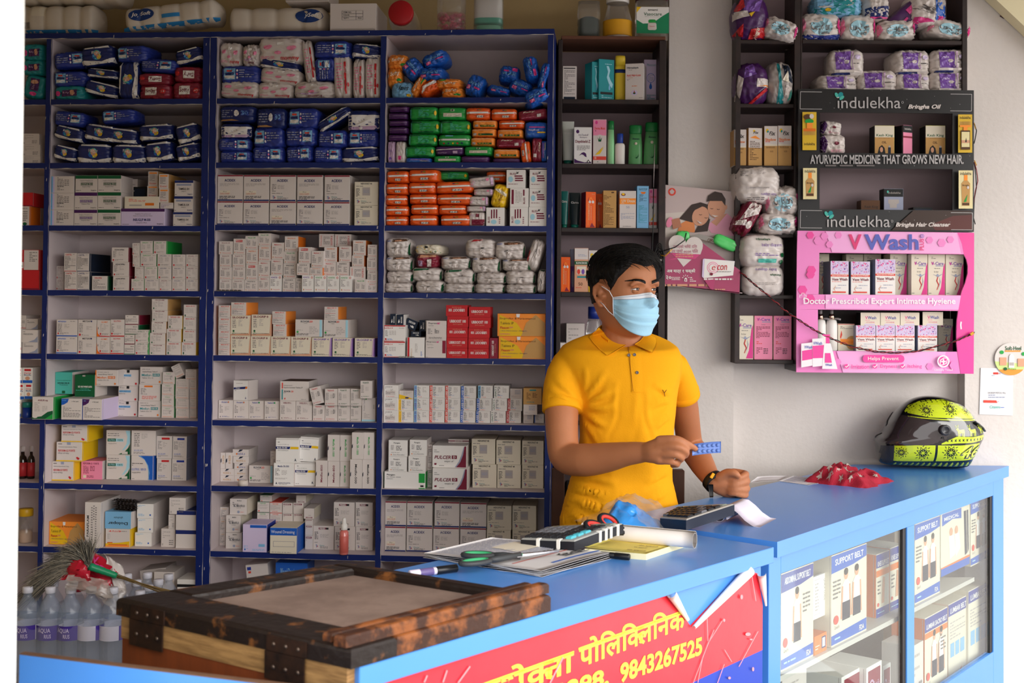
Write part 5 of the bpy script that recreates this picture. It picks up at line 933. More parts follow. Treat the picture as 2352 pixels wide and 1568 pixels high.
ncell("upper shelf", ZU[0], E1, 'cn 676 132 1048 362/cu 1042 142 1374 376/cu 1368 176 1748 386 r4/cu 1832 152 2256 382 r-10/ct_ 792 -60 1238 136 d10/cb_ 1282 -40 1510 168 d15/cp 1485 20 1835 330 r42 d30/ch 1702 -60 2028 218 d12')
ncell("above the black display", ZU[1], E1, 'hp 930 460 1254 688/hp 1540 466 1875 680/hp 1876 460 2206 666/hp 840 690 1204 838/hp 1192 652 1555 838/hp 1548 668 1874 838/hp 1872 662 2218 838')
# --- black hair oil display
FK = Fr((0, 3.915, 0), 0)
M_black = mat('black_print_board', '17171A', rough=.3, spec=.5); M_silver = mat('silver_print', 'B8B4B4', rough=.4)
t = empty('display_stand', None, 'black hair oil display with two open shelves', 'display', T=Matrix.Translation(FK.o))
kq = lambda x, y: FK.hit(1670+x/3.986, 200+y/3.986)
kx = lambda x: kq(x, 700)[0]; kz = lambda y: kq(1450, y)[1]
X = [kx(v) for v in (652, 848, 2064, 2260)]; Z = [kz(v) for v in (22, 236, 606, 746, 1122, 1318)]
b = B()
for x0, x1, z0, z1 in ((X[0], X[3], Z[1], Z[0]), (X[0], X[3], Z[3], Z[2]), (X[0], X[3], Z[5], Z[4]), (X[0], X[1], Z[2], Z[1]), (X[2], X[3], Z[2], Z[1]), (X[0], X[1], Z[4], Z[3]), (X[2], X[3], Z[4], Z[3])):
 b.box((x0, 0, z0), (x1, .006, z1), M_black)
P_ = Pr(b, FK, *E2, 0)
for y0, y1 in ((42, 200), (1128, 1288)):
 P_.line([(868, y0+3), (672, y0), (668, y1), (868, y1+2)], 5, M_silver); P_.line([(2045, y0+22), (2238, y0+24), (2236, y1+20), (2042, y1+18)], 5, M_silver)
for (lx, ly, tx, ty) in ((985, 46, 1010, 92), (890, 1132, 912, 1178)):
 P_.ell(lx+28, ly+44, 16, 12, pm('w')); P_.ell(lx+16, ly+28, 15, 24, pm('T'), rot=-30); P_.ell(lx+52, ly+26, 22, 26, pm('t'), rot=30); P_.ell(lx+62, ly+54, 26, 14, pm('T'), rot=-40)
 P_.text('ındulekha', tx, ty, tx+575, ty+104, M_silver, res=4); P_.ell(tx+592, ty+50, 11, 11, M_silver); P_.ell(tx+592, ty+50, 8, 8, M_black)
P_.text('Bringha Oil', 1650, 162, 1952, 212, pm('w'), shear=.3, bold=.03); P_.text('Bringha Hair Cleanser', 1536, 1240, 2036, 1290, pm('w'), shear=.3, bold=.03)
P_.text('AYURVEDIC MEDICINE THAT GROWS NEW HAIR.', 756, 622, 2158, 706, M_silver, bold=.02, res=3); P_.lines(895, 706, 2030, 734, 1, pm('g'), 3)
P_.poly([(1500, 1310), (1700, 1130), (2230, 1132), (2250, 1312)], mat('hair_print_brown', '3A2820', rough=.4)); P_.poly([(1860, 1260), (2060, 1180), (2236, 1170), (2236, 1310), (1900, 1312)], mat('hair_print_red', '5A2A26', rough=.4))
P_.line([(2040, 1150), (2238, 1152), (2236, 1308), (2042, 1306)], 5, M_silver); P_.text('Bringha Hair Cleanser', 1536, 1240, 2036, 1290, pm('w'), shear=.3, bold=.03)
yp = mat('print_gold', 'E0B830', rough=.4); yc = mat('print_cream', 'EBDDA8', rough=.4)
for i, (x0, y0, x1, y1) in enumerate(((684, 232, 812, 580), (2102, 256, 2230, 604), (684, 746, 810, 1030), (2100, 768, 2228, 1116))):
 P_.rect(x0, y0, x1, y1, yp if i < 2 else yc); m_ = (x0+x1)/2; h = y1-y0
 P_.text('indulekha', x0+14, (y1-70 if i == 0 else y0+14), x1-14, (y1-44 if i == 0 else y0+42), pm('k'), bold=.01)
 if i == 0:
  P_.rect(m_-56, y0+150, m_+56, y0+176, pm('o'))
  for q in range(9): P_.rect(m_-54+q*12.5, y0+176, m_-48+q*12.5, y0+212, pm('f'))
  P_.ell(m_-20, y0+46, 34, 26, pm('a')); P_.ell(m_+18, y0+40, 20, 22, pm('w')); P_.ell(m_-4, y0+86, 40, 22, pm('n')); P_.rect(m_-26, y0+100, m_+26, y0+150, pm('j'))
 elif i == 1:
  for q in range(9): P_.rect(m_-48+q*11.5, y0+64, m_-42+q*11.5, y0+98, pm('f'))
  P_.rect(m_-50, y0+98, m_+50, y0+116, pm('j')); P_.rect(m_-18, y0+116, m_+18, y0+146, pm('j')); P_.rect(m_-42, y0+146, m_+42, y1-26, pm('a')); P_.rect(m_-36, y0+160, m_+36, y1-50, yc); P_.rect(m_-36, y0+236, m_+36, y0+262, pm('e')); P_.poly([(m_-4, y0+254), (m_+6, y0+212), (m_+10, y0+254)], pm('k'))
 else:
  P_.rect(m_-16, y0+42, m_+16, y0+92, pm('j')); P_.poly([(m_-34, y1-26), (m_+34, y1-26), (m_+40, y0+120), (m_+16, y0+92), (m_-16, y0+92), (m_-40, y0+120)], pm('f')); P_.rect(m_-32, y1-52, m_+32, y1-30, pm('a')); P_.text('Bringha', m_-30, y0+128, m_+30, y0+148, pm('k')); P_.poly([(m_-20, y1-60), (m_+16, y1-130), (m_+4, y1-60)], pm('n')); P_.ell(m_+20, y0+156, 10, 14, pm('w'))
rs_ = random.Random(8)
for _ in range(26): P_.ell(rs_.uniform(660, 2250), rs_.choice((rs_.uniform(30, 220), rs_.uniform(1140, 1300), rs_.uniform(612, 740))), rs_.uniform(1.5, 4), rs_.uniform(1.5, 4), M_silver, 6)
b.obj('front_panel', t)
for nm, bx in (('side_panel', (X[0], X[0]+.008, Z[5], Z[0])), ('side_panel', (X[3]-.008, X[3], Z[5], Z[0]))): B().box((bx[0], .0065, bx[2]), (bx[1], .165, bx[3]), M_black).obj(nm, t)
for z in (Z[2], Z[4]): B().box((X[0]+.009, .0065, z-.012), (X[3]-.009, .165, z-.0015), M_dark).obj('shelf', t)
B().box((X[0]+.009, .1655, Z[5]), (X[3]-.009, .17, Z[0]-.001), M_mauve).obj('back_panel', t)
def kcell(where, z, crop, text, **kw): return cell(where, FK, z, *crop, text, depth=.165, d0=.05, **kw)
kcell("black display's upper shelf", Z[2]-.0015, E2, 'wx 850 440 1092 604 d20/wx 850 300 1060 446 d25 r-8/kg 1352 352 1532 612 d35/rs 1612 346 1712 612 y-26 d35/kg 1818 352 1998 616 d35')
kcell("black display's lower shelf", Z[4]-.0015, E2, 'kx 1226 1036 1400 1126 d40/ix 1436 930 1614 1126 d40/kz 1704 1100 1880 1126 d40')
# --- pink wash display
FP = Fr((0, 3.90, 0), 0)
M_pink = mat('pink_print_board', 'F084C8', rough=.25, spec=.5); M_hot = mat('hot_pink_print', 'EE3C9C', rough=.25, spec=.5); M_pale = mat('pale_pink_print', 'F2A8DC', rough=.25, spec=.5)
t = empty('display_stand', None, 'bright pink intimate wash display with two open shelves', 'display', T=Matrix.Translation(FP.o))
b = B(); U = lambda pts: [FP.hit(1670+x/3.986, 510+y/3.986) for x, y in pts]
arc1 = [(2140, 670), (2150, 630), (2180, 560), (2204, 470), (2205, 400), (2192, 340), (2168, 296)]
arc2 = [(2108, 1186), (2100, 1100), (2100, 1000), (2104, 900), (2116, 812)]
for pts in ([(640, 278), (2262, 296), (2262, 96), (646, 78)], [(640, 278), (636, 660), (838, 660), (845, 280)],
   [(636, 660), (2140, 670), (2116, 812), (636, 798)], [(636, 798), (832, 798), (832, 1176), (634, 1176)],
   [(634, 1176), (2108, 1186), (2258, 1190), (2256, 1388), (634, 1374)],
   arc1+[(2262, 296), (2260, 670)], [(2140, 670), (2260, 670), (2260, 812), (2116, 812)], arc2+[(2260, 812), (2258, 1190)]):
 b.poly(U(pts), M_pink, thick=.006)
P_ = Pr(b, FP, *E3, 0)
P_.poly([(2110, 98), (2262, 98), (2262, 296), (2168, 296), (2150, 200)], M_hot)
P_.poly(arc1+[(2262, 296), (2260, 670)], M_hot); P_.poly([(2140, 670), (2260, 670), (2260, 812), (2116, 812)], M_hot); P_.poly(arc2+[(2260, 812), (2258, 1190)], M_hot); P_.poly([(2108, 1186), (2258, 1190), (2256, 1388), (2138, 1386)], M_hot)
for q in ((760, 640), (690, 560), (770, 380)): P_.ell(q[0], q[1]+60, 44, 44, M_hot, 6)
P_.poly([(900, 84), (2100, 96), (2140, 290), (960, 276)], M_pale); P_.poly([(900, 664), (2138, 674), (2116, 800), (900, 792)], M_pale); P_.poly([(1000, 1180), (2000, 1186), (1960, 1384), (1060, 1376)], M_pale)
for cx, cy, r in ((760, 120, 36), (830, 170, 40), (890, 130, 36), (935, 205, 34), (1015, 120, 34), (1850, 165, 34), (1960, 190, 40), (2040, 160, 34), (1850, 1320, 34), (2070, 1310, 40), (760, 480, 40), (1010, 1280, 34)): P_.ell(cx, cy, r, r, M_hot if cx < 800 else M_pink, 6)
vb = mat('vwash_blue', '5A62B8', rough=.3); vr = mat('vwash_red', 'E03A78', rough=.3)
P_.text('V', 1108, 112, 1228, 252, vr, bold=.03); P_.text('Wash', 1252, 112, 1748, 256, vb, bold=.03, res=4); P_.text('PLUS', 1760, 152, 1796, 258, vr, rot=90, bold=.02)
P_.ell(1780, 128, 17, 17, vb); P_.ell(1780, 128, 13, 13, M_pale); P_.text('R', 1774, 118, 1788, 138, vb)
Wt = mat('white_print', 'F6EEF2', rough=.4)
P_.text('Doctor Prescribed Expert Intimate Hygiene', 696, 694, 2084, 766, Wt, bold=.02); P_.line([(660, 690), (660, 668), (678, 668), (678, 650), (700, 650), (700, 668), (720, 668), (720, 686), (700, 686), (690, 712)], 4, Wt)
P_.rect(1262, 1214, 1586, 1282, M_hot); P_.ell(1264, 1248, 30, 34, M_hot); P_.ell(1584, 1250, 30, 34, M_hot); P_.text('Helps Prevent', 1282, 1230, 1562, 1272, Wt)
for cx, w0, w1, s_t in ((1085, 1130, 1290, 'Irritation'), (1342, 1390, 1546, 'Dryness'), (1594, 1640, 1770, 'Itching')):
 P_.ell(cx, 1318, 21, 21, M_hot); P_.line([(cx-10, 1316), (cx-2, 1328), (cx+22, 1302)], 7, Wt); P_.text(s_t, w0, 1300, w1, 1340, M_hot, bold=.01)
P_.ell(1966, 1272, 56, 56, Wt); P_.ell(1966, 1272, 44, 44, M_hot); P_.poly([(1932, 1310), (1934, 1260), (1970, 1236), (2004, 1240), (2000, 1290), (1960, 1308)], Wt); P_.poly([(1940, 1302), (1942, 1264), (1972, 1244), (1998, 1246), (1992, 1286), (1960, 1300)], M_hot); P_.rect(1944, 1268, 1988, 1280, Wt); P_.rect(1960, 1252, 1972, 1296, Wt)
P_.text('Clinically Tested', 1882, 1340, 2048, 1362, Wt)
# printed wash packs and pump bottle in the lower corner
P_.poly([(668, 1110), (772, 1098), (772, 1310), (668, 1328)], Wt); P_.poly([(676, 1176), (772, 1160), (772, 1250), (676, 1266)], M_hot); P_.text('VWash', 696, 1128, 768, 1156, vb, bold=.02)
P_.poly([(768, 1066), (872, 1060), (886, 1310), (772, 1322)], Wt); P_.poly([(770, 1130), (880, 1122), (884, 1240), (772, 1244)], M_hot); P_.text('VWash', 776, 1092, 858, 1122, vb, bold=.02)
P_.poly([(876, 1108), (936, 1108), (998, 1342), (858, 1340)], Wt); P_.poly([(890, 1108), (890, 1040), (924, 1040), (926, 1108)], M_hot); P_.line([(862, 1032), (930, 1034)], 14, M_hot); P_.poly([(884, 1196), (932, 1196), (946, 1284), (882, 1284)], M_hot); P_.text('VWash', 886, 1292, 948, 1314, vb, bold=.02)
P_.line([(2124, 910), (2120, 940), (2124, 978)], 12, Wt)
b.obj('front_panel', t)
xs0, xs1 = U([(640, 700)])[0][0], U([(2258, 700)])[0][0]
pz = lambda y: U([(1450, y)])[0][1]
for p, q in ((xs0+.001, xs0+.008), (xs1-.009, xs1-.002)): B().box((p, .0065, pz(1378)), (q, .18, pz(86)), M_black).obj('side_panel', t)
for y in (664, 1183): B().box((xs0+.0085, .0065, pz(y)-.012), (xs1-.0095, .18, pz(y)-.002), M_dark).obj('shelf', t)
B().box((xs0+.009, .1805, pz(1378)), (xs1-.01, .185, pz(86)), M_dark).obj('back_panel', t)
def pcell(where, z, text, **kw): return cell(where, FP, z, *E3, text, depth=.18, d0=.03, **kw)
pcell("pink display's upper shelf", pz(664)-.002, 'vc 800 290 935 668 d100/vc 1090 294 1246 668 d125 D5/vc 1252 294 1410 668 d125 D5/vc 1492 292 1646 668 d60/vc 1686 294 1836 668/vc 1840 295 1996 670/vc 2001 297 2166 672/vw 947 356 1114 664 D13 d12/vw 1134 360 1309 664 d12 D9/vw 1357 340 1541 664 d12 D9')
pcell("pink display's lower shelf", pz(1183)-.002, 'hf 1014 930 1168 1182 d60/vw 1180 945 1359 1186 d30/vw 1363 945 1538 1187 d30/vw 1541 945 1718 1188 d30/vw 1746 945 1925 1188 d30/vc 1932 885 2068 1188 d100/vs_ 1222 828 1402 942 d32/vs_ 1405 829 1583 942 d32/vs_ 1586 827 1762 942 d32/vs_ 1790 822 1978 940 d32')
for x0, x1, lb in ((806, 904, 'white pump bottle half hidden by the pink frame'), (906, 1008, 'white pump bottle with gold collar beside the yellow-circle carton')):
 pb = stand(FP, E3, x0, 870, x1, 1182, pz(1183)-.002, .06, 'pump_bottle', lb, 'bottle', [('body', [(.46, 0), (.5, .03), (.5, .76), (.42, .9), (.2, .93)], M_white, .8), ('collar', [(.22, .932), (.26, .94), (.26, 1.08), (.2, 1.09)], M_chrome, .9), ('pump', [(.15, 1.091), (.16, 1.22), (.1, 1.23)], mat('grey_pump', '8A8484', rough=.35))])
 B().tube([(0, 0, .103), (.018, -.004, .104), (.028, -.006, .101)], .0032, mat('grey_pump', '8A8484')).obj('nozzle', pb)
# ================================================================ counters
M_ctr = mat('blue_counter_laminate', '4E8EDC', rough=.28, spec=.5, var=.06, vscale=5)
M_ply = mat('plywood_edge', '6A4C38', rough=.7, var=.4, vscale=30, stretch=(1, 1, 8))
CT = 1.02
F1 = Fr((-0.225, 1.757, 0), -rad(48.5)); F2 = Fr((0.59, 2.709, 0), -rad(51))
t1 = empty('counter', F1.o, 'long blue laminate counter with the red banner', 'counter', T=F1.M)
B().box((.016, 0, CT-.034), (1.206, .43, CT), M_ctr, bev=.0012).obj('counter_top', t1)
B().box((.016, .02, 0), (1.185, .036, CT-.0345), M_ctr).obj('front_panel', t1)
for a in (.03, 1.17): B().box((a, .037, 0), (a+.015, .42, CT-.035), M_ctr).obj('side_panel', t1)
t2 = empty('showcase_counter', F2.o, 'blue glass-fronted counter by the pink display', 'counter', T=F2.M)
Li = F2.M.inverted()
def loc(*p): v = Li @ V(p); return v.x, v.y
def prism(b, pts, z0, z1, M):
 n = len(pts)
 return b.add([(x, y, z0) for x, y in pts]+[(x, y, z1) for x, y in pts], [tuple(range(n-1, -1, -1)), tuple(range(n, 2*n))]+[(k, (k+1) % n, n+(k+1) % n, n+k) for k in range(n)], M)
c1, c2 = loc(1.640, 4.024, 0), loc(1.13, 4.024, 0)
prism(B(), [(.004, 0), c1, c2, (.004, .43)], CT-.034, CT+.001, M_ctr).obj('counter_top', t2)
aR = 1.655
for nm, (a0, a1, z0, z1) in dict(left=(.004, .062, 0, CT-.0345), mid=(.819, .872, .44, .938), right=(1.552, aR, 0, CT-.0345), top=(.0622, 1.5518, .938, CT-.0345), low=(.0622, 1.5518, 0, .44)).items():
 B().box((a0, .02, z0), (a1, .04, z1), M_ctr, bev=.001).obj('frame_rail' if nm in ('top', 'low') else 'frame_post', t2)
prism(B(), [(.0625, .05), (1.46, .05), (1.12, .41), (.0625, .41)], .676, .689, mat('pale_shelf_board', 'CFCAC4', rough=.5)).obj('shelf', t2)
prism(B(), [(.0625, .05), (1.46, .05), (1.12, .41), (.0625, .41)], .382, .395, mat('pale_shelf_board', 'CFCAC4')).obj('shelf', t2)
B().box((.02, .412, .0), (1.16, .425, CT-.035), mat('grey_back', 'A8A29C', rough=.7)).obj('back_panel', t2)
B().box((.006, .041, 0), (.02, .41, CT-.035), M_ctr).obj('side_panel', t2)
M_glass = bpy.data.materials.new('window_glass'); M_glass.use_nodes = True
n_, l_ = M_glass.node_tree.nodes, M_glass.node_tree.links
n_.remove(n_['Principled BSDF']); mx = n_.new('ShaderNodeMixShader'); tr = n_.new('ShaderNodeBsdfTransparent'); gl = n_.new('ShaderNodeBsdfGlossy'); fr_ = n_.new('ShaderNodeFresnel')
gm_ = n_.new('ShaderNodeNewGeometry'); mm_ = n_.new('ShaderNodeMath'); mm_.operation = 'MULTIPLY_ADD'; mm_.inputs[1].default_value = 1/1.55-1.55; mm_.inputs[2].default_value = 1.55; l_.new(gm_.outputs['Backfacing'], mm_.inputs[0]); l_.new(mm_.outputs[0], fr_.inputs[0]); gl.inputs['Roughness'].default_value = .02; tr.inputs[0].default_value = (.93, .96, .95, 1)
l_.new(fr_.outputs[0], mx.inputs[0]); l_.new(tr.outputs[0], mx.inputs[1]); l_.new(gl.outputs[0], mx.inputs[2]); l_.new(mx.outputs[0], n_['Material Output'].inputs[0])
rub = mat('black_rubber_channel', '2A2624', rough=.5)
for a0, a1, d in ((.063, .8185, .028), (.8725, 1.5515, .028)):
 g = B().box((a0, d, .4405), (a1-.022, d+.004, .9378), M_glass).obj('glass_pane', t2)
 B().box((a1-.0215, d-.004, .4405), (a1, d+.008, .9378), rub).obj('edge_strip', t2)
# scuffs on the counter tops
b = B(); rs_ = random.Random(4)
for _ in range(30):
 a, d, L, th = rs_.uniform(.5, 1.15), rs_.uniform(.03, .4), rs_.uniform(.004, .02), rs_.uniform(0, 3)
 b.add([(a, d, CT+.0004), (a+L*math.cos(th), d+L*math.sin(th), CT+.0004), (a+L*math.cos(th)+.0006, d+L*math.sin(th)+.0008, CT+.0004)], [(0, 1, 2)], pm('s'))
b.obj('scuff_marks', t1)
# ---------------------------------------------------------------- goods in the showcase
PER = 'E {x} {y} 8 7 e;R {a} {y0} {b} {y1} h;'
def belt(t_, leg=True, c='B'):
 def fig(x): return f'E {x} 74 6 6 e;E {x} 77 6 4 k;P W {x-4} 68 {x+4} 68 {x+12} 62 {x+10} 36 {x-10} 36 {x-12} 62;P e {x-12} 62 {x-8} 62 {x-10} 26 {x-15} 26;P e {x+8} 62 {x+12} 62 {x+15} 26 {x+10} 26;R {x-11} 24 {x+11} 44 d;'
 s = f'P {c} 0 2 99 2 99 15 0 12;P {c} 0 99 99 99 99 86 60 82 0 80;T 50 91 80 7 W 0 {t_} b;'
 s += (fig(40)+fig(70)) if leg else fig(48)
 return s+'L 8 5 80 9 1 q;T 84 7 14 6 W 0 FDA b;E 12 28 7 5 i;T 14 20 14 4 g 0 Curves_Fit;L 66 50 88 72 5 g;'
def sup(key, look, els, body='c', side=None, D=.06): sty(key, look, body, els, side, None, 'carton', 'support_carton', 'carton', D)
sup('ab', 'cream abdominal support belt carton with one figure', belt('ABDOMINAL_SUPPORT_BELT', False, 'u').replace('P u 0 2 99 2 99 15 0 12', 'P B 0 2 99 2 99 15 0 12'))
sup('a2b', 'large cream belt carton with two figures', belt('SUPPORT_BELT').replace('L 66 50 88 72 5 g', 'L 4 50 24 72 5 g'))
sup('kn', 'orange and white knee support carton', 'R 0 0 99 14 u;R 0 78 99 99 u;T 52 84 84 8 W 0 KNEE_SUPPORT b;R 0 64 99 74 o;P e 40 20 60 20 66 60 50 62 44 40;L 10 34 34 58 4 g;E 14 20 8 3 i;L 8 5 60 8 1 q', side=pm('o'), D=.11)
sup('bb', 'brown corrugated carton', 'R 4 4 96 96 f;R 10 10 70 40 e;R 14 14 60 36 g', 'f', D=.1); sup('oa', 'small orange carton', 'R 58 20 92 84 b;R 64 28 86 76 W;L 8 20 40 50 2 c', 'o', D=.05)
sup('gx_', 'white quick guide booklet card', 'R 62 6 97 96 W;T 80 72 14 40 r 270 Gent-X bi;T 66 62 9 52 g 270 QUICK_GUIDE;T 82 26 12 40 k 270 MONITOR b;R 8 10 40 92 G;R 9 11 39 91 W;L 14 16 34 84 9 G', 'W', D=.006)
sup('wp_', 'white carton with plum square label', 'R 10 26 90 92 m;E 34 62 16 12 l;E 34 62 10 8 m;T 66 62 34 12 l 0 Smart_File;L 14 8 80 18 1 g', 'W', D=.12); sup('ls', 'blue and orange lumbar support carton', 'R 0 82 99 99 u;T 52 88 90 6 W 0 LUMBAR_SACRO_BELT b;R 0 74 99 81 o;'+belt('X').split(';', 3)[3]+'R 0 2 99 12 o', side=pm('o'), D=.1)
sup('lu', 'white carton with blue lumbar heading', 'R 0 84 99 99 u;T 52 90 84 7 W 0 LUMBAR_BELT b;L 8 52 90 76 6 G;R 10 30 30 48 s;R 36 30 56 48 s;R 62 30 84 48 s;P i 60 8 70 12 66 4'); sup('bo', 'carton with blue sash and standing figures', 'P B 4 99 70 99 70 82 40 86 4 80;T 36 90 50 6 W 0 MEDICAL b;E 34 66 6 7 e;P W 26 60 44 60 50 28 30 22;E 52 66 6 7 e;P W 46 60 62 60 66 34 50 22;P d 78 92 86 92 90 20 82 18;P d 88 92 94 92 96 26 92 20;R 0 0 99 12 B;P o 0 12 99 12 99 16 0 14')
H1, H2 = (1740, 1200, 4.26), (2080, 1060, 3.088)
scell = lambda where, z, crop, text: cell(where, F2, z, *crop, text, depth=.34, d0=.07, jit=.2)
scell('upper shelf, first glass pane', .689, H1, 'ab 231 445 546 1378 d62/gx_ 538 505 712 918 d75/bb 590 400 760 1190 d150/oa 556 1092 676 1238 d60/a2b 722 262 1068 1100 d58/kn 1160 290 1288 940 d85/kn 1294 228 1425 880 d85')
scell('upper shelf, second glass pane', .689, H2, 'a2b 66 412 244 905 d60/bo 250 338 455 770 d60/a2b 462 262 590 715 d60')
scell('lower shelf, first glass pane', .395, H1, 'wp_ 822 1450 1060 1900 d90/wp_ 1065 1385 1215 1900 d70/wp_ 1228 1385 1302 1900 d95/pl 240 1480 480 1900 d80 D12')
scell('lower shelf, second glass pane', .395, H2, 'ls 136 1070 298 1700 d60/lu 304 980 436 1500 d70/lu 446 882 588 1410 d62/pl 46 1290 126 1740 d62 D9/bb 62 1090 132 1740 d170')
# ---------------------------------------------------------------- the red banner on the front panel
b = B(); FB1 = Fr(F1.o, F1.yaw); M_red = mat('red_vinyl', 'E02838', rough=.3, spec=.5, bump=.12, bscale=25, var=.08, vscale=6, vcol='F05058'); M_by = mat('banner_yellow', 'F4E24A', rough=.4); M_bb = mat('banner_blue', '2040B0', rough=.35); M_bw = mat('vinyl_white_back', 'F2EEEC', rough=.4)
FP1 = lambda x, y: F1.hit(x, y, .018)
tp = CT-.0352
aN = FP1(1532, 1372)[0]; pN = FP1(1576, 1422); pG = FP1(1586, 1436); pT = FP1(1712, 1310); pE = FP1(1742, 1312); aE = FP1(1752, 1420)[0]
zb = .79
b.poly([(.03, tp), (.03, zb), (pG[0], zb), (pG[0], pG[1]), (pN[0], pN[1]), (aN, tp)], M_red, y0=.0185)
b.poly([(pG[0], pG[1]), (pG[0], zb), (aE, zb+.008), (aE, FP1(1752, 1390)[1]), (pE[0], pE[1]-.005), (pT[0], tp)], M_red, y0=.0185)
b.poly([(.03, zb), (.03, .70), (aE, .70), (aE, zb+.008), (pG[0], zb)], M_bb, y0=.0185)
ba = b
def curl(p, q, r, turns=.8, M=M_bw, w0=1.0):
 """a roll of torn vinyl from p to q (front-panel plane), tapering"""
 p, q = V((p[0], 0, p[1])), V((q[0], 0, q[1])); ax = (q-p); nrm = V((0, -1, 0)); side = ax.normalized().cross(nrm)
 def f(u, v):
  rr = r*(w0*(1-u)+.35*u); a = turns*6.2832*v
  c = p+ax*u+V((0, .0175, 0))+nrm*rr*(1-math.cos(a))+side*rr*math.sin(a)
  return c
 ba.grid(f, 8, 10, M, thick=.0006)
curl((aN, tp), pN, .010, .7); curl((pT[0]-.004, tp-.002), (pG[0]+.006, pG[1]-.004), .012, .7)
curl((FP1(1740, 1316)), (FP1(1757, 1390)), .006, .6, w0=1.6)
B3 = Pr(b, F1, 940, 1380, 4.3556, .018, step=.0002)
# headlines: letters set one by one along the slanting head line
def deva(toks, x0, y0, x1, y1, hgt, M=M_by):
 p, q = B3.q(x0, y0), B3.q(x1, y1); L = math.hypot(q[0]-p[0], q[1]-p[1]); an = math.atan2(q[1]-p[1], q[0]-p[0]); y = B3.y()
 sz = (p[1]-B3.q(x0, y0+hgt)[1])/.66; x = 0; run = []
 for t_, adv in toks:
  vs, fs, _a = glyphs(t_, .022, 0, 3); X0, X1, Y0, Y1 = RAW[(t_, .022, 0, 3)]
  run.append(([((vx+.5)*(X1-X0)+X0+x, (vy+.5)*(Y1-Y0)+Y0-.66) for vx, vy in vs], fs)); x += adv if adv else X1
 sx = L/x; c, s_ = math.cos(an), math.sin(an); f = lambda X, Z: (p[0]+X*sx*c-Z*sz*s_, y, p[1]+X*sx*s_+Z*sz*c)
 for vs, fs in run: b.add([f(*v) for v in vs], fs, M)
 b.add([f(-.05, -.06), f(x+.02, -.06), f(x+.02, .02), f(-.05, .02)], [(0, 1, 2, 3)], M)
deva([('प', 0), ('ो', .28), ('ि', .27), ('ल', 0), ('ि', .27), ('क', .5), ('ल', 0), ('ि', .27), ('न', 0), ('क', .5)], 1705, 470, 2700, 110, 190)
deva([('श', 0), ('भ', 0), ('े', .001), ('क', .5), ('त', 0), ('ा', .28)], 640, 862, 1640, 505, 205)
pn_ = F1.hit(1424, 1546, .018); pq_ = F1.hit(1612, 1482, .018); ww = math.hypot(pq_[0]-pn_[0], pq_[1]-pn_[1]); an3 = math.atan2(pq_[1]-pn_[1], pq_[0]-pn_[0])
vs, fs, _a = glyphs('9843267525', .03, 0, 3); hh = .037; yy = B3.y()
b.add([((pn_[0]+pq_[0])/2+(x*ww)*math.cos(an3)-(z*hh)*math.sin(an3), yy, (pn_[1]+pq_[1])/2-.0+(x*ww)*math.sin(an3)+(z*hh)*math.cos(an3)) for x, z in vs], fs, M_by)
vs, fs, _a = glyphs('01-4033298,', .03, 0, 3); c0 = (pn_[0]-.215*math.cos(an3), pn_[1]-.215*math.sin(an3))
b.add([(c0[0]+x*.36*math.cos(an3)-z*hh*math.sin(an3), yy, c0[1]+x*.36*math.sin(an3)+z*hh*math.cos(an3)) for x, z in vs], fs, M_by)
tape = mat('clear_tape_sheen', 'F08890', rough=.15, spec=.6)
BS = Pr(b, F1, 1480, 1280, 5.444, .018, step=.00015); BS.n = 12
for p in ([(660, 1560), (720, 1240), (860, 900)], [(600, 1568), (790, 1060), (980, 760)], [(1170, 1360), (1410, 920)], [(990, 1150), (1080, 1300)], [(900, 1568), (985, 1330)], [(770, 760), (780, 1040)], [(1330, 230), (1380, 540)]): BS.line(p, 7, tape)
for c in ((1280, 955, 34, 22), (1200, 490, 16, 30), (980, 780, 14, 20), (1318, 1020, 18, 10), (1045, 1500, 16, 16), (1340, 1390, 12, 26)): BS.ell(*c, tape, 10)
BR = Pr(b, F1, 940, 1380, 4.3556, .018, step=.00015); BR.n = 12
for p in ([(330, 810), (370, 690)], [(480, 816), (600, 650)], [(1400, 816), (1530, 560)], [(140, 810), (170, 740)]): BR.line(p, 14, tape)
tag(b.obj('shop_banner', T=F1.M), 'torn red vinyl banner with yellow lettering on the counter front', 'banner')
# ---------------------------------------------------------------- wooden chest with a hinged lid at the counter's end
M_lid = mat('worn_dark_wood', '1C120E', rough=.45, spec=.4, var=.9, vscale=13, vcol='7A4A22', vr=(.36, .46), bump=.4, bscale=60)
M_rail = mat('worn_brown_wood', '3A2014', rough=.45, var=.85, vscale=16, vcol='8E5228', vr=(.38, .52), bump=.4, bscale=50)
M_pan = mat('dusty_board', '8A7468', rough=.75, var=.5, vscale=9, vcol='5E4A42', bump=.2)
M_pl2 = mat('pale_plank', 'A8804E', rough=.6, var=.6, vscale=12, vcol='5A3C20', stretch=(1, 1, 10)); M_bp = mat('brown_ply', '7A3A18', rough=.55, var=.4, vscale=9, vcol='4E2410', stretch=(4, 4, .6)); M_iron = mat('old_iron', '2A201C', rough=.5, metal=.6, var=.4, vscale=40, vcol='5A3A28')
Nw, Rw, Lw, Fw = V((-.225, 1.754, 0)), V((.071, 2.092, 0)), V((-.654, 2.042, 0)), V((-.312, 2.335, 0))
z0l, z1l = CT+.0015, CT+.03
t = empty('wooden_chest', Nw, 'old worn wooden chest with hinged lid at the counter end', 'chest', T=Matrix.Translation(Nw))
def bil(u, v, z): return (Nw*(1-u)*(1-v)+Rw*u*(1-v)+Lw*(1-u)*v+Fw*u*v)+V((0, 0, z))-Nw
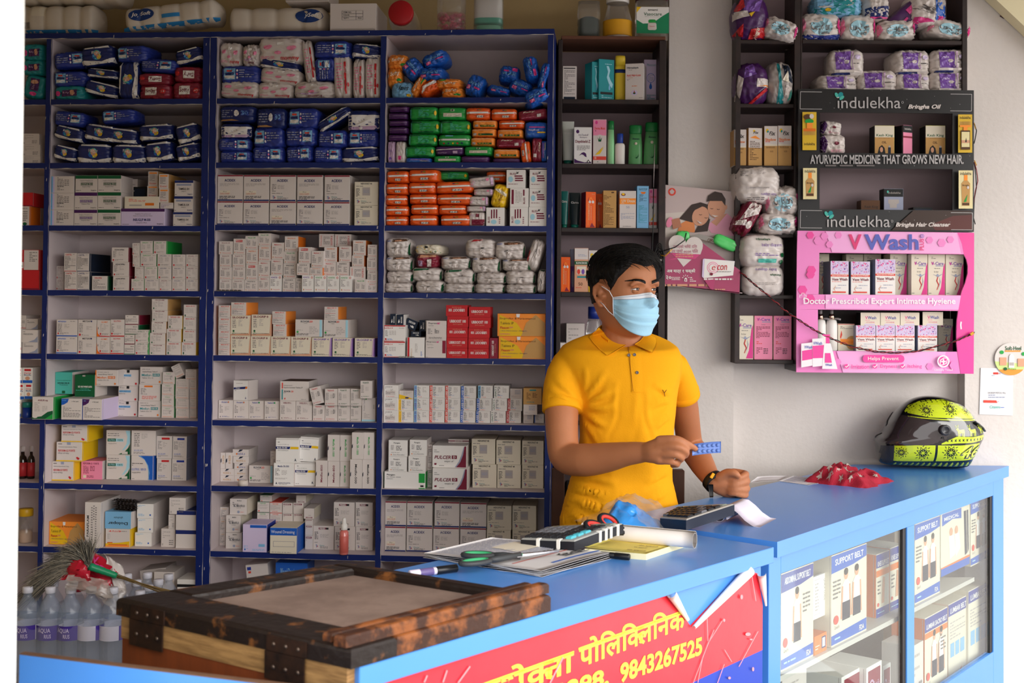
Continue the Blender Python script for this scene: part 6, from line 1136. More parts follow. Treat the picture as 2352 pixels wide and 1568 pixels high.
def slab4(name, u0, u1, v0, v1, za, zb_, M, bev=.006, par=None):
 b = B(); n = 12; prof = [(0, za), (0, zb_-bev), (bev*.4, zb_-bev*.3), (bev, zb_)]
 e = (Rw-Nw).length; g = (Lw-Nw).length
 rings = []
 for ins, z in prof: rings.append([bil(u, v, z) for u, v in ((u0+ins/e, v0+ins/g), (u1-ins/e, v0+ins/g), (u1-ins/e, v1-ins/g), (u0+ins/e, v1-ins/g))])
 vs = [p for r in rings for p in r]; k = len(rings)
 fs = [(3, 2, 1, 0)]+[(i*4+j, i*4+(j+1) % 4, (i+1)*4+(j+1) % 4, (i+1)*4+j) for i in range(k-1) for j in range(4)]+[tuple((k-1)*4+j for j in range(4))]
 return b.add(vs, fs, M).obj(name, par or t)
lid = slab4('lid_frame', 0, 1, .004, .11, z0l, z1l, M_lid, .005) if False else None
slab4('lid_rail', 0, .2, 0, 1, z0l, z1l, M_lid); slab4('lid_rail', .93, 1, .1, 1, z0l, z1l, M_lid); slab4('lid_rail', .2002, .9298, .88, 1, z0l, z1l, M_lid); slab4('lid_rail', .2002, 1, 0, .1, z0l, z1l, M_rail)
slab4('lid_panel', .2004, .9296, .1004, .8796, z0l, z1l-.014, M_pan, .001)
for v0, v1, u0, zt in ((.015, .06, -.005, .018), (.09, .125, .02, .014)): slab4('moulding', u0, 1.01, v0, v1, z1l+.0004, z1l+zt, M_rail, .005)
eu = (Rw-Nw).normalized(); ev = (Lw-Nw).normalized(); en_ = V((-eu.x, -eu.y, 0))
Fl = Matrix((ev, V((ev.y, -ev.x, 0))*-1, V((0, 0, 1)))).transposed().to_4x4(); Lg = (Lw-Nw).length
sd = V((ev.y, -ev.x, 0)); sd = sd if sd.dot(eu) < 0 else -sd       # outward from the hinge side
def hside(name, a0, a1, z0, z1, th, off, M, par=None):
 p0, p1 = ev*a0, ev*a1; q = [p0+sd*off, p1+sd*off, p1+sd*(off-th), p0+sd*(off-th)]
 b = B(); vs = [(p.x, p.y, z0) for p in q]+[(p.x, p.y, z1) for p in q]
 return b.add(vs, [(0, 1, 2, 3), (7, 6, 5, 4)]+[(k, k+4, (k+1) % 4+4, (k+1) % 4) for k in range(4)], M).obj(name, par or t)
hside('side_plank', .01, Lg-.01, CT-.035, CT+.001, .018, -.003, M_pl2); hside('side_board', .012, Lg-.012, .02, CT-.0355, .015, -.004, M_bp)
for a0, a1 in ((.085, .165), (.395, .475)):
 h = hside('hinge', a0, a1, CT+.003, CT+.026, .003, .0036, M_iron); hside('lower_leaf', a0+.004, a1+.004, CT-.04, CT+.002, .003, .0032, M_iron, None)
 b = B()
 for k in range(3):
  for z in (CT-.02, CT+.014): b.lathe([(.0001, 0), (.0035, 0), (.003, .0015), (.0001, .002)], mat('screw', '6A5A50', metal=.8, rough=.4), 8, T=Matrix.Translation(ev*(a0+.015+.025*k)+sd*.0036+V((0, 0, z))) @ sd.to_track_quat('Z', 'Y').to_matrix().to_4x4())
 b.obj('screw', h)
# --- blue flap board in front of it
pa, pb_ = onz(45, 1500, CT), onz(500, 1555, CT); dv = (pb_-pa).normalized(); pc_ = pa+dv*.545; nv_ = V((-dv.y, dv.x, 0))
b = B(); q = [pa, pc_, pc_+nv_*.011, pa+nv_*.011]
for z0, z1, M in ((0, CT-.002, M_ctr), (CT-.0019, CT, M_ply)):
 b.add([(p.x, p.y, z0) for p in q]+[(p.x, p.y, z1) for p in q], [(3, 2, 1, 0), (4, 5, 6, 7)]+[(k, (k+1) % 4, (k+1) % 4+4, k+4) for k in range(4)], M)
tag(b.obj('flap_board'), 'blue flap board with a raw plywood edge, before the chest', 'board')
# ---------------------------------------------------------------- things lying on the counter
class Qd:
 """a lying quadrilateral (photo corners read at height z): u along a-b, v along a-d"""
 def __init__(s, a, b_, c, d, z): s.p = [onz(*q, zz) for q, zz in zip((a, b_, c, d), z if isinstance(z, (tuple, list)) else (z,)*4)]
 def __call__(s, u, v, h=0): a, b_, c, d = s.p; return a*(1-u)*(1-v)+b_*u*(1-v)+c*u*v+d*(1-u)*v+V((0, 0, h))
 def rect(s, b, u0, v0, u1, v1, h, M): b.add([s(u0, v0, h), s(u1, v0, h), s(u1, v1, h), s(u0, v1, h)], [(0, 1, 2, 3)], M)
 def text(s, b, t_, u0, v0, u1, v1, h, M, rot=0, bold=.01):
  vs, fs, _a = glyphs(t_, bold, 0, 2); o = []
  for x, y in vs:
   if rot == 90: x, y = -y, x
   elif rot == 270: x, y = y, -x
   elif rot == 180: x, y = -x, -y
   o.append(s((u0+u1)/2+x*(u1-u0), (v0+v1)/2+y*(v1-v0), h))
  b.add(o, fs, M)
 def block(s, b, u0, v0, u1, v1, h0, h1, M, bev=0):
  e = bev; P4 = lambda k, h: [s(u0+k, v0+k, h), s(u1-k, v0+k, h), s(u1-k, v1-k, h), s(u0+k, v1-k, h)]
  rs = [P4(0, h0), P4(0, h1-(.0015 if e else 0))]+([P4(e, h1)] if e else []); n = len(rs)
  b.add([p for r in rs for p in r], [(3, 2, 1, 0)]+[(i*4+j, i*4+(j+1) % 4, i*4+4+(j+1) % 4, i*4+4+j) for i in range(n-1) for j in range(4)]+[tuple(n*4-4+j for j in range(4))], M)
# newspaper: folded sheets, each a little off the next
Np = Qd((974, 1277), (1242, 1321), (1404, 1277), (1131, 1240), 1.024)
b = B(); M_news = mat('newsprint', 'DCD8D8', rough=.7); rs_ = random.Random(2)
for k in range(6):
 ou, ov = rs_.uniform(-.025, .025), rs_.uniform(-.02, .02)
 b.grid(lambda u, v: Np(u*(1+ou)-ou/2, v*(1+ov), -.003+k*.0022+.004*max(0, u-.7)*math.sin(v*5+k)+.0015*math.sin(u*9+k)), 14, 10, M_news, thick=.0006)
hs = lambda u, v: .0092+.004*max(0, u-.7)*math.sin(v*5+5)+.0015*math.sin(u*9+5)
def npr(u0, v0, u1, v1, M):
 n = 4; b.add([Np(u0+(u1-u0)*i/n, v0+(v1-v0)*j/n, hs(u0+(u1-u0)*i/n, v0+(v1-v0)*j/n)) for j in range(n+1) for i in range(n+1)], [(j*5+i, j*5+i+1, j*5+i+6, j*5+i+5) for j in range(n) for i in range(n)], M)
for k in range(34):
 u = .06+k*.0165
 v = .06
 while v < .9:
  w = rs_.uniform(.04, .12)
  if not (.25 < u < .5 and .5 < v < .85): npr(u, v, u+.006, min(.93, v+w), pm('h'))
  v += w+.015
npr(.28, .5, .5, .86, pm('c')); npr(.70, .1, .712, .95, mat('news_red', 'D06050')); npr(.9, .3, .925, .98, mat('news_blue', '3A6AC0'))
for (u, v), k in (((.66, .62), 'कैफे'), ((.8, .62), 'हक')):
 vs, fs, _a = glyphs(k, .01, 0, 2); b.add([Np(u+y*.10, v+.16+x*.36, hs(u+y*.1, v+.16)+.0006) for x, y in vs], fs, pm('k'))
tag(b.obj('newspaper'), 'folded newspaper lying under the green-handled scissors', 'newspaper')
def scissors(label, loops, piv, tip, wid, Mo, Mi, M_bl, lift=0):
 """loops: two (centre, along radius, across radius) in world, piv and tip points"""
 t = empty('scissors', piv, label, 'scissors', T=Matrix.Translation(piv)); P = V(piv); up = V((0, 0, 1))
 ax = (V(tip)-P).normalized(); sd = up.cross(ax).normalized(); n2 = ax.cross(sd).normalized()
 for k, (c, ra, rb, tilt) in enumerate(loops):
  c = V(c)-P; sg = 1 if k else -1
  a2 = (c).normalized(); s2 = n2.cross(a2).normalized(); n3 = (n2+s2*tilt).normalized(); s2 = n3.cross(a2).normalized()
  ring = [c+a2*ra*math.cos(6.2832*i/20)+s2*rb*math.sin(6.2832*i/20) for i in range(20)]
  b = B(); b.tube(ring+ring[:2], .0055, Mo, 8, cap=False); b.tube([c-a2*ra, c-a2*(ra+.02)+s2*0, n2*.002*sg], [.0058, .007, .006], Mo, 8); h = b.obj('handle', t)
  i_ = [c+a2*(ra-.004)*math.cos(6.2832*i/20)+s2*(rb-.004)*math.sin(6.2832*i/20)+n3*.001 for i in range(20)]
  B().tube(i_+i_[:2], .0042, Mi, 8, cap=False).obj('grip_lining', h)
  e = V(tip)-P; b = B(); y0 = -.001+k*.0022
  pts = [sd*(wid*(.9 if k else -.2))+ax*-.012, sd*(wid*(.2 if k else -.9))+ax*-.012, sd*(-.1*wid if k else -wid)+ax*.02, e+sd*(.0006*sg), sd*(wid if k else .1*wid)+ax*.02]
  vs = [p+n2*y0 for p in pts]+[p+n2*(y0+.0018) for p in pts]; m5 = 5
  b.add(vs, [tuple(range(4, -1, -1)), tuple(range(5, 10))]+[(q, (q+1) % 5, 5+(q+1) % 5, 5+q) for q in range(5)], M_bl); b.obj('blade', t)
 B().lathe([(.0001, -.002), (.004, -.002), (.004, .004), (.003, .005), (.0001, .005)], Mi if lift == 0 else M_bl, 12, T=n2.to_track_quat('Z', 'Y').to_matrix().to_4x4()).obj('pivot', t)
M_steel = mat('scissor_steel', 'C8C8CC', rough=.22, metal=1); M_hg = mat('handle_grey', '3A3C3E', rough=.5); M_gg = mat('grip_green', '3FA870', rough=.5); M_gr = mat('grip_red', 'D03830', rough=.5); M_hk = mat('handle_black', '1C1C20', rough=.4)
zc = 1.042
scissors('scissors with grey and green handles on the newspaper', [(onz(1098, 1274, zc), .03, .016, 0), (onz(1092, 1290, zc), .032, .015, 0)], onz(1196, 1276, zc), onz(1284, 1266, zc), .008, M_hg, M_gg, M_steel)
# marker pens
def pen(label, p, q, r, parts):
 p, q = V(p), V(q); ax = (q-p); t = empty('marker_pen', p, label, 'pen', T=Matrix.Translation(p) @ ax.to_track_quat('Z', 'Y').to_matrix().to_4x4()); L = ax.length
 for nm, a0, a1, k, M in parts: B().lathe([(.0002, a0*L), (r*k*.93, a0*L), (r*k, a0*L+.001), (r*k, a1*L-.001), (r*k*.9, a1*L), (.0002, a1*L)], M, 16).obj(nm, t)
pen('white marker with black cap lying behind the chest', onz(940, 1318, CT+.0085), onz(1049, 1304, CT+.0085), .0078, [('body', 0, .56, .92, mat('marker_white', 'D8D0E0', rough=.35)), ('print_band', .2, .5, .93, mat('marker_purple', '6A5A8A', rough=.4)), ('cap', .561, 1, 1, mat('pen_black', '17171A', rough=.3))])
pen('black marker cap end poking out under the yellow pad', onz(1380, 1272, CT+.0072), onz(1446, 1279, CT+.0072), .0068, [('body', 0, .5, .9, mat('pen_black', '17171A')), ('cap', .501, 1, 1, mat('pen_black', '17171A'))])
# yellow pad with a rolled-back cover
Yp = Qd((1343, 1258), (1484, 1270), (1601, 1232), (1440, 1218), (1.036, 1.034, 1.034, 1.036))
t = empty('notepad', Yp(0, 0)-V((0, 0, .015)), 'yellow ruled receipt pad with its white cover rolled back', 'notepad'); To = t.matrix_world.inverted()
b = B(); Yp.block(b, 0, 0, 1, 1, -.0145, -.002, mat('pad_edges', 'E0D8B0', rough=.7)); b.v = [tuple(To @ V(p)) for p in b.v]; b.obj('page_block', t)
b = B(); M_yp = mat('yellow_paper', 'F0DE70', rough=.7)
b.grid(lambda u, v: Yp(u, v, -.0015+.004*(1-v)**3*(1-u)), 12, 8, M_yp, thick=.0005)
for k in range(22): Yp.rect(b, .1, .1+k*.035, .93, .105+k*.035, .004*(1-.1-k*.035)**3*.4-.0004, pm('f'))
for v, w in ((.06, .3), (.2, .2), (.3, .3), (.52, .24)): Yp.text(b, 'चेक भुक्तानी', .62, v, .62+w, v+.05, .0006, pm('a'))
b.v = [tuple(To @ V(p)) for p in b.v]; b.obj('top_page', t)
pr0, pr1 = onz(1338, 1216, 1.05), onz(1596, 1240, 1.05)
b = B(); ax = pr1-pr0; sd = V((0, 0, 1)).cross(ax).normalized()
b.grid(lambda u, v: pr0+ax*u+(sd*math.cos(-.6+v*8.2)+V((0, 0, 1))*math.sin(-.6+v*8.2))*(.0135+.0045*v), 10, 40, mat('white_cover', 'EDE6E0', rough=.6), thick=.0006)
b.v = [tuple(To @ V(p)) for p in b.v]; b.obj('rolled_cover', t)
# black desk calculator
def calculator(label, Q, th, Mb, Mt, keys, screen=None, straps=(), top_h=0):
 t = empty('calculator', Q(0, 0), label, 'calculator'); To = t.matrix_world.inverted()
 def fin(b, nm): b.v = [tuple(To @ V(p)) for p in b.v]; b.obj(nm, t)
 b = B(); Q.block(b, 0, 0, 1, 1, -th, -.003, Mb); fin(b, 'body')
 b = B(); Q.block(b, .01, .01, .99, .99, -.0029, 0, Mt, .015); fin(b, 'face')
 for u0, v0, u1, v1, M in keys: b = B(); Q.block(b, u0, v0, u1, v1, .0002, .005, M, .012); fin(b, 'key')
 if screen: b = B(); Q.block(b, *screen, .0002, .0018, mat('lcd_grey', '8A9488', rough=.15), .006); fin(b, 'display')
 for u0, v0, u1, v1 in straps: b = B(); Q.block(b, u0, v0, u1, v1, -th-.001, .0012, mat('white_tape', 'E8E4DC', rough=.5), .002); fin(b, 'tape')
 return t
Qc = Qd((1196, 1236), (1319, 1241), (1432, 1200), (1264, 1209), (1.046, 1.052, 1.084, 1.06))
kb, kt_ = mat('key_black', '26262A', rough=.4), mat('key_teal', '4FB0C0', rough=.4); kg = mat('key_grey', '6A6A70', rough=.4)
keys = [(.04+c*.125, .06+r*.155, .14+c*.125, .17+r*.155, kt_ if (c == 7-1 and r < 3) else (kb if r < 2 or c > 3 else kg)) for r in range(5) for c in range(7)]
calculator('black desk calculator taped with white strips, by the red scissors', Qc, .022, mat('calc_black', '1E1E24', rough=.3), mat('calc_face', 'A8A8A4', rough=.35, metal=.3), keys, (.05, .84, .92, .97), ((.3, -.012, .36, .06), (.68, -.012, .74, .06), (.95, .5, 1.012, .54), (.95, .62, 1.012, .66), (.95, .72, 1.012, .76), (.95, .86, 1.012, .9)))
Qs = Qd((1516, 1187), (1576, 1192), (1687, 1156), (1560, 1163), (1.046, 1.056, 1.084, 1.06))
keys = [(.05+c*.15, .08+r*.15, .17+c*.15, .19+r*.15, kb if (c+r) % 7 else kg) for r in range(5) for c in range(6)]
calculator('silver desk calculator with dark sides behind the yellow pad', Qs, .026, mat('calc_navy', '222838', rough=.25), mat('calc_silver', 'B5AFA8', rough=.35, metal=.2), keys, (.08, .86, .9, .96))
scissors('scissors with black and red handles over the yellow pad', [(onz(1368, 1210, 1.07), .024, .015, .5), (onz(1398, 1199, 1.075), .022, .017, .6)], onz(1449, 1226, 1.05), onz(1522, 1245, 1.04), .011, M_hk, M_gr, M_steel, 1)
# clear bag with a blue film inside
M_film = mat('clear_film', 'E8E4E0', rough=.12, spec=.6, alpha=.2, bump=.5, bscale=30); M_bf = mat('blue_film', '3A96E8', rough=.2, spec=.6, bump=.5, bscale=40)
def heap(nm, corners, z, hgt, M, seed, par, n=26, peak=(.5, .5), pw=1.2, edge=.0):
 Q = Qd(*corners, z); b = B()
 def f(u, v):
  d = math.hypot((u-peak[0])*1.5, (v-peak[1])*1.6); e = min(u, 1-u, v, 1-v)*5
  k = max(0, 1-d**pw)*min(1, e+edge); q = V((u*3+seed, v*3, seed*.7))
  a = (1-abs(noise.noise(q*1.7))*2.4)*.6+noise.noise(q*4)*.35
  w = V((noise.noise(q*1.3+V((9, 0, 0))), noise.noise(q*1.3+V((0, 9, 0))), 0))*.018
  return Q(u, v, max(.0006, hgt*k*(1+a*.55)))+w*min(1, e*.6+.15)
 b.grid(f, n, n, M); 
 if par: Ti = par.matrix_world.inverted(); b.v = [tuple(Ti @ V(p)) for p in b.v]
 return b.obj(nm, par)
t = empty('plastic_bag', onz(1440, 1200, CT), 'crumpled clear bag with bright blue film inside, on the counter', 'bag')
heap('film_roll', ((1352, 1214), (1500, 1226), (1552, 1204), (1410, 1186)), CT, .046, M_bf, 2.1, t, peak=(.3, .55))
heap('bag_film', ((1318, 1196), (1470, 1226), (1592, 1206), (1420, 1160)), CT, .05, M_film, 5.3, t, peak=(.5, .6))
# rolled paper slip
p0, p1 = onz(1652, 1204, CT), onz(1690, 1186, CT); ax = p1-p0; e1 = (onz(1732, 1210, CT)-onz(1660, 1204, CT)); e1 = e1.normalized()
prof = []
for k in range(40): a = k/39*11-1.2; r = .006+.0105*k/39; prof.append((-r*math.cos(a)*1.15, .0185+r*math.sin(a)))
prof += [(.012, .044), (.028, .042), (.045, .03), (.062, .014), (.082, .002), (.1, .0008)]
b = B(); b.grid(lambda u, v: p0+ax*(v*1.1)+e1*prof[round(u*(len(prof)-1))][0]+V((0, 0, prof[round(u*(len(prof)-1))][1])), len(prof)-1, 4, mat('slip_paper', 'E4DEEE', rough=.6), thick=.0004)
tag(b.obj('paper_roll'), 'curled white paper slip beside the silver calculator', 'paper')
b = B(); Q = Qd((1790, 1106), (1857, 1115), (1921, 1104), (1822, 1094), CT); b.grid(lambda u, v: Q(u, v, .002+.012*max(0, u-.75)**1.5*v), 10, 6, mat('leaflet_white', 'E6E2E4', rough=.5), thick=.0006)
for k in range(7): Q.rect(b, .1, .1+k*.12, .1+.75*(.5+.5*((k*37) % 10)/10), .14+k*.12, .0052, pm('h'))
tag(b.obj('leaflet'), 'printed sheet with a curled corner beside the red cloth', 'paper')
b = B(); Q = Qd((1722, 1110), (1792, 1104), (1812, 1093), (1740, 1096), CT); b.grid(lambda u, v: Q(u, v, .002+.001*math.sin(u*4)), 6, 4, mat('leaflet_white', 'E6E2E4'), thick=.0005); tag(b.obj('paper_sheet'), 'plain white sheet lying flat beyond the fist', 'paper')
# red starred cloth
b = B(); M_ban = mat('red_cotton', 'A81E34', rough=.85, bump=.5, bscale=300)
Q = Qd((1846, 1108), (1990, 1122), (2056, 1106), (1900, 1086), CT)
def bf(u, v):
 q = V((u*3.2, v*2.6, 4)); e = min(u, 1-u, v, 1-v)*6; k = min(1, e)*(1-.75*abs(u-.38)**.8)
 return Q(u, v, max(.001, .034*k*(1.05+.9*(1-abs(noise.noise(q*1.4))*2.2)*.5+.5*noise.noise(q*3.1))))+V((noise.noise(q*2.)*.012, noise.noise(q*2.+V((5, 5, 5)))*.012, 0))
b.grid(bf, 40, 30, M_ban)
for su, sv in ((.14, .4), (.25, .75), (.3, .3), (.44, .6), (.46, .2), (.6, .42), (.62, .8), (.75, .3), (.85, .6), (.2, .15), (.55, .1), (.72, .12), (.36, .1), (.38, .86)):
 pts = []
 for k in range(10): r = (.055 if k % 2 == 0 else .024); pts.append((su+r*.7*math.cos(.6283*k), sv+r*1.3*math.sin(.6283*k)))
 b.add([bf(su, sv)+V((0, 0, .0014))]+[bf(*p)+V((0, 0, .0012)) for p in pts], [(0, 1+k, 1+(k+1) % 10) for k in range(10)], mat('grey_star', 'B0A098', rough=.85))
tag(b.obj('bandana'), 'crumpled red cloth with pale stars on the counter', 'cloth')
# ================================================================ the man behind the counter
M_skin = mat('brown_skin', 'B5754F', rough=.5, spec=.35, bump=.06, bscale=260, sss=.12, var=.12, vscale=14, vcol='8A4A34')
M_hair = mat('black_hair', '0E0B0A', rough=.58, spec=.25, bump=.8, bscale=120, stretch=(1, 1, .25))
M_shirt = mat('yellow_pique', 'F0A512', rough=.8, spec=.15, bump=.22, bscale=420)
M_mask = mat('mask_blue', 'A6D4EC', rough=.75, spec=.15, bump=.15, bscale=200); M_mw = mat('mask_white', 'E4E8EE', rough=.75)
K = lambda x, y, Y: atY(x, y, Y)
man = empty('person', (K(1430, 900, 3.3).x, 3.3, 0), 'person in a yellow polo shirt and blue face mask behind the counter', 'person')
MI = man.matrix_world.inverted()
def mobj(b, nm, par=None, **kw):
 b.v = [tuple(MI @ V(p)) for p in b.v]; return b.obj(nm, par or man, **kw)
def rem(b, nm, vox, sm=6, par=None):
 o = mobj(b, nm, par); mod(o, 'REMESH', mode='VOXEL', voxel_size=vox, use_smooth_shade=True); mod(o, 'SMOOTH', factor=.5, iterations=sm); return bake(o)
def limb(b, pts, M, n=20, flat=1.0):
 """pts: (x, y, Y, radius) read at their own depth; rounded ends"""
 P_, R_ = [K(*p[:3]) for p in pts], [p[3] for p in pts]
 d0, d1 = (P_[0]-P_[1]).normalized(), (P_[-1]-P_[-2]).normalized()
 P_ = [P_[0]+d0*R_[0]*.95, P_[0]+d0*R_[0]*.7]+P_+[P_[-1]+d1*R_[-1]*.7, P_[-1]+d1*R_[-1]*.95]
 R_ = [R_[0]*.25, R_[0]*.72]+R_+[R_[-1]*.72, R_[-1]*.25]
 # a smooth path through the joints
 Q, S_ = [], []
 for i in range(len(P_)-1):
  a, b_, c, d = P_[max(i-1, 0)], P_[i], P_[i+1], P_[min(i+2, len(P_)-1)]
  for k in range(4):
   t = k/4; Q.append(.5*((2*b_)+(c-a)*t+(2*a-5*b_+4*c-d)*t*t+(3*b_-a-3*c+d)*t**3)); S_.append(R_[i]*(1-t)+R_[i+1]*t)
 Q.append(P_[-1]); S_.append(R_[-1]); b.tube(Q, S_, M, n, flat=flat)
# ---- head frame
HC = K(1433, 668, 3.3); hy = rad(38); hf = V((math.sin(hy), -math.cos(hy), 0)); hl = V((-math.cos(hy), -math.sin(hy), 0)); hu = V((0, 0, 1))
tilt = rad(2); hu = (hu+hl*-.02).normalized()
H = lambda f, l, u: HC+hf*f+hl*l+hu*u
PRF = [(-.126, .030, .0, .012), (-.118, .066, .012, .030), (-.100, .084, .040, .048), (-.07, .089, .070, .062), (-.04, .090, .088, .070), (-.015, .0885, .096, .0735), (.01, .089, .100, .0745), (.03, .093, .101, .0745), (.055, .0905, .099, .073), (.078, .078, .090, .064), (.095, .056, .070, .047), (.104, .030, .040, .026), (.107, .004, .006, .004)]
def headpt(z, a):
 for (z0, f0, b0, w0), (z1, f1, b1, w1) in zip(PRF, PRF[1:]):
  if z <= z1: break
 t = max(0, min(1, (z-z0)/(z1-z0))); f, bk, w_ = f0+(f1-f0)*t, b0+(b1-b0)*t, w0+(w1-w0)*t
 c, s = math.cos(a), math.sin(a); c = math.copysign(abs(c)**.9, c); s = math.copysign(abs(s)**.9, s)
 x, y = (f if c > 0 else bk)*c, w_*s
 e = math.exp(-((abs(y)-.031)/.013)**2-((z-.003)/.010)**2) if c > 0 else 0
 return x-.0055*e, y, z
body_ = B()
n = 36; vs = []; zz = [PRF[0][0]+(PRF[-1][0]-PRF[0][0])*(.5-.5*math.cos(math.pi*k/40)) for k in range(41)]
for z in zz: vs += [H(*headpt(z, 6.2832*j/n)) for j in range(n)]
body_.add(vs, [(k*n+j, k*n+(j+1) % n, (k+1)*n+(j+1) % n, (k+1)*n+j) for k in range(40) for j in range(n)]+[tuple(range(n-1, -1, -1)), tuple(40*n+j for j in range(n))], M_skin)
tb = lambda pts, r, nn=12: body_.tube([H(*p) for p in pts], r, M_skin, nn)
tb([(.080, 0, .026), (.086, 0, .005), (.097, 0, -.018), (.104, 0, -.034), (.098, 0, -.042)], [.008, .0075, .0095, .013, .008])
for s in (-1, 1):
 tb([(.096, s*.008, -.036), (.086, s*.014, -.036)], [.008, .006])
 tb([(.078, s*.052, .012), (.086, s*.04, .0235), (.0895, s*.022, .024), (.0885, s*.008, .018)], [.004, .0068, .0072, .006])
 tb([(.050, s*.058, -.024), (.066, s*.047, -.03), (.075, s*.032, -.034)], [.010, .0125, .011])
 # ear: rim, lobe and bowl
 ear = [(.012, .077, .012), (.006, .081, .026), (-.008, .085, .031), (-.022, .088, .022), (-.026, .087, .004), (-.018, .083, -.014), (-.006, .080, -.028), (.003, .076, -.030)]
 tb([(a, s*b2, c-.012) for a, b2, c in ear], [.004, .0046, .005, .005, .0046, .0048, .0068, .004])
 tb([(-.004, s*.076, .01), (-.010, s*.080, -.006), (-.004, s*.077, -.024)], [.006, .0075, .006]); tb([(.006, s*.077, -.012), (.002, s*.081, -.018)], [.005, .0035])
 tb([(-.012, s*.080, .010), (-.016, s*.082, -.008)], [.004, .0045])
# ---- neck, trunk and limbs
limb(body_, [(1428, 700, 3.325, .052), (1428, 745, 3.325, .054), (1432, 790, 3.325, .060), (1434, 830, 3.32, .075)], M_skin)
limb(body_, [(1345, 850, 3.31, .045), (1430, 835, 3.32, .055), (1520, 850, 3.33, .045)], M_skin)
def trunk(b, rows, M, Yc, nn=40, yaw=14, pw=.85):
 c, s = math.cos(rad(yaw)), math.sin(rad(yaw)); vs = []
 for y, x0, x1, dp, *yy in rows:
  Y = yy[0] if yy else Yc
  p, q = K(x0, y, Y), K(x1, y, Y); m_, w_ = (p+q)/2, (q-p).length/2
  for j in range(nn):
   a = 6.2832*j/nn; ca, sa = math.cos(a), math.sin(a); ca, sa = math.copysign(abs(ca)**pw, ca), math.copysign(abs(sa)**pw, sa)
   X, D = ca*w_, -sa*dp; vs.append(m_+V((X, D-.12*X*math.tan(rad(yaw)), -max(0, -D/dp)*max(0, min(1, (806-y)/40))*.036)))
 k = len(rows)
 b.add(vs, [(i*nn+j, (i+1)*nn+j, (i+1)*nn+(j+1) % nn, i*nn+(j+1) % nn) for i in range(k-1) for j in range(nn)]+[tuple(range(nn)), tuple((k-1)*nn+j for j in range(nn-1, -1, -1))], M)
ROWS = [(757, 1392, 1474, .04, 3.325), (764, 1362, 1492, .054, 3.32), (772, 1338, 1516, .066, 3.315), (782, 1314, 1538, .078, 3.31), (795, 1292, 1556, .088), (815, 1280, 1564, .096), (840, 1282, 1565, .1), (870, 1296, 1560, .105), (910, 1318, 1552, .108), (950, 1332, 1547, .107), (1000, 1334, 1543, .102), (1050, 1328, 1540, .1), (1100, 1314, 1540, .1), (1150, 1300, 1553, .103), (1190, 1290, 1566, .106), (1250, 1288, 1576, .108), (1330, 1290, 1580, .108)]
inner = [(y+22, x0+14, x1-14, d-.014, *r) for y, x0, x1, d, *r in ROWS]
trunk(body_, inner, M_skin, 3.3)
AR = [(1304, 866, 3.29, .040), (1292, 905, 3.268, .0455), (1290, 960, 3.24, .0445), (1292, 1010, 3.215, .042), (1300, 1050, 3.19, .041), (1345, 1056, 3.14, .0425), (1395, 1050, 3.10, .038), (1440, 1042, 3.06, .030), (1478, 1038, 3.03, .0255)]
limb(body_, AR, M_skin, 24)
AL = [(1552, 862, 3.36, .030), (1567, 892, 3.383, .036), (1574, 940, 3.43, .0375), (1580, 990, 3.49, .037), (1586, 1022, 3.52, .036), (1599, 1042, 3.48, .0385), (1614, 1068, 3.42, .034), (1630, 1094, 3.36, .027), (1642, 1108, 3.335, .0245)]
limb(body_, AL, M_skin, 24)
# right hand, holding the strip
limb(body_, [(1480, 1038, 3.028, .0225), (1500, 1027, 3.005, .019), (1516, 1014, 2.99, .0125)], M_skin)
limb(body_, [(1480, 1038, 3.028, .022), (1500, 1036, 3.0, .019), (1514, 1032, 2.985, .0135)], M_skin)
limb(body_, [(1480, 1040, 3.028, .0225), (1500, 1046, 3.005, .0195), (1512, 1052, 2.99, .0135)], M_skin)
FR_ = [[(1515, 1010, 2.988, .0115), (1552, 1008, 2.968, .0098), (1579, 1019, 2.972, .0086), (1597, 1030, 2.985, .0076)],
       [(1514, 1027, 2.984, .0118), (1554, 1025, 2.958, .0102), (1576, 1037, 2.966, .0088), (1574, 1047, 2.99, .0076)],
       [(1512, 1043, 2.988, .0112), (1550, 1043, 2.962, .0097), (1566, 1053, 2.972, .0084), (1554, 1059, 2.997, .0074)],
       [(1510, 1058, 2.996, .0098), (1542, 1060, 2.975, .0086), (1556, 1067, 2.985, .0076), (1544, 1069, 3.005, .0066)],
       [(1488, 1026, 3.03, .0135), (1530, 1020, 3.03, .0120), (1566, 1027, 3.012, .0098), (1596, 1033, 2.999, .0082)]]
for f in FR_: limb(body_, f, M_skin, 14)
# left fist resting on the counter
limb(body_, [(1642, 1108, 3.335, .024), (1664, 1106, 3.33, .027), (1684, 1104, 3.335, .024)], M_skin); limb(body_, [(1650, 1116, 3.335, .022), (1672, 1122, 3.335, .025), (1690, 1124, 3.34, .020)], M_skin)
for i, (y, yp, yt, r) in enumerate(((1084, 1088, 1101, .0112), (1099, 1103, 1113, .0112), (1114, 1120, 1124, .0106), (1127, 1134, 1134, .0092))):
 limb(body_, [(1684, y, 3.352, r), (1714-2*abs(i-1.6), yp, 3.335, r*.96), (1712-2*abs(i-1.6), yp+4, 3.31, r*.9), (1690, yt, 3.300, r*.82), (1676, yt, 3.308, r*.74)], M_skin, 14)
limb(body_, [(1652, 1098, 3.318, .0150), (1670, 1086, 3.303, .0125), (1686, 1086, 3.29, .0105), (1695, 1092, 3.287, .0085)], M_skin, 14)
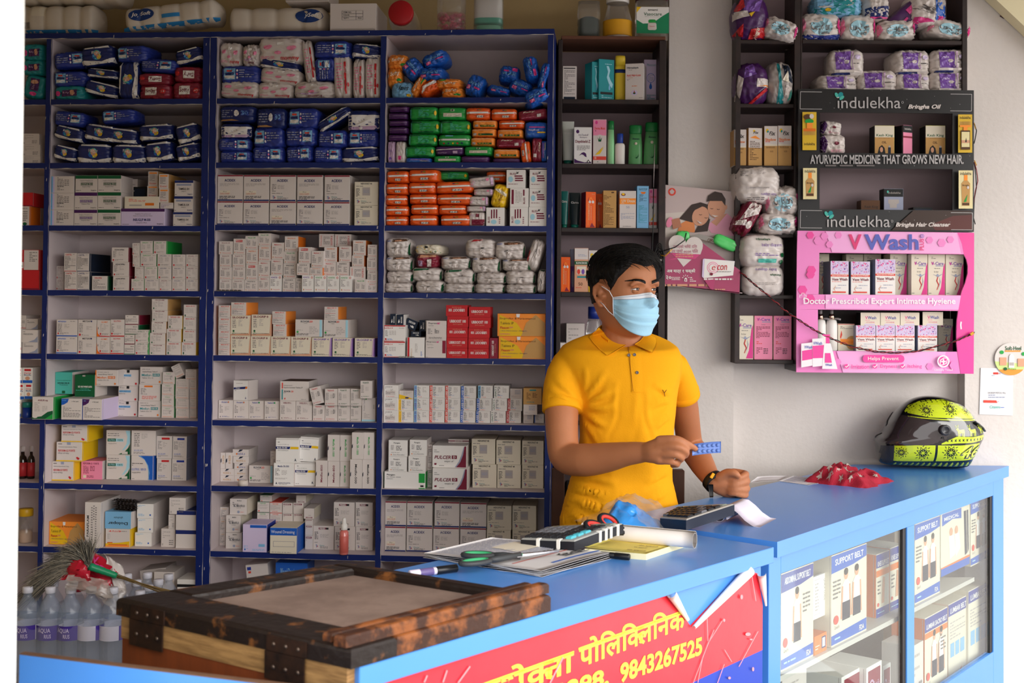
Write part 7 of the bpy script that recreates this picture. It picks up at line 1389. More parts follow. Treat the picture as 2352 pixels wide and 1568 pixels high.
# legs, under the trousers
for x in (1375, 1490): limb(body_, [(x, 1280, 3.3, .085), (x-2, 1480, 3.3, .07), (x-4, 1680, 3.32, .052), (x-4, 1960, 3.33, .038)], M_skin)
body = rem(body_, 'body', .0034, 7)
bvh_b = BVHTree.FromPolygons([tuple(man.matrix_world @ v.co) for v in body.data.vertices], [tuple(p.vertices) for p in body.data.polygons])
# ---- face: eyes, lids, brows
M_eye = mat('eye_white', 'D8CEC8', rough=.15, spec=.5); M_iris = mat('eye_iris', '2A160E', rough=.1, spec=.6)
for s in (1, -1):
 c = H(.0728, s*.031, .0035); ef = (hf*math.cos(.16)+hl*-math.sin(.16)).normalized(); el = hu.cross(ef).normalized()
 fr3 = Matrix((el, hu, ef)).transposed().to_4x4(); fr3.translation = c
 b = B(); b.lathe([(.0121*math.sin(a), .0121*math.cos(a)) for a in [math.pi*(i/14) for i in range(1, 15)]], M_eye, 20, T=fr3)
 b.lathe([(.0001, .0127), (.0030, .0125), (.0056, .0115)], M_iris, 18, T=fr3); b.lathe([(.0002, .0131), (.0011, .0130)], mat('eye_glint', 'FFFFFF', rough=.1), 8, T=fr3 @ Matrix.Translation((.0012, .0015, -.0003))); mobj(b, 'eye')
 b = B()
 def lid(u, v, up): # u across, v from the fold to the margin
  az = (u-.5)*2.9; m0 = (.27 if up else -.23)*math.cos(az*.95)+.02; f0 = .95 if up else -.95; e = f0+(m0-f0)*v
  r = .0138-.0006*v if abs(u-.5) < .47 else .0125
  return fr3 @ V((r*math.sin(az)*math.cos(e)*1.05, r*math.sin(e), r*math.cos(az)*math.cos(e)))
 for up in (True, False): b.grid(lambda u, v: lid(u, v, up), 16, 7, M_skin, thick=.0007)
 mobj(b, 'eyelid')
 b = B(); b.tube([lid(i/14, 1, True)+ef*.0006 for i in range(1, 14)], [.0004+.0005*math.sin(math.pi*i/14) for i in range(1, 14)], M_hair, 6); mobj(b, 'eyelashes')
 b = B()
 def brow(u, v):
  l = s*(.012+.046*u); z = .0225+.006*math.sin(min(1, u*1.35)*1.9)-.007*max(0, u-.62)+(v-.5)*(.0085*(1-u**2*.8))
  p = bvh_b.ray_cast(H(.2, l, z), -hf); q = p[0] if p[0] else H(.088, l, z)
  return q+hf*(.0006+.0016*math.sin(math.pi*v)+.0006*noise.noise(V((u*40, v*6, 0))))
 b.grid(brow, 22, 6, M_hair); mobj(b, 'eyebrow')
# ---- hair: a cap that dips under the skin outside the hairline
def hair_t(d):
 f, l, u = d.dot(hf), d.dot(hl), d.dot(hu); az = math.atan2(abs(l), f)            # 0 front .. pi back
 line = .66-.04*math.cos(az*6) if az < .5 else .66-(az-.5)*.75 if az < .95 else .32-(az-.95)*1.5 if az < 1.22 else -.10+(az-1.22)*2.6 if az < 1.38 else .315 if az < 1.8 else .315-(az-1.8)*3.2 if az < 2.05 else -.49
 el_ = math.asin(max(-1, min(1, u))); k = (el_-line)/.10
 return max(0, min(1, k))
bh = B(); nu, nv = 190, 90
def hp(i, j):
 a = 6.2832*i/nu; e = -1.0+(math.pi/2+1.0-.001)*j/nv; d = (hf*math.cos(a)*math.cos(e)+hl*math.sin(a)*math.cos(e)+hu*math.sin(e))
 h = bvh_b.ray_cast(HC+d*.3, -d); r = (h[0]-HC).length if h[0] and abs((h[0]-HC).length-.09) < .035 else .09
 k = hair_t(d); f, l, u = d.dot(hf), d.dot(hl), d.dot(hu)
 vol = .009+.009*max(0, u)+.006*max(0, f)*max(0, u)*2-.003*max(0, -f)
 st = noise.noise(V((l*26+f*4, f*7, u*7)))*.0028+noise.noise(V((l*70, f*14, u*16)))*.0013+.003*noise.noise(V((l*9, f*5, 3)))*max(0, u)
 if u < .12: vol *= .55; st *= .5
 return HC+d*(r-.016*(1-k)+(vol+st)*k**.6)
bh.add([hp(i, j) for j in range(nv+1) for i in range(nu)], [(j*nu+i, j*nu+(i+1) % nu, (j+1)*nu+(i+1) % nu, (j+1)*nu+i) for j in range(nv) for i in range(nu)], M_hair, smooth=True)
rs_ = random.Random(3); tries = 0
for _ in range(900):
 l0, f0 = rs_.uniform(-.8, .8), rs_.uniform(-.75, .95); d = (hf*f0+hl*l0+hu*rs_.uniform(.25, 1.1)).normalized()
 if hair_t(d) < .9: continue
 pts = []; g = (hf*.9+hl*-.75+hu*.1+V((rs_.gauss(0, .3), rs_.gauss(0, .3), rs_.gauss(0, .2))))*(.05 if d.dot(hu) > .6 else .02)+hu*(0 if d.dot(hu) > .5 else -.03)
 for q in range(5):
  e = (d*.1+g*(q/4)); e = e.normalized(); h = bvh_b.ray_cast(HC+e*.3, -e); r = (h[0]-HC).length if h[0] else .09
  u = e.dot(hu); vol = (.009+.009*max(0, u)+.012*max(0, e.dot(hf))*max(0, u))*(.6 if u < .12 else 1)
  pts.append(HC+e*(r+vol+.0005+.003*math.sin(q/4*2.6)*(1 if u > .3 else .3)))
 if hair_t((pts[-1]-HC).normalized()) < .3 and pts[-1].z < HC.z+.05: continue
 bh.tube(pts, [.0009, .0012, .0011, .0008, .0002], M_hair, 4, cap=False)
mobj(bh, 'hair')
# ---- face mask with pleats, ear loops
bm2 = B(); NU, NV = 40, 34
def mk(u, v, off=0.0):
 e = 2*abs(u-.5); az = (u-.5)*2*rad(64); top = -.0075-.010*e**1.5+.004*math.exp(-((u-.5)/.1)**2); bot = -.120+.052*e**2.0
 z = top+(bot-top)*v; dr = hf*math.cos(az)+hl*math.sin(az)
 o = H(0, 0, max(z, -.112)); h = bvh_b.ray_cast(o+dr*.2, -dr); rr = (h[0]-o).length if h[0] else .07
 prof = .0935+.009*math.sin(min(1, v*1.25)*math.pi*.75)-.03*max(0, v-.45)**1.3
 rr = max(rr+.0035+.006*math.exp(-((u-.5)/.1)**2-((v-.2)/.2)**2), (prof*math.cos(az*.80)**.45 if e < .97 else 0)*(1-.12*e**3))
 if v > .8: rr = max(min(rr, .1), .074*math.cos(az*.8))
 q = 0
 for c, am in ((.34, .0042), (.54, .005), (.73, .0046)):
  t = (v-c)/.17
  if 0 <= t < 1: q += am*(1-t)*math.cos((u-.5)*2.4)
 rr += q+.0012*noise.noise(V((u*6, v*7, 1)))+off
 return H(0, 0, z)+dr*rr
rows_ = [[mk(i/NU, j/NV) for i in range(NU+1)] for j in range(NV+1)]
W1 = NU+1
vs = [p for r in rows_ for p in r]
fw = [(j*W1+i, j*W1+i+1, (j+1)*W1+i+1, (j+1)*W1+i) for j in range(NV) for i in range(NU)]
bm2.add(vs, [f for k, f in enumerate(fw) if k//NU >= 4], M_mask, smooth=True); bm2.add(vs, [f for k, f in enumerate(fw) if k//NU < 4], M_mw, smooth=True)
ms = mobj(bm2, 'face_mask'); mod(ms, 'SOLIDIFY', thickness=.0016, offset=-1); bake(ms)
b = B()
for i0 in (0, NU):
 pts = [mk(i0/NU, v, .0008) for v in (0, .2, .4, .6, .8, 1)]; b.tube(pts, .0013, M_mw, 6)
for v in (.045, .12): b.tube([mk(u/30, v, .0006) for u in range(31)], .0006, mat('mask_stitch', '98A8C0', rough=.8), 5)
mobj(b, 'seam', ms)
for i0, sg in ((1, 1), (0, -1)):
 b = B(); p, q = mk(i0, .03), mk(i0, .97)
 b.tube([p, (p+H(.02, sg*.079, .016))/2+hl*sg*.003, H(.006, sg*.0835, .010), H(-.012, sg*.083, .018)], .0011, M_mw, 6); b.tube([q, (q+H(.01, sg*.076, -.044))/2+hl*sg*.003, H(.004, sg*.079, -.036), H(-.008, sg*.079, -.03)], .0011, M_mw, 6); mobj(b, 'ear_loop', ms)
# ---- polo shirt
sh = B(); trunk(sh, ROWS+[(1400, 1290, 1582, .108)], M_shirt, 3.3)
def sleeve(path, ex):
 P4 = [(x, y, Y, r+ex[i]) for i, (x, y, Y, r) in enumerate(path)]
 P_ = [K(*p[:3]) for p in P4]; sh.tube(P_, [p[3] for p in P4], M_shirt, 26)
sleeve([(1322, 836, 3.31, .040), (1306, 842, 3.30, .045), (1300, 860, 3.29, .0475), (1294, 890, 3.277, .048), (1291, 920, 3.262, .0465), (1291, 943, 3.25, .0455)], [.004, .004, .005, .005, .0055, .006])
sleeve([(1530, 834, 3.32, .036), (1548, 842, 3.33, .036), (1557, 862, 3.355, .037), (1565, 885, 3.378, .0375), (1571, 908, 3.40, .0375)], [.004, .004, .004, .005, .006])
shirt = rem(sh, 'polo_shirt', .0048, 8)
MW = man.matrix_world
def crease(p, a, c, wd, am):
 d = c-a; t = max(0, min(1, (p-a).dot(d)/d.dot(d))); r = (p-(a+d*t)).length/wd
 return am*math.exp(-r*r)*math.sin(math.pi*min(1, t*.9+.1))
CRS = [((1336, 930), (1420, 890)), ((1336, 938), (1415, 930)), ((1334, 945), (1395, 975)), ((1332, 960), (1380, 1030)), ((1336, 920), (1400, 850)), ((1338, 915), (1350, 840)), ((1330, 925), (1278, 860)), ((1328, 935), (1268, 895)), ((1548, 912), (1500, 880)), ((1546, 920), (1490, 930)), ((1545, 935), (1505, 985)), ((1550, 905), (1578, 850)), ((1460, 900), (1455, 1010)), ((1480, 900), (1500, 1020)), ((1420, 880), (1400, 1000)), ((1545, 1120), (1470, 1170)), ((1552, 1150), (1450, 1185)), ((1310, 1120), (1400, 1150)), ((1300, 1150), (1420, 1185)), ((1330, 1095), (1420, 1110)), ((1296, 1185), (1380, 1215)), ((1560, 1180), (1500, 1210)), ((1540, 1085), (1480, 1110))]
CRS = [(K(*a_, 3.2), K(*c_, 3.19)) for a_, c_ in CRS]
for v in shirt.data.vertices:
 p = MW @ v.co; nn = v.normal; w_ = 0
 if p.y < 3.36:
  q = p+V((noise.noise(p*14), 0, noise.noise(p*14+V((4, 4, 4)))))*.012; q.y = 3.195
  fr_w = max(0, min(1, -nn.y*1.6-.3))
  for a_, c_ in CRS: w_ += fr_w*( crease(q, V((a_.x, 3.195, a_.z)), V((c_.x, 3.195, c_.z)), .0085, .0065)-crease(q, V((a_.x, 3.195, a_.z-.017)), V((c_.x, 3.195, c_.z-.019)), .009, .005))
 lo = max(0, min(1, (1.16-p.z)/.14))
 w_ += (.005*lo+.001)*(1-abs(noise.noise(V((p.x*4+p.z*6, p.y*2, p.z*11))))*2.4)+.0035*(1-abs(noise.noise(V((p.x*8+p.z*2.2, p.y*3, p.z*2.6+4))))*2.4)*max(0, min(1, (1.36-p.z)/.12))
 v.co += nn*max(-.005, w_)
shirt.data.update()
bvh_s = BVHTree.FromPolygons([tuple(MW @ v.co) for v in shirt.data.vertices], [tuple(p.vertices) for p in shirt.data.polygons])
def on(x, y, off=.001):
 q = ray(x, y); h = bvh_s.ray_cast(EYE, q.normalized()); p = h[0] if h[0] else K(x, y, 3.2)
 return p+V((0, -1, 0))*off
b = B()
def cuff(path, r0, hgt, M=M_shirt):
 p, q = K(*path[0]), K(*path[1]); d = (q-p).normalized(); b.tube([q-d*hgt, q-d*(hgt-.001), q-d*.001, q+d*.001], [r0*.985, r0*1.012, r0*1.016, r0*.97], M, 30)
cuff([(1291, 920, 3.262), (1291, 944, 3.25)], .0525, .024); mobj(b, 'sleeve_cuff', shirt)
b = B(); cuff([(1566, 885, 3.378), (1571, 909, 3.402)], .0448, .022); mobj(b, 'sleeve_cuff', shirt)
# collar: stand and folded leaf around the neck
NC = K(1431, 771, 3.322); cyaw = rad(17)
def col(u, v):
 """u round the neck from one front edge to the other, v: inner foot, fold, outer edge"""
 a = rad(-152+304*u); bk = .5+.5*math.cos(a); fx_ = abs(u-.5)*2
 rx, ry = .064, .066
 foot = -.012-.026*(1-bk); fold_ = .034*bk-.002-.022*(1-bk); outr = fold_-.034-.022*fx_**5
 if v < .35: t = v/.35; r = 1.0+.02*t; z = foot+(fold_-foot)*t
 else:
  t = (v-.35)/.65; r = 1.02+(.30+.42*fx_**4)*t+.10*math.sin(math.pi*min(1, t*1.6))*.5; z = fold_+.004*math.sin(math.pi*min(1, t*3))+(outr-fold_)*t**1.25
 x, y = math.sin(a)*rx*r, math.cos(a)*ry*r
 return NC+V((x*math.cos(cyaw)-y*-math.sin(cyaw)*-1, x*math.sin(cyaw)*1+y*math.cos(cyaw), z))
b = B(); b.grid(lambda u, v: col(.1+.8*u, v*.36), 60, 5, M_shirt, thick=.0022); b.grid(lambda u, v: col(.22+.56*u, .35+.55*v), 50, 8, M_shirt, thick=.0022); cl = mobj(b, 'collar', shirt)
pl_ = lambda pts, t: (lambda k, f: tuple(pts[k][c]*(1-f)+pts[k+1][c]*f for c in (0, 1)))(min(int(t*(len(pts)-1)), len(pts)-2), t*(len(pts)-1)-min(int(t*(len(pts)-1)), len(pts)-2))
for fo, ou in (([(1441, 789), (1417, 781), (1391, 766), (1371, 747), (1362, 735)], [(1394, 817), (1377, 803), (1361, 786), (1350, 770), (1350, 752)]), ([(1455, 791), (1468, 783), (1477, 773), (1483, 763), (1484, 755)], [(1498, 811), (1506, 798), (1508, 786), (1504, 774), (1498, 764)])):
 b = B()
 def lf(u, v):
  p, q = pl_(fo, u*.7), pl_(ou, u*.7); x, y = p[0]+(q[0]-p[0])*v, p[1]+(q[1]-p[1])*v
  return on(x, y, .0145-.009*v+.003*math.sin(math.pi*v))
 b.grid(lf, 24, 12, M_shirt, thick=.0022); o_ = mobj(b, 'collar_leaf', shirt); mod(o_, 'SMOOTH', factor=.5, iterations=4); bake(o_)
# placket, buttons and the small chest mark
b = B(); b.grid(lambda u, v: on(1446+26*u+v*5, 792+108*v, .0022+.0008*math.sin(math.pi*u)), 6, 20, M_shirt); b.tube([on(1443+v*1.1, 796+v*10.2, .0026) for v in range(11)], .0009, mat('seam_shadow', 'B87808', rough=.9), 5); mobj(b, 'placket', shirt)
M_btn = mat('grey_button', '6A6468', rough=.3)
for x, y in ((1444, 815), (1457, 814), (1463, 855)):
 p = on(x, y, .0042); b = B(); b.lathe([(.0002, 0), (.0042, 0), (.0042, .0016), (.0034, .0022), (.0028, .0014), (.0002, .0014)], M_btn, 16, T=Matrix.Translation(p) @ Matrix.Rotation(rad(90), 4, 'X')); mobj(b, 'button', shirt)
b = B()
for q in ([(1522, 895), (1526, 902), (1531, 895)], [(1526, 902), (1527, 910)]): b.tube([on(x, y, .002) for x, y in q], .0008, mat('thread_brown', '7A4A10', rough=.9), 5)
mobj(b, 'chest_emblem', shirt)
# ---- watch
b = B(); wc, wd_ = K(1639, 1105, 3.337), (K(1650, 1118, 3.33)-K(1622, 1086, 3.37)).normalized(); M_strap = mat('black_strap', '161414', rough=.45)
e1 = wd_.cross(V((0, -1, .2))).normalized(); e2 = wd_.cross(e1)
ring = [wc+(e1*math.cos(6.2832*i/28)+e2*math.sin(6.2832*i/28))*.0285 for i in range(30)]
vs = []; k = 28
for off, rr in ((-.011, 1.0), (-.009, 1.09), (.009, 1.09), (.011, 1.0)): vs += [wc+wd_*off+(e1*math.cos(6.2832*i/k)+e2*math.sin(6.2832*i/k))*.0280*rr for i in range(k)]
b.add(vs, [(r*k+i, r*k+(i+1) % k, ((r+1) % 4)*k+(i+1) % k, ((r+1) % 4)*k+i) for r in range(4) for i in range(k)], M_strap, smooth=True)
wt_ = mobj(b, 'wristwatch'); wt_['label'] = 'black wristwatch with a yellow strap keeper'
p = K(1636, 1092, 3.30); b = B(); b.box((-.004, -.0035, -.0075), (.004, .003, .0075), mat('watch_yellow', 'F0A818', rough=.4), T=Matrix.Translation(p) @ Matrix.Rotation(rad(32), 4, 'Y'), bev=.001); mobj(b, 'keeper', wt_)
b = B(); b.grid(lambda u, v: K(1626+12*u+4*v-4*v*u, 1112+30*v, 3.312+.004*math.sin(v*3)), 5, 8, M_strap, thick=.003); mobj(b, 'strap_tail', wt_)
# ---- trousers and shoes (behind the counter)
M_tr = mat('dark_trousers', '23252E', rough=.85); tr_ = B()
for x in (1375, 1490): limb(tr_, [(x, 1262, 3.3, .1), (x-2, 1480, 3.3, .082), (x-4, 1680, 3.32, .066), (x-4, 1905, 3.33, .055)], M_tr)
trunk(tr_, [(1262, 1302, 1560, .094), (1330, 1302, 1562, .096)], M_tr, 3.3)
trw = rem(tr_, 'trousers', .009, 4)
for x in (1371, 1486):
 p = K(x, 1960, 3.3); b = B(); b.lathe([(.0005, 0), (.045, 0), (.05, .012), (.048, .03), (.03, .06), (.0005, .07)], mat('dark_shoe', '1C1A1A', rough=.5), 18, T=Matrix.Translation((p.x, 3.27, .001)), sx=1, sy=2.6); mobj(b, 'shoe')
# ---- the strip in his hand
b = B(); p0, p1 = K(1590, 1033, 2.992), K(1656, 1030, 3.002); ax = p1-p0; up = V((0, 0, 1))
M_bs = mat('blue_foil_strip', '6E8FD8', rough=.3, spec=.5, alpha=.9)
b.grid(lambda u, v: p0+ax*u+up*((v-.5)*.028+.004*math.sin(u*2))+V((0, -.003*math.sin(u*3), 0)), 12, 4, M_bs, thick=.0006)
for k in range(5):
 for z in (-.0065, .0065): b.lathe([(.0045, 0), (.004, .0018), (.0005, .0024)], M_bs, 10, T=Matrix.Translation(p0+ax*(.22+.165*k)+up*(z+.003)+V((0, -.004, 0))) @ Matrix.Rotation(rad(90), 4, 'X'))
tag(b.obj('tablet_strip'), "pale blue tablet strip held in the man's raised hand", 'tablet strip')
# ================================================================ smaller things around the shop
# --- chair behind the man
M_ch = mat('brown_chair_wood', '4A2C1E', rough=.5, var=.4, vscale=12, vcol='2E1A12'); M_seat = mat('black_leatherette', '141416', rough=.5)
ca, cb2 = K(1282, 1075, 3.62), K(1556, 1080, 3.62); t = empty('chair', ((ca.x+cb2.x)/2, 3.62, 0), 'dark brown wooden chair with black back behind the man', 'chair')
w2 = (cb2.x-ca.x)/2
for s in (-1, 1):
 B().box((s*w2-.019, -.018, 0), (s*w2+.019, .018, ca.z), M_ch, bev=.003).obj('back_post', t)
 B().box((s*w2-.019, -.42, 0), (s*w2+.019, -.385, .44), M_ch, bev=.003).obj('leg', t)
B().box((-w2+.02, -.014, ca.z-.34), (w2-.02, .01, ca.z-.035), M_seat, bev=.006).obj('backrest', t); B().box((-w2+.0195, -.016, ca.z-.34-.05), (w2-.0195, .016, ca.z-.341), M_ch, bev=.003).obj('back_rail', t)
B().box((-w2-.012, -.43, .4405), (w2+.012, -.02, .485), M_seat, bev=.012).obj('seat', t)
# --- toilet paper and cartons on top of the blue units
M_wrap = mat('wrapped_paper', 'D8CDBE', rough=.35, spec=.5, bump=.3, bscale=20); M_wb = mat('wrap_blue', '2E86C8', rough=.35); M_wn = mat('wrap_navy', '1A3C80', rough=.35)
def rolls(label, x0, y0, x1, y1, base, d, n, D=.22, rot=0, stripe=True, logo=0):
 (a0, zt), (a1, zb_) = FB.hit(x0, y0, d), FB.hit(x1, y1, d); W, Hh = a1-a0, zt-base
 b = B()
 def f(u, v):
  a = 6.2832*v; lob = 1-.10*(1-abs(math.sin(math.pi*n*u)))**2; e = min(1, min(u, 1-u)*14)**.5
  c, s = math.cos(a), math.sin(a); c, s = math.copysign(abs(c)**.55, c), math.copysign(abs(s)**.55, s)
  w_ = 1+.03*noise.noise(V((u*9, v*7, x0)))
  return V(((u-.5)*W, D/2+c*D/2*lob*e*w_, Hh/2+s*Hh/2*lob*e*w_))
 b.grid(f, n*10, 28, M_wrap)
 vs = [V(p) for p in b.v]; tree = BVHTree.FromPolygons(vs, b.f)
 def sf(x, z):
  h = tree.ray_cast(V((x, -1, z)), V((0, 1, 0))); return h[0].y-.0012 if h[0] else .02
 def patch(xa, xb_, za, zc_, M, off=0):
  b.grid(lambda u, v: (xa+(xb_-xa)*u, sf(xa+(xb_-xa)*u, za+(zc_-za)*v)-off, za+(zc_-za)*v), 16, 3, M)
 if stripe: patch(-W*.49, W*.49, Hh*.03, Hh*.16, M_wb)
 if logo:
  lx = W*logo; pts = [(lx+W*.13*math.cos(6.2832*k/18), Hh*(.6+.26*math.sin(6.2832*k/18))) for k in range(18)]
  b.add([(lx, sf(lx, Hh*.6)-.002, Hh*.6)]+[(x, sf(x, z)-.002, z) for x, z in pts], [(0, 1+k, 1+(k+1) % 18) for k in range(18)], M_wn)
  vs_, fs_, _a = glyphs('JoySoft', .02, .25, 2); b.add([(lx+x*W*.2, sf(lx+x*W*.2, Hh*(.6+y*.2))-.004, Hh*(.6+y*.2)) for x, y in vs_], fs_, pm('W'))
  patch(lx+W*.2, lx+W*.38, Hh*.36, Hh*.52, M_wb, .001)
 else:
  for k in range(9): patch(-W*.36+k*W*.012, -W*.354+k*W*.012, Hh*.2, Hh*.4, pm('g'), .001)
  patch(-W*.24, -W*.08, Hh*.6, Hh*.9, pm('c'), .001)
 T = FB.M @ Matrix.Translation(((a0+a1)/2, d, base+.001)) @ Matrix.Rotation(rad(-rot), 4, 'Y')
 return tag(b.obj('toilet_roll_pack', T=T), label, 'toilet paper', 'toilet paper packs on the shelf tops')
tl, tr_2 = ZL[0], ZR[0]
rolls('clear-wrapped toilet roll pack with barcode, nearest the door post', 20, 10, 222, 76, tl, .02, 5, .13)
rolls('toilet roll pack lying on top of the barcode pack', 30, -60, 285, 8, FB.hit(150, 9.5, .02)[1]+.004, .02, 5, .14, 0, False, .3)
o = rolls('tilted toilet roll pack with round blue logo', 278, 14, 505, 76, tl+.008, .0, 5, .13, 6, True, -.28)
o.location += FB.R @ V((0, 0, .012))
rolls('toilet roll pack lying beside the white carton on top', 515, 14, 752, 70, tr_2, .02, 4, .16, 0, False, .32)
ct('hx', 'white carton with printed order table', 'w', 'R 26 40 72 74 g;R 26.8 40.8 56 50.6 w;R 57 40.8 71.2 50.6 w;R 26.8 52 56 62 w;R 57 52 71.2 62 w;R 26.8 63.4 56 73.2 w;R 57 63.4 71.2 73.2 w;T 38 68 18 5 k 0 ITEM_NO. b;T 36 57 14 5 k 0 COLOR: b;T 36 46 12 5 k 0 QTY: b;T 65 46 8 5 k 0 PCS b;P G 1 3 99 3 97 8 3 8', side=pm('w'), D=.2, name='shipping_carton'); ct('hy', 'flat white carton on the rolls', 'w', 'P G 1 4 99 4 99 9 1 9;L 8 80 40 92 1 G', D=.15, name='shipping_carton')
cell('top of the blue units', FB, tr_2, 0, 0, 1, 'hx 758 8 864 69', depth=.3, d0=.01)
cell('top of the blue units', FB, FB.hit(700, 13, .02)[1]+.012, 0, 0, 1, 'hy 656 -40 755 12', depth=.3, d0=.02)
M_redlid = mat('red_lid', 'B01820', rough=.4)
def jarpart(x0, x1, y0, base, d, label, parts, cat='jar', name='jar', T=None):
 (a0, _z), (a1, _z2) = FB.hit(x0, 40, d), FB.hit(x1, 40, d); w, h = a1-a0, FB.hit((x0+x1)/2, y0, d)[1]-base
 return lathe_thing(name, label, cat, FB.M @ Matrix.Translation(((a0+a1)/2, d, base+.0005)) @ (T or Matrix.Identity(4)), w, h, parts)
j = empty('jar', None, 'clear jar lying down with its red lid facing out', 'jar', T=FB.M @ Matrix.Translation((FB.hit(922, 40, .03)[0], .03, tr_2+.05)) @ Matrix.Rotation(rad(84), 4, 'X'))
B().lathe([(.001, .0), (.037, .001), (.040, .004), (.040, .02), (.037, .022), (.001, .022)], M_redlid, 30, T=Matrix.Rotation(math.pi, 4, 'X') @ Matrix.Translation((0, -.008, -.02))).obj('lid', j)
B().lathe([(.03, -.002), (.034, -.012), (.046, -.03), (.047, -.13), (.04, -.14), (.001, -.14)], M_clear, 28, T=Matrix.Translation((0, 0, 0))).obj('glass_body', j)
jb = jarpart(1004, 1070, -30, tr_2, .08, 'clear ribbed jar of pink beads on the blue unit', [('body', [(.44, 0), (.5, .02), (.5, .18), (.48, .2), (.5, .22), (.5, .4), (.48, .42), (.5, .44), (.5, .95)], M_clear)])
rs_ = random.Random(6); b = B(); M_bead = mat('pink_beads', 'D8607A', rough=.3)
w_ = FB.hit(1070, 40, .08)[0]-FB.hit(1004, 40, .08)[0]
for k in range(90):
 r, a, z = w_*.4*math.sqrt(rs_.random()), rs_.uniform(0, 6.28), rs_.random()**1.3*.062+.006
 b.lathe([(.0002, -.006), (.005, -.003), (.006, 0), (.005, .003), (.0002, .006)], M_bead, 7, T=Matrix.Translation((r*math.cos(a), r*math.sin(a), z)))
bo = b.obj('beads', jb); bo['kind'] = 'stuff'
jt = jarpart(1089, 1156, -30, tr_2, .08, 'clear square tub with white paper and mint band on the blue unit', [('body', [(.46, 0), (.5, .03), (.5, .95)], M_clear, .8, .5), ('paper_insert', [(.44, .3), (.455, .31), (.455, .94)], mat('insert_paper', 'E0DCD8', rough=.7), .8, .5), ('mint_band', [(.45, .2), (.462, .21), (.462, .3), (.45, .31)], mat('mint_print', '3FA890', rough=.5), .8, .5), ('sachets', [(.3, .01), (.42, .06), (.4, .16), (.1, .19)], mat('mint_sachet', '7AC8A8', rough=.4), .8, .6)], 'tub', 'plastic_tub')
# --- bay beside the post: syrup bottles, jar, blue tub
M_amber = mat('dark_syrup', '1E0E0A', rough=.12, spec=.6); M_rl = mat('red_label', 'A8242A', rough=.5)
def bl_(crop, x0, y0, x1, y1, base, d, label, parts, name, cat):
 ox, oy, k = crop; X0, X1 = ox+x0/k, ox+x1/k; a0, a1 = FB.hit(X0, oy+y1/k, d)[0], FB.hit(X1, oy+y1/k, d)[0]
 return lathe_thing(name, label, cat, FB.M @ Matrix.Translation(((a0+a1)/2, d, base+.0004)), a1-a0, FB.hit((X0+X1)/2, oy+y0/k, d)[1]-base, parts)
for x0, x1, lb in ((195, 288, 'dark syrup bottle with red label, farther from the divider'), (296, 372, 'dark syrup bottle with red label, beside the divider')):
 bl_(A4, x0, 395, x1, 720, ZL[7], .09, lb, [('body', [(.47, 0), (.5, .02), (.5, .56), (.4, .66), (.2, .72), (.2, .82)], M_amber), ('label', [(.5, .08), (.51, .081), (.51, .5), (.5, .501)], M_rl), ('cap', [(.25, .83), (.26, .84), (.26, .98), (.22, 1)], M_clear)], 'syrup_bottle', 'bottle')
bl_(A4, 205, 1070, 345, 1440, ZL[8], .06, 'jar of pale powder with yellow lid', [('body', [(.46, 0), (.5, .04), (.5, .78)], M_clear), ('powder', [(.44, .01), (.47, .04), (.47, .3), (.3, .36)], mat('pale_powder', 'C8A890', rough=.8)), ('lid', [(.51, .785), (.53, .8), (.53, .98), (.5, 1)], mat('yellow_lid', 'C89A18', rough=.4))], 'powder_jar', 'jar')
bl_(A3, 245, 1240, 338, 1390, ZL[6], .02, 'small blue ointment tub with teal lid', [('body', [(.48, 0), (.5, .03), (.5, .66)], mat('tub_blue', '17368A', rough=.3)), ('lid', [(.51, .67), (.54, .68), (.54, .97), (.5, 1)], mat('tub_teal', '1F7A74', rough=.35))], 'ointment_tub', 'tub')
# --- tape roll, pink spray, blister strips
(a, _), z7 = FB.hit(470+362/4.238, 960+640/4.238, .0), ZR[7]
t = empty('tape_roll', None, 'roll of white paper tape before the flat cartons', 'tape', T=FB.M @ Matrix.Translation((a, .014, z7+.0004)))
B().lathe([(.0085, 0), (.0155, 0), (.0155, .0165), (.0085, .0165), (.0085, 0)], mat('tape_paper', 'DCCFC4', rough=.7), 28, cap=False).obj('tape_body', t)
(a, _), z8 = FB.hit(470+1354/4.238, 960+1290/4.238, .0), ZR[8]
t = empty('spray_bottle', None, 'small pink spray bottle with white cap before the grid cartons', 'bottle', T=FB.M @ Matrix.Translation((a, .002, z8+.0004)) @ Matrix.Diagonal((1.12, 1.12, 1.12, 1)))
B().lathe([(.011, 0), (.0125, .002), (.0125, .062), (.008, .068)], mat('pink_liquid', 'E88078', rough=.12, spec=.6), 22).obj('body', t)
B().lathe([(.0126, .006), (.0128, .0062), (.0128, .052), (.0126, .0522)], mat('peach_label', 'D86A60', rough=.4), 22).obj('label', t)
B().lathe([(.009, .0685), (.0095, .07), (.0095, .084), (.006, .086), (.0055, .1), (.003, .102)], M_white, 18).obj('spray_cap', t)
def blister(label, fr, a, d, z, L, Wd, n, M, Mp, T=None):
 b = B().box((-L/2, 0, 0), (L/2, Wd, .0012), M)
 for i in range(n):
  for j in range(2): b.lathe([(.0042, .0012), (.0036, .0036), (.0005, .0044)], Mp, 9, T=Matrix.Translation((-L/2+L*(i+.5)/n, Wd*(.28+.44*j), 0)))
 return tag(b.obj('blister_strip', T=fr.M @ Matrix.Translation((a, d, z)) @ (T or Matrix.Identity(4))), label, 'tablet strip')
M_fo = mat('blister_foil', 'B8B4B0', rough=.3, metal=.7); M_bk = mat('black_blister', '1A1214', rough=.25, spec=.6)
blister('silver tablet strip at the shelf edge under the sideways carton', FB, FB.hit(860+355/4.9, 822, -.01)[0], -.012, ZR[5]+.0006, .05, .022, 5, M_fo, M_fo)
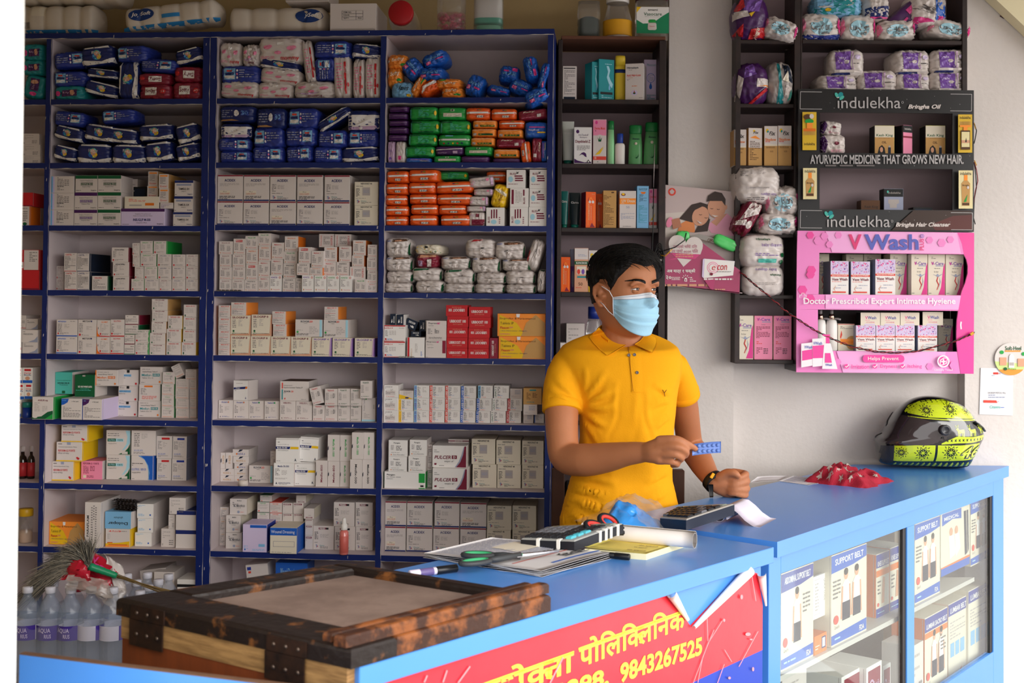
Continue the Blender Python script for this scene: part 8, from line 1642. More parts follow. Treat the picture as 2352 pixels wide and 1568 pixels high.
blister('foil tablet strip at the shelf corner below the plum-titled cartons', FB, FB.hit(470+275/5.057, 668, -.01)[0], -.01, ZR[4]+.0006, .08, .022, 6, M_fo, M_bk)
do_ = [r for r in ALLG if r['key'] == 'do'][0]; rs_ = random.Random(9)
for k in range(6): blister(f"{ORD[k]} black tablet strip from the bottom on the pale blue carton", FB, do_['x']+.012+rs_.uniform(-.008, .008), do_['d']+.01+rs_.uniform(0, .02), do_['top']+.001+k*.0062, .075, .03, 6, M_bk, M_bk, Matrix.Rotation(rs_.uniform(-.25, .1), 4, 'Z'))
# --- opened flaps of the tall carton
pf_ = [r for r in ALLG if r['key'] == 'pf'][0]
# --- water bottles in shrink wrap
M_pet = mat('bottle_pet', 'A8B6CC', rough=.06, spec=.7, alpha=.26); M_lbl = mat('water_label', '46308F', rough=.35); M_lw = mat('water_label_white', 'CFCBDA', rough=.4); M_cap = mat('water_cap', 'CFCDD6', rough=.3)
PB = [(.024, 0), (.034, .003), (.0355, .012)]+[(.0355-(.0018 if k % 2 else 0), .02+k*.0105) for k in range(9)]+[(.0355, .118), (.0355, .168), (.0345, .175), (.0352, .182), (.033, .198), (.025, .218), (.015, .235), (.0125, .24), (.0125, .247)]
bm_body = B().lathe(PB, M_pet, 22).mesh('body'); bm_cap = B().lathe([(.0135, .2475), (.0145, .2485), (.0145, .262), (.013, .2645), (.0003, .265)], M_cap, 22).mesh('cap')
def lblmesh():
 b = B(); b.grid(lambda u, v: (.0362*math.sin(-1.2+2.0*u), -.0362*math.cos(-1.2+2.0*u), .124+.04*v), 16, 2, M_lbl); b.grid(lambda u, v: (.0361*math.sin(.8+4.28*u), -.0361*math.cos(.8+4.28*u), .124+.04*v), 24, 2, M_lw)
 for s, xa, w, za, h in (('AQUA', -.25, 1.0, .151, .014), ('RIUS', .05, .5, .136, .011)):
  vs, fs, _a = glyphs(s, .01, 0, 2); b.add([(.0366*math.sin(xa-.1+x*w), -.0366*math.cos(xa-.1+x*w), za+y*h) for x, y in vs], fs, pm('x'))
 for k in range(6): b.grid(lambda u, v: (.0364*math.sin(1.0+.6*u), -.0364*math.cos(1.0+.6*u), .13+k*.005+.0016*v), 4, 1, pm('h'))
 return b.mesh('label')
bm_lbl = lblmesh()
def water(p, rz, label, g):
 t = empty('water_bottle', None, label, 'bottle', T=Matrix.Translation(p) @ Matrix.Rotation(rz, 4, 'Z'), group=g)
 for nm, me in (('body', bm_body), ('cap', bm_cap), ('label', bm_lbl)): link(nm, me, t)
zt = K(63, 1346, 3.42).z; zb0 = zt-.265
FW = [(22, .25, 'nearest the door post'), (66, .2, 'second from the door post'), (118, .25, 'third from the door post'), (165, .1, 'middle, its cap under the plastic bag'), (212, 1.9, 'with its label turned away'), (262, 2.0, 'nearest the chest')]
for k, (x, rz, lb) in enumerate(FW[1:]): q = K(x-3, 1400, 3.42); water((q.x, 3.42, zb0), rz, f'front-row water bottle {lb}', 'water bottles in the front pack')
for k in range(5): q = K(40+k*50, 1400, 3.42); water((q.x+.01, 3.497, zb0), 2.2, f'{ORD[k]} water bottle of the pack\'s hidden back row', 'water bottles in the front pack')
zt2 = K(320, 1324, 3.66).z; zb2 = zt2-.265
for k, (x, Y, lb) in enumerate(((292, 3.70, 'behind the bag, leftmost cap'), (338, 3.72, 'second row, middle cap'), (314, 3.62, 'behind the broom handle'), (341, 3.56, 'cap over the broom stick'), (364, 3.63, 'beside the tilted carton'), (387, 3.70, 'rightmost cap'), (322, 3.49, 'cap just above the chest'))):
 q = K(x, 1330, Y); water((q.x, Y, zb2), .8+k, f'rear-pack water bottle, {lb}', 'water bottles in the rear pack')
M_shr = mat('shrink_film', 'DCDCE4', rough=.12, spec=.7, alpha=.13, bump=.6, bscale=14)
def wrapbox(label, x0, x1, Y0, Y1, z0, z1, hole=None):
 b = B()
 def side(p, q, n=26, m=14):
  p, q = V(p), V(q); nr = (q-p).cross(V((0, 0, 1))).normalized()
  b.grid(lambda u, v: p+(q-p)*u+V((0, 0, (z1-z0)*v*(.92+.08*math.sin(u*22))))+nr*(.004*noise.noise(V((u*7, v*5, p.x*9)))-.006*math.sin(v*3.1)), n, m, M_shr)
 side((x0, Y0, z0), (x1, Y0, z0)); side((x1, Y0, z0), (x1, Y1, z0)); side((x0, Y1, z0), (x0, Y0, z0))
 return tag(b.obj('shrink_wrap'), label, 'plastic wrap')
xw0, xw1 = K(14, 1400, 3.37).x, K(288, 1400, 3.37).x
wrapbox('creased clear shrink wrap around the front water bottles', xw0, xw1, 3.375, 3.54, zb0, zb0+.185); wrapbox('creased clear shrink wrap around the rear water bottles', K(278, 1330, 3.45).x, K(405, 1330, 3.45).x+.03, 3.45, 3.76, zb2, zb2+.225)
crate = B(); 
tag(B().box((xw0-.02, 3.36, 0), (xw1+.02, 3.55, zb0-.0005), mat('kraft_card', 'A07A50', rough=.8), bev=.004).obj('cardboard_case'), 'cardboard case under the front water bottles', 'carton'); tag(B().box((xw1+.03, 3.44, 0), (K(405, 1330, 3.45).x+.05, 3.775, zb2-.0005), mat('kraft_card', 'A07A50'), bev=.004).obj('cardboard_case'), 'cardboard case under the rear water bottles', 'carton')
cell("left bay's ninth shelf", FB, ZL[9], *A5, 'th 1830 498 2032 990 d20/gyo 1440 372 1790 990 d100 r8/pl 1590 420 1800 990 d60', low=False, ceil=ZL[8]-TB, lim=(xv[1], xl1))
# --- grass broom lying on the bottles
hb0, hb1 = K(268, 1322, 3.46), K(205, 1300, 3.44); t = empty('broom', hb1, 'grey grass broom with green grip lying on the water bottles', 'broom'); Tb = t.matrix_world.inverted()
b = B(); ax = hb1-hb0; b.tube([Tb @ (hb0+ax*k/10) for k in range(11)], [.008+.0025*(k/10)+.0009*(k % 2) for k in range(11)], mat('green_grip', '1E8A5C', rough=.4), 14); b.obj('grip', t)
b = B(); tail = K(420, 1372, 3.5); rs_ = random.Random(12)
for k in range(16): b.tube([Tb @ (hb0+V((0, rs_.uniform(-.004, .004), rs_.uniform(-.005, .005)))), Tb @ (tail+V((0, rs_.uniform(-.006, .006), rs_.uniform(-.012, .012))))], .0011, mat('broom_stalk', '7A6238', rough=.7), 5)
b.obj('stalks', t)
b = B(); M_fib = [mat('broom_fibre_'+h, h, rough=.8) for h in ('6E6A60', '8A8274', '4A4640', 'A09684')]
e = [(60, 1390), (45, 1340), (70, 1290), (110, 1258), (160, 1245), (210, 1240), (36, 1400)]
for k in range(1500):
 f = rs_.random(); q0 = hb1+V((rs_.uniform(-.004, .004), rs_.uniform(-.008, .008), rs_.uniform(-.004, .004)))
 a = f**.9; tx, ty = (214-a*185, 1243+a*a*165) ; q2 = K(tx+rs_.gauss(0, 10), ty+rs_.gauss(0, 9)-6, 3.44+rs_.uniform(-.03, .03)); q2 = q0+(q2-q0)*rs_.uniform(.7, 1.04)
 q1 = (q0+q2)/2+V((rs_.gauss(0, .006), rs_.gauss(0, .01), .038*(.3+a)+rs_.gauss(0, .006)))
 pts = [q0*(1-s)**2+q1*2*s*(1-s)+q2*s*s for s in (0, .25, .5, .75, 1)]
 b.tube([Tb @ p for p in pts], [.0007, .0009, .0008, .0006, .0003], M_fib[k % 4], 3, cap=False)
fo = b.obj('bristles', t); fo['kind'] = 'stuff'
# --- red and white plastic bag behind the broom
M_pb = mat('bag_white_film', 'D8CFCB', rough=.25, spec=.5, bump=.4, bscale=25); M_pr = mat('bag_red_print', 'B81830', rough=.25, spec=.5, bump=.4, bscale=25); M_pt = mat('bag_clear_film', 'C0B4AC', rough=.15, spec=.6, alpha=.4, bump=.5, bscale=25)
b = B()
def sheet(pts, M, n=14, dep=.02, seed=0):
 P4 = [K(*p) for p in pts]
 def f(u, v):
  p = P4[0]*(1-u)*(1-v)+P4[1]*u*(1-v)+P4[2]*u*v+P4[3]*(1-u)*v; q = V((u*4+seed, v*4, seed))
  return p+V((noise.noise(q)*.008, -dep*.6*(1-abs(noise.noise(q*.8))*1.6)-dep*.6*math.sin(math.pi*u)*math.sin(math.pi*v), noise.noise(q+V((7, 3, 1)))*.01))
 b.grid(f, n, n, M, thick=.0005)
sheet([(170, 1352, 3.49), (262, 1362, 3.48), (285, 1310, 3.52), (200, 1255, 3.55)], M_pr, 16, .03, 1); sheet([(262, 1366, 3.47), (290, 1352, 3.48), (283, 1300, 3.52), (240, 1268, 3.54)], M_pb, 12, .015, 2)
sheet([(165, 1262, 3.54), (240, 1312, 3.53), (285, 1320, 3.55), (205, 1256, 3.57)], M_pr, 12, .02, 3); sheet([(140, 1330, 3.43), (212, 1330, 3.41), (196, 1286, 3.42), (164, 1284, 3.44)], M_pr, 10, .02, 4)
sheet([(150, 1348, 3.40), (262, 1372, 3.39), (250, 1330, 3.42), (158, 1318, 3.41)], M_pt, 14, .02, 6); sheet([(220, 1362, 3.42), (268, 1410, 3.41), (292, 1352, 3.45), (236, 1340, 3.44)], M_pt, 10, .015, 7)
for x, y, s in ((215, 1283, 'W'), (229, 1305, 'ED')): vs, fs, _a = glyphs(s, .02, .2, 2); p = K(x, y, 3.488); b.add([p+V((a_*.034, -.002, c_*.022-a_*.012)) for a_, c_ in vs], fs, pm('P'))
tag(b.obj('carrier_bag'), 'crumpled red and white plastic bag behind the broom', 'bag')
# --- leaflet dispenser hung on the white pillar
FQ = Fr((0, 3.985, 0), 0); tq = rad(7)
t = empty('leaflet_dispenser', FQ.o, 'tilted pink card leaflet holder with a couple printed on it', 'leaflet holder'); M_card = mat('dispenser_card', 'C8B4B2', rough=.3, spec=.5); M_mag = mat('magenta_card', 'A82C5E', rough=.3, spec=.5); M_mag2 = mat('bright_magenta_card', 'D0407E', rough=.3)
b = B(); U = lambda pts, d=0: [FQ.hit(1270+x/4.9, 380+y/4.9, d) for x, y in pts]
b.poly(U([(1195, 1330), (2060, 1420), (2085, 300), (1240, 215)]), M_card, thick=.004)
P_ = Pr(b, FQ, *D2, 0)
P_.poly([(1215, 820), (1500, 760), (1500, 520), (1230, 540)], mat('sofa_print', 'D8CCC4', rough=.4)); P_.ell(1340, 296, 44, 44, pm('i')); P_.poly([(1312, 290), (1340, 264), (1368, 290), (1354, 320), (1326, 320)], M_card); P_.lines(1258, 348, 1410, 370, 1, pm('i'), 4)
sk, sk2, hr = mat('print_skin', 'D49A7C', rough=.4), mat('print_skin_dark', 'B97A5E', rough=.4), mat('print_hair', '3A2A26', rough=.4)
P_.poly([(1780, 760), (2066, 800), (2070, 640), (1960, 540), (1840, 580), (1730, 680)], mat('print_pink_shirt', 'E8A0BC', rough=.4)); P_.poly([(1780, 640), (1840, 680), (1960, 540), (1880, 560)], sk); P_.poly([(1400, 740), (1600, 755), (1590, 640), (1500, 620), (1430, 660)], mat('print_orange_top', 'E08850', rough=.4))
P_.poly([(1420, 600), (1560, 640), (1760, 620), (1745, 440), (1660, 414), (1560, 440)], hr); P_.poly([(1590, 755), (1740, 740), (1770, 600), (1640, 660)], hr); P_.ell(1660, 570, 92, 112, sk, rot=25); P_.poly([(1548, 560), (1600, 470), (1700, 452), (1600, 500)], hr)
P_.ell(1840, 480, 100, 116, sk, rot=-10); P_.ell(1945, 470, 16, 28, sk); P_.poly([(1728, 410), (1745, 340), (1820, 292), (1900, 310), (1942, 380), (1938, 456), (1900, 400), (1760, 400)], hr)
for x, y, r in ((1660, 552, 14), (1722, 588, 14), (1786, 484, 14), (1858, 492, 14)): P_.line([(x-16, y-2), (x, y+6), (x+16, y)], 5, hr)
P_.poly([(1616, 618), (1680, 650), (1650, 654)], pm('w')); P_.poly([(1780, 556), (1860, 568), (1820, 582)], pm('w')); P_.ell(1310, 640, 34, 60, pm('p'), rot=20); P_.poly([(1330, 610), (1420, 590), (1446, 690), (1350, 720)], sk2)
b.obj('back_card', t)
FQ2 = Fr((0, 3.935, 0), 0); b = B(); U2 = lambda pts: [FQ2.hit(1270+x/4.9, 380+y/4.9) for x, y in pts]
b.poly(U2([(1195, 1335), (2100, 1440), (2107, 1180), (1680, 870), (1300, 990), (1225, 1010)]), M_mag, thick=.003); b.poly([(x, z) for x, z in U2([(1300, 1060), (1470, 1050), (1500, 1000), (1680, 960)][::1])], M_mag2, y0=-.0002)
P_ = Pr(b, FQ2, *D2, 0)
P_.ell(1400, 880, 98, 98, pm('w')); P_.ell(1590, 900, 98, 98, pm('w')); P_.poly([(1304, 890), (1320, 980), (1660, 1000), (1684, 930), (1500, 880)], pm('w')); P_.poly([(1330, 985), (1655, 1000), (1600, 1052), (1385, 1040)], M_mag2); P_.poly([(1395, 1042), (1560, 1058), (1468, 1140)], pm('w'))
P_.text('ङराएको थियो दिल', 1352, 888, 1622, 936, M_mag); P_.text('तर पायो econ पिल', 1336, 936, 1632, 984, M_mag); P_.lines(1380, 990, 1576, 1036, 2, pm('e'), 5)
P_.text('अब मात्र १ चक्की', 1282, 1160, 1602, 1216, pm('W'), bold=.02); P_.text('१२०', 1240, 1238, 1330, 1290, pm('W'), bold=.02); P_.lines(1334, 1250, 1430, 1290, 3, pm('W'), 6); P_.lines(1540, 1250, 1628, 1310, 3, pm('W'), 7); P_.lines(1220, 1318, 1800, 1372, 1, pm('e'), 8); P_.lines(1820, 1380, 2046, 1406, 1, pm('e'), 9)
P_.poly([(1476, 1302), (1508, 1306), (1508, 1276), (1494, 1258), (1478, 1274)], pm('W')); P_.poly([(1484, 1296), (1500, 1298), (1500, 1280), (1484, 1278)], M_mag)
for a_ in range(5): P_.line([(1492+26*math.cos(-.3-a_*.65), 1270+26*math.sin(-.3-a_*.65)), (1492+42*math.cos(-.3-a_*.65), 1270+42*math.sin(-.3-a_*.65))], 6, pm('W'))
P_.poly([(1674, 1250), (1694, 1268), (2024, 1236), (2044, 1076), (1700, 1048), (1684, 1056)], pm('x')); P_.poly([(1694, 1268), (2024, 1236), (2042, 1078), (1704, 1050)], pm('W'))
for r, c in ((66, 'p'), (58, 'W'), (48, 'p'), (40, 'W')): P_.ell(1796, 1150, r, r, pm(c))
P_.ell(1806, 1154, 34, 34, pm('W')); P_.text('e', 1784, 1130, 1826, 1178, pm('r'), shear=.2); P_.text('con', 1846, 1122, 1956, 1178, pm('r'), shear=.2); P_.lines(1838, 1188, 2004, 1202, 1, pm('g'), 10); P_.ell(1780, 1222, 18, 18, pm('R'), 7)
P_.lines(1694, 1260, 2020, 1296, 1, pm('W'), 11)
P_.poly([(1700, 1290), (1820, 1280), (1800, 1400), (1770, 1390)], mat('torn_card', 'B84A74', rough=.7))
b.obj('pocket', t)
for i, (pts, lb) in enumerate((([(1350, 870), (1520, 800), (1520, 770), (1400, 740), (1360, 760)], 'bright green packet in the leaflet pocket, above the two hearts'), ([(1700, 800), (1990, 940), (2010, 900), (1900, 780), (1760, 760)], 'bright green packet in the leaflet pocket, above the printed box'))):
 p4 = U(pts[:4]); cx = sum(p[0] for p in p4)/4; cz = sum(p[1] for p in p4)/4; ww = max(p[0] for p in p4)-min(p[0] for p in p4)
 b = B(); vs, fs = shell(('brick', 4, .12), i*2.3, 8); b.add(vs, fs, mat('lime_packet', '58D870', rough=.25, spec=.5), smooth=True)
 tag(b.obj('leaflet_packet', T=Matrix.Translation((cx, 3.948, cz-.022)) @ Matrix.Rotation(rad(24*i), 4, 'Y') @ Matrix.Diagonal((ww*.9, .026, .036, 1))), lb, 'packet')
b = B(); b.poly(U([(1520, 790), (1985, 925), (1995, 900), (1830, 830), (1640, 770)], -.02), mat('grey_leaflet', '9A948E', rough=.4), y0=-.03, thick=.002); Pr(b, FQ, *D2, -.031).text('GIRLS', 1740, 822, 1830, 862, pm('a'), bold=.01); tag(b.obj('leaflet', T=Matrix.Translation(FQ.o)), 'grey printed leaflet sticking out of the pink holder', 'leaflet')
for o in t.children: o.location = (0, o.location.y, 0)
for o in t.children:
 if o.name.startswith('pocket'): o.location = (0, FQ2.o.y-FQ.o.y, 0)
B().poly(U([(1196, 1335), (2100, 1432), (2098, 1440), (1196, 1345)]), M_card, y0=-.05, thick=.05).obj('pocket_base', t)
# --- coil of black wire, plug lead, hanging aerial
M_wire = mat('black_wire', '161616', rough=.45); b = B(); c0 = K(1514, 600, 3.925)
for k in range(7): b.tube([c0+V((.013*math.cos(a_)*(1+.1*k % .3), .004*math.sin(k), .035*math.sin(a_)+.004*k*(-1)**k)) for a_ in [6.2832*i/18+k for i in range(19)]], .0016, M_wire, 6, cap=False)
b.tube([c0+V((0, 0, .03)), K(1550, 568, 3.92), K(1572, 552, 3.918), K(1576, 535, 3.918)], .002, M_wire, 6)
b.tube([c0+V((.004, 0, .02)), K(1528, 588, 3.915), K(1544, 572, 3.912)], .0016, mat('yellow_lead', 'D8A020', rough=.4), 6); b.lathe([(.009, -.003), (.009, .003)], mat('tie_grey', '8A8480', rough=.5), 12, T=Matrix.Translation(c0+V((0, 0, .004))))
tag(b.obj('wire_coil'), 'coil of thin black wire hanging beside the pink holder', 'wire')
b = B(); b.tube([K(1504, 332, 3.90), K(1501, 430, 3.90)], .0012, mat('steel_rod', 'B8B0AC', rough=.3, metal=.8), 6); b.tube([K(1501, 430, 3.90), K(1500, 520, 3.90), K(1498, 580, 3.905), K(1496, 668, 3.925)], .0018, M_wire, 6); tag(b.obj('aerial_rod'), 'thin aerial rod and lead before the dark wall shelf', 'aerial')
b = B(); M_rw = mat('red_wire', '8A2028', rough=.45); wp = [(1700, 624), (1733, 653), (1775, 687), (1803, 713), (1831, 732), (1871, 758), (1911, 778), (1958, 796), (2009, 807), (2059, 810), (2109, 806), (2159, 793), (2197, 782), (2226, 769), (2238, 764)]
pts = [K(x, y, 3.885 if 1 < i < 13 else 3.89) for i, (x, y) in enumerate(wp)]; pts[0] = K(1700, 624, 3.93)
for M, ph in ((M_wire, 0), (M_rw, math.pi)):
 o_ = []
 for i in range((len(pts)-1)*12+1):
  k, f_ = divmod(i, 12); p = pts[min(k, len(pts)-1)] if f_ == 0 else pts[k]+(pts[k+1]-pts[k])*(f_/12); a_ = i*.75+ph; o_.append(p+V((.0006*math.cos(a_), .0022*math.sin(a_), .0022*math.cos(a_))))
 b.tube(o_, .0017, M, 5)
b.box((-.004, -.004, -.006), (.004, .004, .006), mat('yellow_lead', 'D8A020'), T=Matrix.Translation(K(2232, 766, 3.885)) @ Matrix.Rotation(rad(50), 4, 'Y'))
tag(b.obj('twisted_wire'), 'twisted red and black wire sagging across the pink display', 'wire')
b = B()
for q, M in (([(2238, 285), (2243, 300), (2240, 318), (2237, 330)], M_wire), ([(2237, 372), (2243, 390), (2246, 415), (2240, 440), (2236, 470)], M_rw), ([(2238, 374), (2241, 400), (2243, 430), (2238, 455), (2236, 500), (2240, 515)], M_wire), ([(2237, 282), (2241, 296)], mat('yellow_lead', 'D8A020')), ([(2238, 368), (2243, 380)], mat('yellow_lead', 'D8A020'))): b.tube([K(x, y, 3.93) for x, y in q], .0016, M, 6)
tag(b.obj('loose_wire'), 'loose wire ends with yellow joints beside the black display', 'wire')
# --- notices on the right pillar (the payment code itself left blank)
FR = Fr((0, YP-.003, 0), 0); b = B(); U = lambda pts: [FR.hit(1950+x/3.734, 700+y/3.734) for x, y in pts]
b.poly(U([(1118, 938), (1404, 948), (1408, 545), (1130, 540)]), mat('notice_paper', 'E6E6EA', rough=.5), thick=.0012); P_ = Pr(b, FR, *G_, 0)
P_.rect(1236, 578, 1280, 596, pm('i')); P_.text('fonepay', 1240, 580, 1300, 596, pm('r')); P_.lines(1222, 600, 1320, 612, 1, pm('h'), 2); P_.text('SWORNIM MEDICAL HALL', 1190, 746, 1346, 762, pm('g')); P_.lines(1196, 764, 1340, 800, 2, pm('h'), 3); P_.poly([(1152, 838), (1272, 840), (1262, 818), (1152, 816)], pm('i')); P_.lines(1276, 820, 1366, 836, 1, pm('p'), 4); P_.text('Citizens', 1206, 862, 1296, 886, pm('T'), shear=.2, bold=.01); P_.lines(1298, 872, 1330, 884, 1, pm('B'), 5)
tag(b.obj('wall_notice', T=Matrix.Translation(FR.o)), 'white printed payment notice stuck on the right pillar', 'notice')
FS = Fr((0, YP-.0055, 0), 0); b = B(); P_ = Pr(b, FS, *G_, 0)
cx, cy, r = 1388, 464, 139; P_.ell(cx, cy, r, r, pm('w'), 40); b.v = b.v[:]; P_.poly([(cx+r*math.cos(rad(a_)), cy+r*math.sin(rad(a_))) for a_ in range(172, 7, -11)][::1], mat('sticker_lime', 'C8DC88', rough=.4)); P_.poly([(cx+r*math.cos(rad(a_)), cy+r*math.sin(rad(a_))) for a_ in range(140, 39, -10)], pm('j'))
P_.poly([(1254, 484), (1330, 510), (1400, 520), (1522, 490), (1524, 500), (1400, 534), (1252, 498)], pm('n')); P_.text('Soft-Heel', 1338, 354, 1476, 388, pm('N'), bold=.01); P_.rect(1336, 390, 1470, 402, pm('j')); P_.ell(1308, 406, 18, 16, pm('n')); P_.ell(1494, 420, 16, 16, pm('n')); P_.rect(1290, 450, 1348, 518, pm('e')); P_.poly([(1300, 518), (1330, 450), (1346, 470), (1330, 518)], pm('i')); P_.rect(1444, 460, 1502, 528, pm('e')); P_.poly([(1456, 528), (1480, 462), (1500, 480), (1484, 528)], pm('d') if False else pm('f')); P_.poly([(1366, 538), (1414, 538), (1412, 440), (1400, 420), (1382, 420), (1370, 440)], pm('W')); P_.rect(1372, 492, 1410, 520, pm('G')); P_.ell(1338, 548, 14, 14, pm('N')); P_.text('Arya', 1356, 542, 1430, 558, pm('n'))
so_ = b.obj('round_sticker', T=Matrix.Translation(FS.o)); mod(so_, 'SOLIDIFY', thickness=.0008, offset=1); tag(so_, 'round heel cream sticker on the right pillar', 'sticker')
# --- motorcycle helmet on the counter end
HX = K(2132, 985, 3.965); t = empty('helmet', (HX.x, 3.965, CT), 'black and lime patterned full-face helmet on the counter end', 'helmet'); Tm = t.matrix_world.inverted()
OUT = [(2012, 1016), (2016, 1042), (2024, 1062), (2060, 1066), (2100, 1068), (2150, 1072), (2190, 1072), (2218, 1068), (2232, 1045), (2246, 1018), (2254, 1000), (2252, 985), (2240, 968), (2222, 942), (2196, 922), (2162, 910), (2124, 908), (2092, 917), (2064, 938), (2044, 965), (2028, 992), (2016, 1004)]
cpx = (2135, 995)
def hpnt(th, ph):
 n = len(OUT); k = (th/(2*math.pi)*n) % n; i = int(k); f_ = k-i; g = lambda c: .5*((2*OUT[i % n][c])+(OUT[(i+1) % n][c]-OUT[i-1][c])*f_+(2*OUT[i-1][c]-5*OUT[i % n][c]+4*OUT[(i+1) % n][c]-OUT[(i+2) % n][c])*f_*f_+(3*OUT[i % n][c]-OUT[i-1][c]-3*OUT[(i+1) % n][c]+OUT[(i+2) % n][c])*f_**3)
 p = K(g(0), g(1), 3.965); c = K(*cpx, 3.965); q = max(0.001, math.cos(ph))**.62
 return c+(p-c)*q+V((0, math.sin(ph)*.112, 0))
def hshell(M, k=1.0):
 b = B(); nt, npn = 66, 26; vs = [hpnt(2*math.pi*i/nt, -math.pi/2+math.pi*j/npn) for j in range(npn+1) for i in range(nt)]
 b.add(vs, [(j*nt+i, j*nt+(i+1) % nt, (j+1)*nt+(i+1) % nt, (j+1)*nt+i) for j in range(npn) for i in range(nt)], M, smooth=True); return b
M_hk2 = mat('helmet_black', '0E0F12', rough=.12, spec=.6, coat=.6); M_hv = mat('helmet_lime', 'C2D422', rough=.15, spec=.6, coat=.6)
b = hshell(M_hk2); zmin = min(p[2] for p in b.v); dz = CT+.0013-zmin; b.v = [(x, y, z+dz) for x, y, z in b.v]
tree = BVHTree.FromPolygons([tuple(p) for p in b.v], b.f); lay = [0]
def hs_(x, y):
 p = K(1950+x/3.734, 700+y/3.734, 3.965)+V((0, 0, dz)); h = tree.ray_cast(V((p.x, 3.0, p.z)), V((0, 1, 0))); return (h[0]+V((0, -.0006-.00022*lay[0], 0))) if h[0] else None
def hpoly(pts, M, sub=3):
 lay[0] = lay[0] if sub else lay[0]
 c = (sum(p[0] for p in pts)/len(pts), sum(p[1] for p in pts)/len(pts)); E = []
 for a_, b2 in zip(pts, pts[1:]+pts[:1]): E += [(a_[0]+(b2[0]-a_[0])*k/3, a_[1]+(b2[1]-a_[1])*k/3) for k in range(3)]
 vs = [hs_(*c)]+[hs_(c[0]+(p[0]-c[0])*.5, c[1]+(p[1]-c[1])*.5) for p in E]+[hs_(*p) for p in E]
 if any(v is None for v in vs): return
 n = len(E); b.add(vs, [(0, 1+k, 1+(k+1) % n) for k in range(n)]+[(1+k, 1+n+k, 1+n+(k+1) % n, 1+(k+1) % n) for k in range(n)], M)
def band(top, bot, M, n=28):
 g = lambda pl, x: next((a_[1]+(c[1]-a_[1])*(x-a_[0])/(c[0]-a_[0]) for a_, c in zip(pl, pl[1:]) if a_[0] <= x <= c[0]), None)
 x0, x1 = max(top[0][0], bot[0][0]), min(top[-1][0], bot[-1][0]); rows = []
 for j in range(13): rows.append([hs_(x0+(x1-x0)*i/n, g(top, x0+(x1-x0)*i/n)*(1-j/12)+g(bot, x0+(x1-x0)*i/n)*j/12) for i in range(n+1)])
 for j in range(12):
  for i in range(n):
   q = [rows[j][i], rows[j][i+1], rows[j+1][i+1], rows[j+1][i]]
   if all(q): b.add(q, [(0, 3, 2, 1)], M)
band([(440, 895), (480, 850), (560, 812), (640, 798), (760, 796), (880, 832), (970, 880), (1010, 920)], [(440, 905), (600, 935), (800, 942), (960, 952), (1010, 955)], M_hv)
band([(445, 930), (700, 948), (1030, 960)], [(445, 938), (700, 956), (1040, 972)], M_hv); band([(690, 1150), (820, 1092), (960, 1100), (1124, 1088)], [(690, 1160), (820, 1150), (960, 1148), (1128, 1124)], M_hv)
band([(318, 1178), (480, 1166), (640, 1166)], [(322, 1308), (480, 1308), (640, 1306)], M_hv); band([(660, 1166), (860, 1168), (1100, 1152)], [(660, 1306), (860, 1300), (1046, 1290)], M_hv)
lay[0] = 1
def flake(cx, cy, r):
 for k in range(8):
  a_ = math.pi/8+k*math.pi/4; d = lambda s, o: (cx+r*s*math.cos(a_+o), cy+r*s*math.sin(a_+o)*.95)
  hpoly([d(.12, 0), d(.5, -.36), d(.86, 0), d(.5, .36)], M_hk2); lay[0] += 1; hpoly([d(.42, 0), d(.55, -.16), d(.68, 0), d(.55, .16)], M_hv); lay[0] -= 1
  hpoly([d(.95, -.3), d(1.05, -.36), d(.8, -.5), d(.74, -.42)], M_hk2)
for q in ((585, 880, 56), (785, 868, 66), (945, 880, 46), (372, 1232, 52), (540, 1232, 72), (772, 1228, 74)): flake(*q)
def shp(pts, ox, oy, s, M): hpoly([(ox+x*s, oy+y*s) for x, y in pts], M)
for ox in (812, 922, 1036):
 sc_ = .82 if ox < 1000 else .66
 for P4 in ([(18, 38), (90, 34), (94, 70), (20, 72)], [(-2, 30), (22, 14), (34, 42), (18, 52)], [(22, 70), (32, 70), (32, 104), (22, 104)], [(78, 68), (90, 68), (90, 104), (78, 104)], [(36, 70), (42, 70), (42, 104), (36, 104)], [(64, 70), (70, 70), (70, 104), (64, 104)], [(0, 14), (6, 12), (0, -10), (-6, -8)], [(14, 14), (20, 10), (26, -12), (20, -14)]): shp(P4, ox, 1008, sc_, M_hv)
for i, ox in enumerate(range(340, 1030, 46)):
 for k in range(3): shp([(0, -40+k*16), (18-k*-3, -14+k*16), (-18+k*-3, -14+k*16)], ox+6, 1350-(ox-340)*.012, .72, M_hv)
for ox in range(740, 1100, 34): shp([(-9, -7), (-4, -10), (10, 8), (5, 11)], ox, 1128-(ox-740)*.02, 1, M_hk2); shp([(-9, 7), (-4, 10), (10, -8), (5, -11)], ox, 1128-(ox-740)*.02, 1, M_hk2)
for s_t, x0, x1, M, l in (('46', 852, 1058, M_hk2, 9), ('46', 864, 1046, M_hv, 14)):
 lay[0] = l; vs, fs, _a = glyphs(s_t, .07 if l == 9 else .0, .3, 3); o_ = [hs_((x0+x1)/2+x*(x1-x0), (1228 if l == 9 else 1228)-y*(118 if l == 9 else 92)) for x, y in vs]
 if all(o_): b.add(o_, fs, M)
b.v = [tuple(Tm @ V(p)) for p in b.v]; b.obj('shell', t)
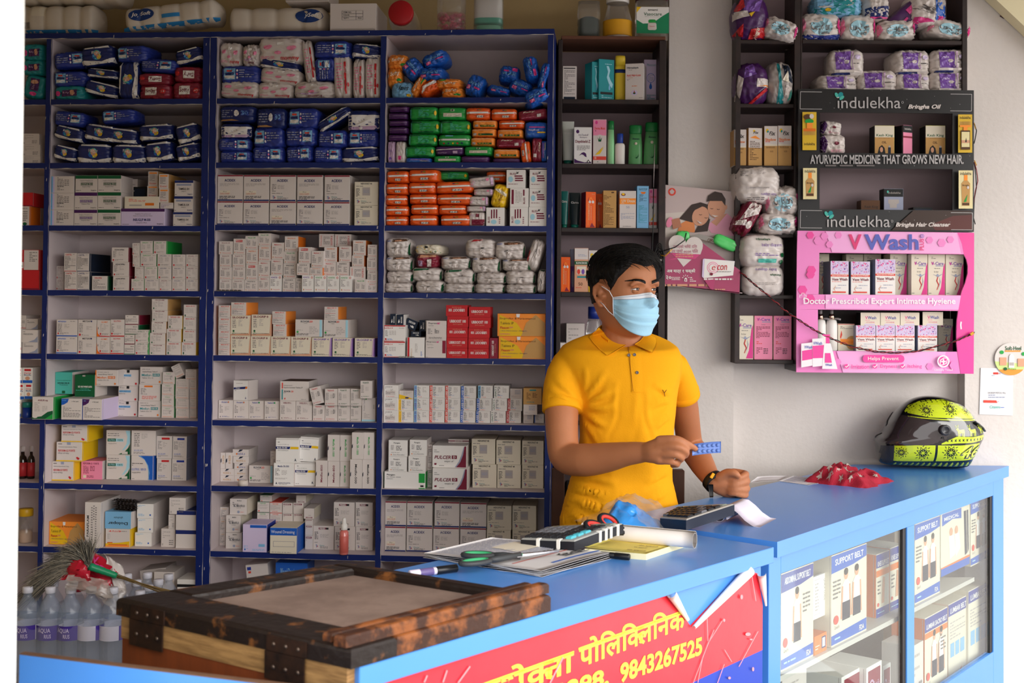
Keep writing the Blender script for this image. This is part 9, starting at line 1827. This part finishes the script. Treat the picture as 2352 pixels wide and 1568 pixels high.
# visor, pivot, chin guard vent, base rim, spoiler
M_vis = mat('smoked_visor', '3A3032', rough=.06, spec=.7, alpha=.88, coat=.5); M_hg2 = mat('helmet_grey', '3A3A3E', rough=.25); VP = [(150, 1150), (255, 1135), (330, 1010), (410, 925), (520, 940), (640, 980), (740, 990), (775, 1040), (740, 1100), (640, 1150), (560, 1168), (420, 1164), (150, 1170)]
VP = [(K(1950+x/3.734, 700+y/3.734, 3.965)+V((0, 0, dz))) for x, y in VP]; cH = K(*cpx, 3.965)+V((0, 0, dz))
def inside(x, z):
 c = False
 for a_, d_ in zip(VP, VP[1:]+VP[:1]):
  if (a_.z > z) != (d_.z > z) and x < (d_.x-a_.x)*(z-a_.z)/(d_.z-a_.z)+a_.x: c = not c
 return c
nt, npn = 300, 110; vs = [cH+(hpnt(2*math.pi*i/nt, -math.pi/2+math.pi*j/npn)+V((0, 0, dz))-cH)*1.022 for j in range(npn+1) for i in range(nt)]
fs = [f for f in [(j*nt+i, j*nt+(i+1) % nt, (j+1)*nt+(i+1) % nt, (j+1)*nt+i) for j in range(npn) for i in range(nt)] if inside((vs[f[0]].x+vs[f[2]].x)/2, (vs[f[0]].z+vs[f[2]].z)/2)]
us = sorted({k for f in fs for k in f}); rm = {k: i for i, k in enumerate(us)}
b = B(); b.add([Tm @ vs[k] for k in us], [tuple(rm[k] for k in f) for f in fs], M_vis, smooth=True); vz = b.obj('visor', t); mod(vz, 'SMOOTH', factor=.5, iterations=3); bake(vz); lay[0] = 9
p = hs_(712, 1036)+V((0, -.003, 0)); b = B().lathe([(.0005, -.002), (.017, -.002), (.017, .003), (.010, .005), (.009, .003), (.0005, .003)], M_hg2, 24, T=Tm @ Matrix.Translation(p+V((0, -.006, 0))) @ Matrix.Rotation(rad(90), 4, 'X')); b.obj('pivot', vz)
lay[0] = 6; b = B(); band([(240, 1190), (300, 1180), (322, 1180)], [(244, 1330), (300, 1340), (330, 1320)], M_hg2, 8); b.v = [tuple(Tm @ V(p)) for p in b.v]; b.obj('chin_guard', t)
b = B(); band([(250, 1352), (500, 1368), (700, 1362), (860, 1372), (1010, 1352)], [(254, 1372), (500, 1386), (760, 1392), (1000, 1384), (1006, 1380)], mat('helmet_rim', '12141C', rough=.5), 26); b.v = [tuple(Tm @ V(p)) for p in b.v]; b.obj('base_rim', t)
b = B(); pts = [hs_(995, 985), hs_(1040, 1010), hs_(1085, 1040), hs_(1112, 1072)]
b.tube([Tm @ (p+V((.004, 0, .002))) for p in pts if p], .005, M_hk2, 8, flat=.6); b.obj('spoiler', t)
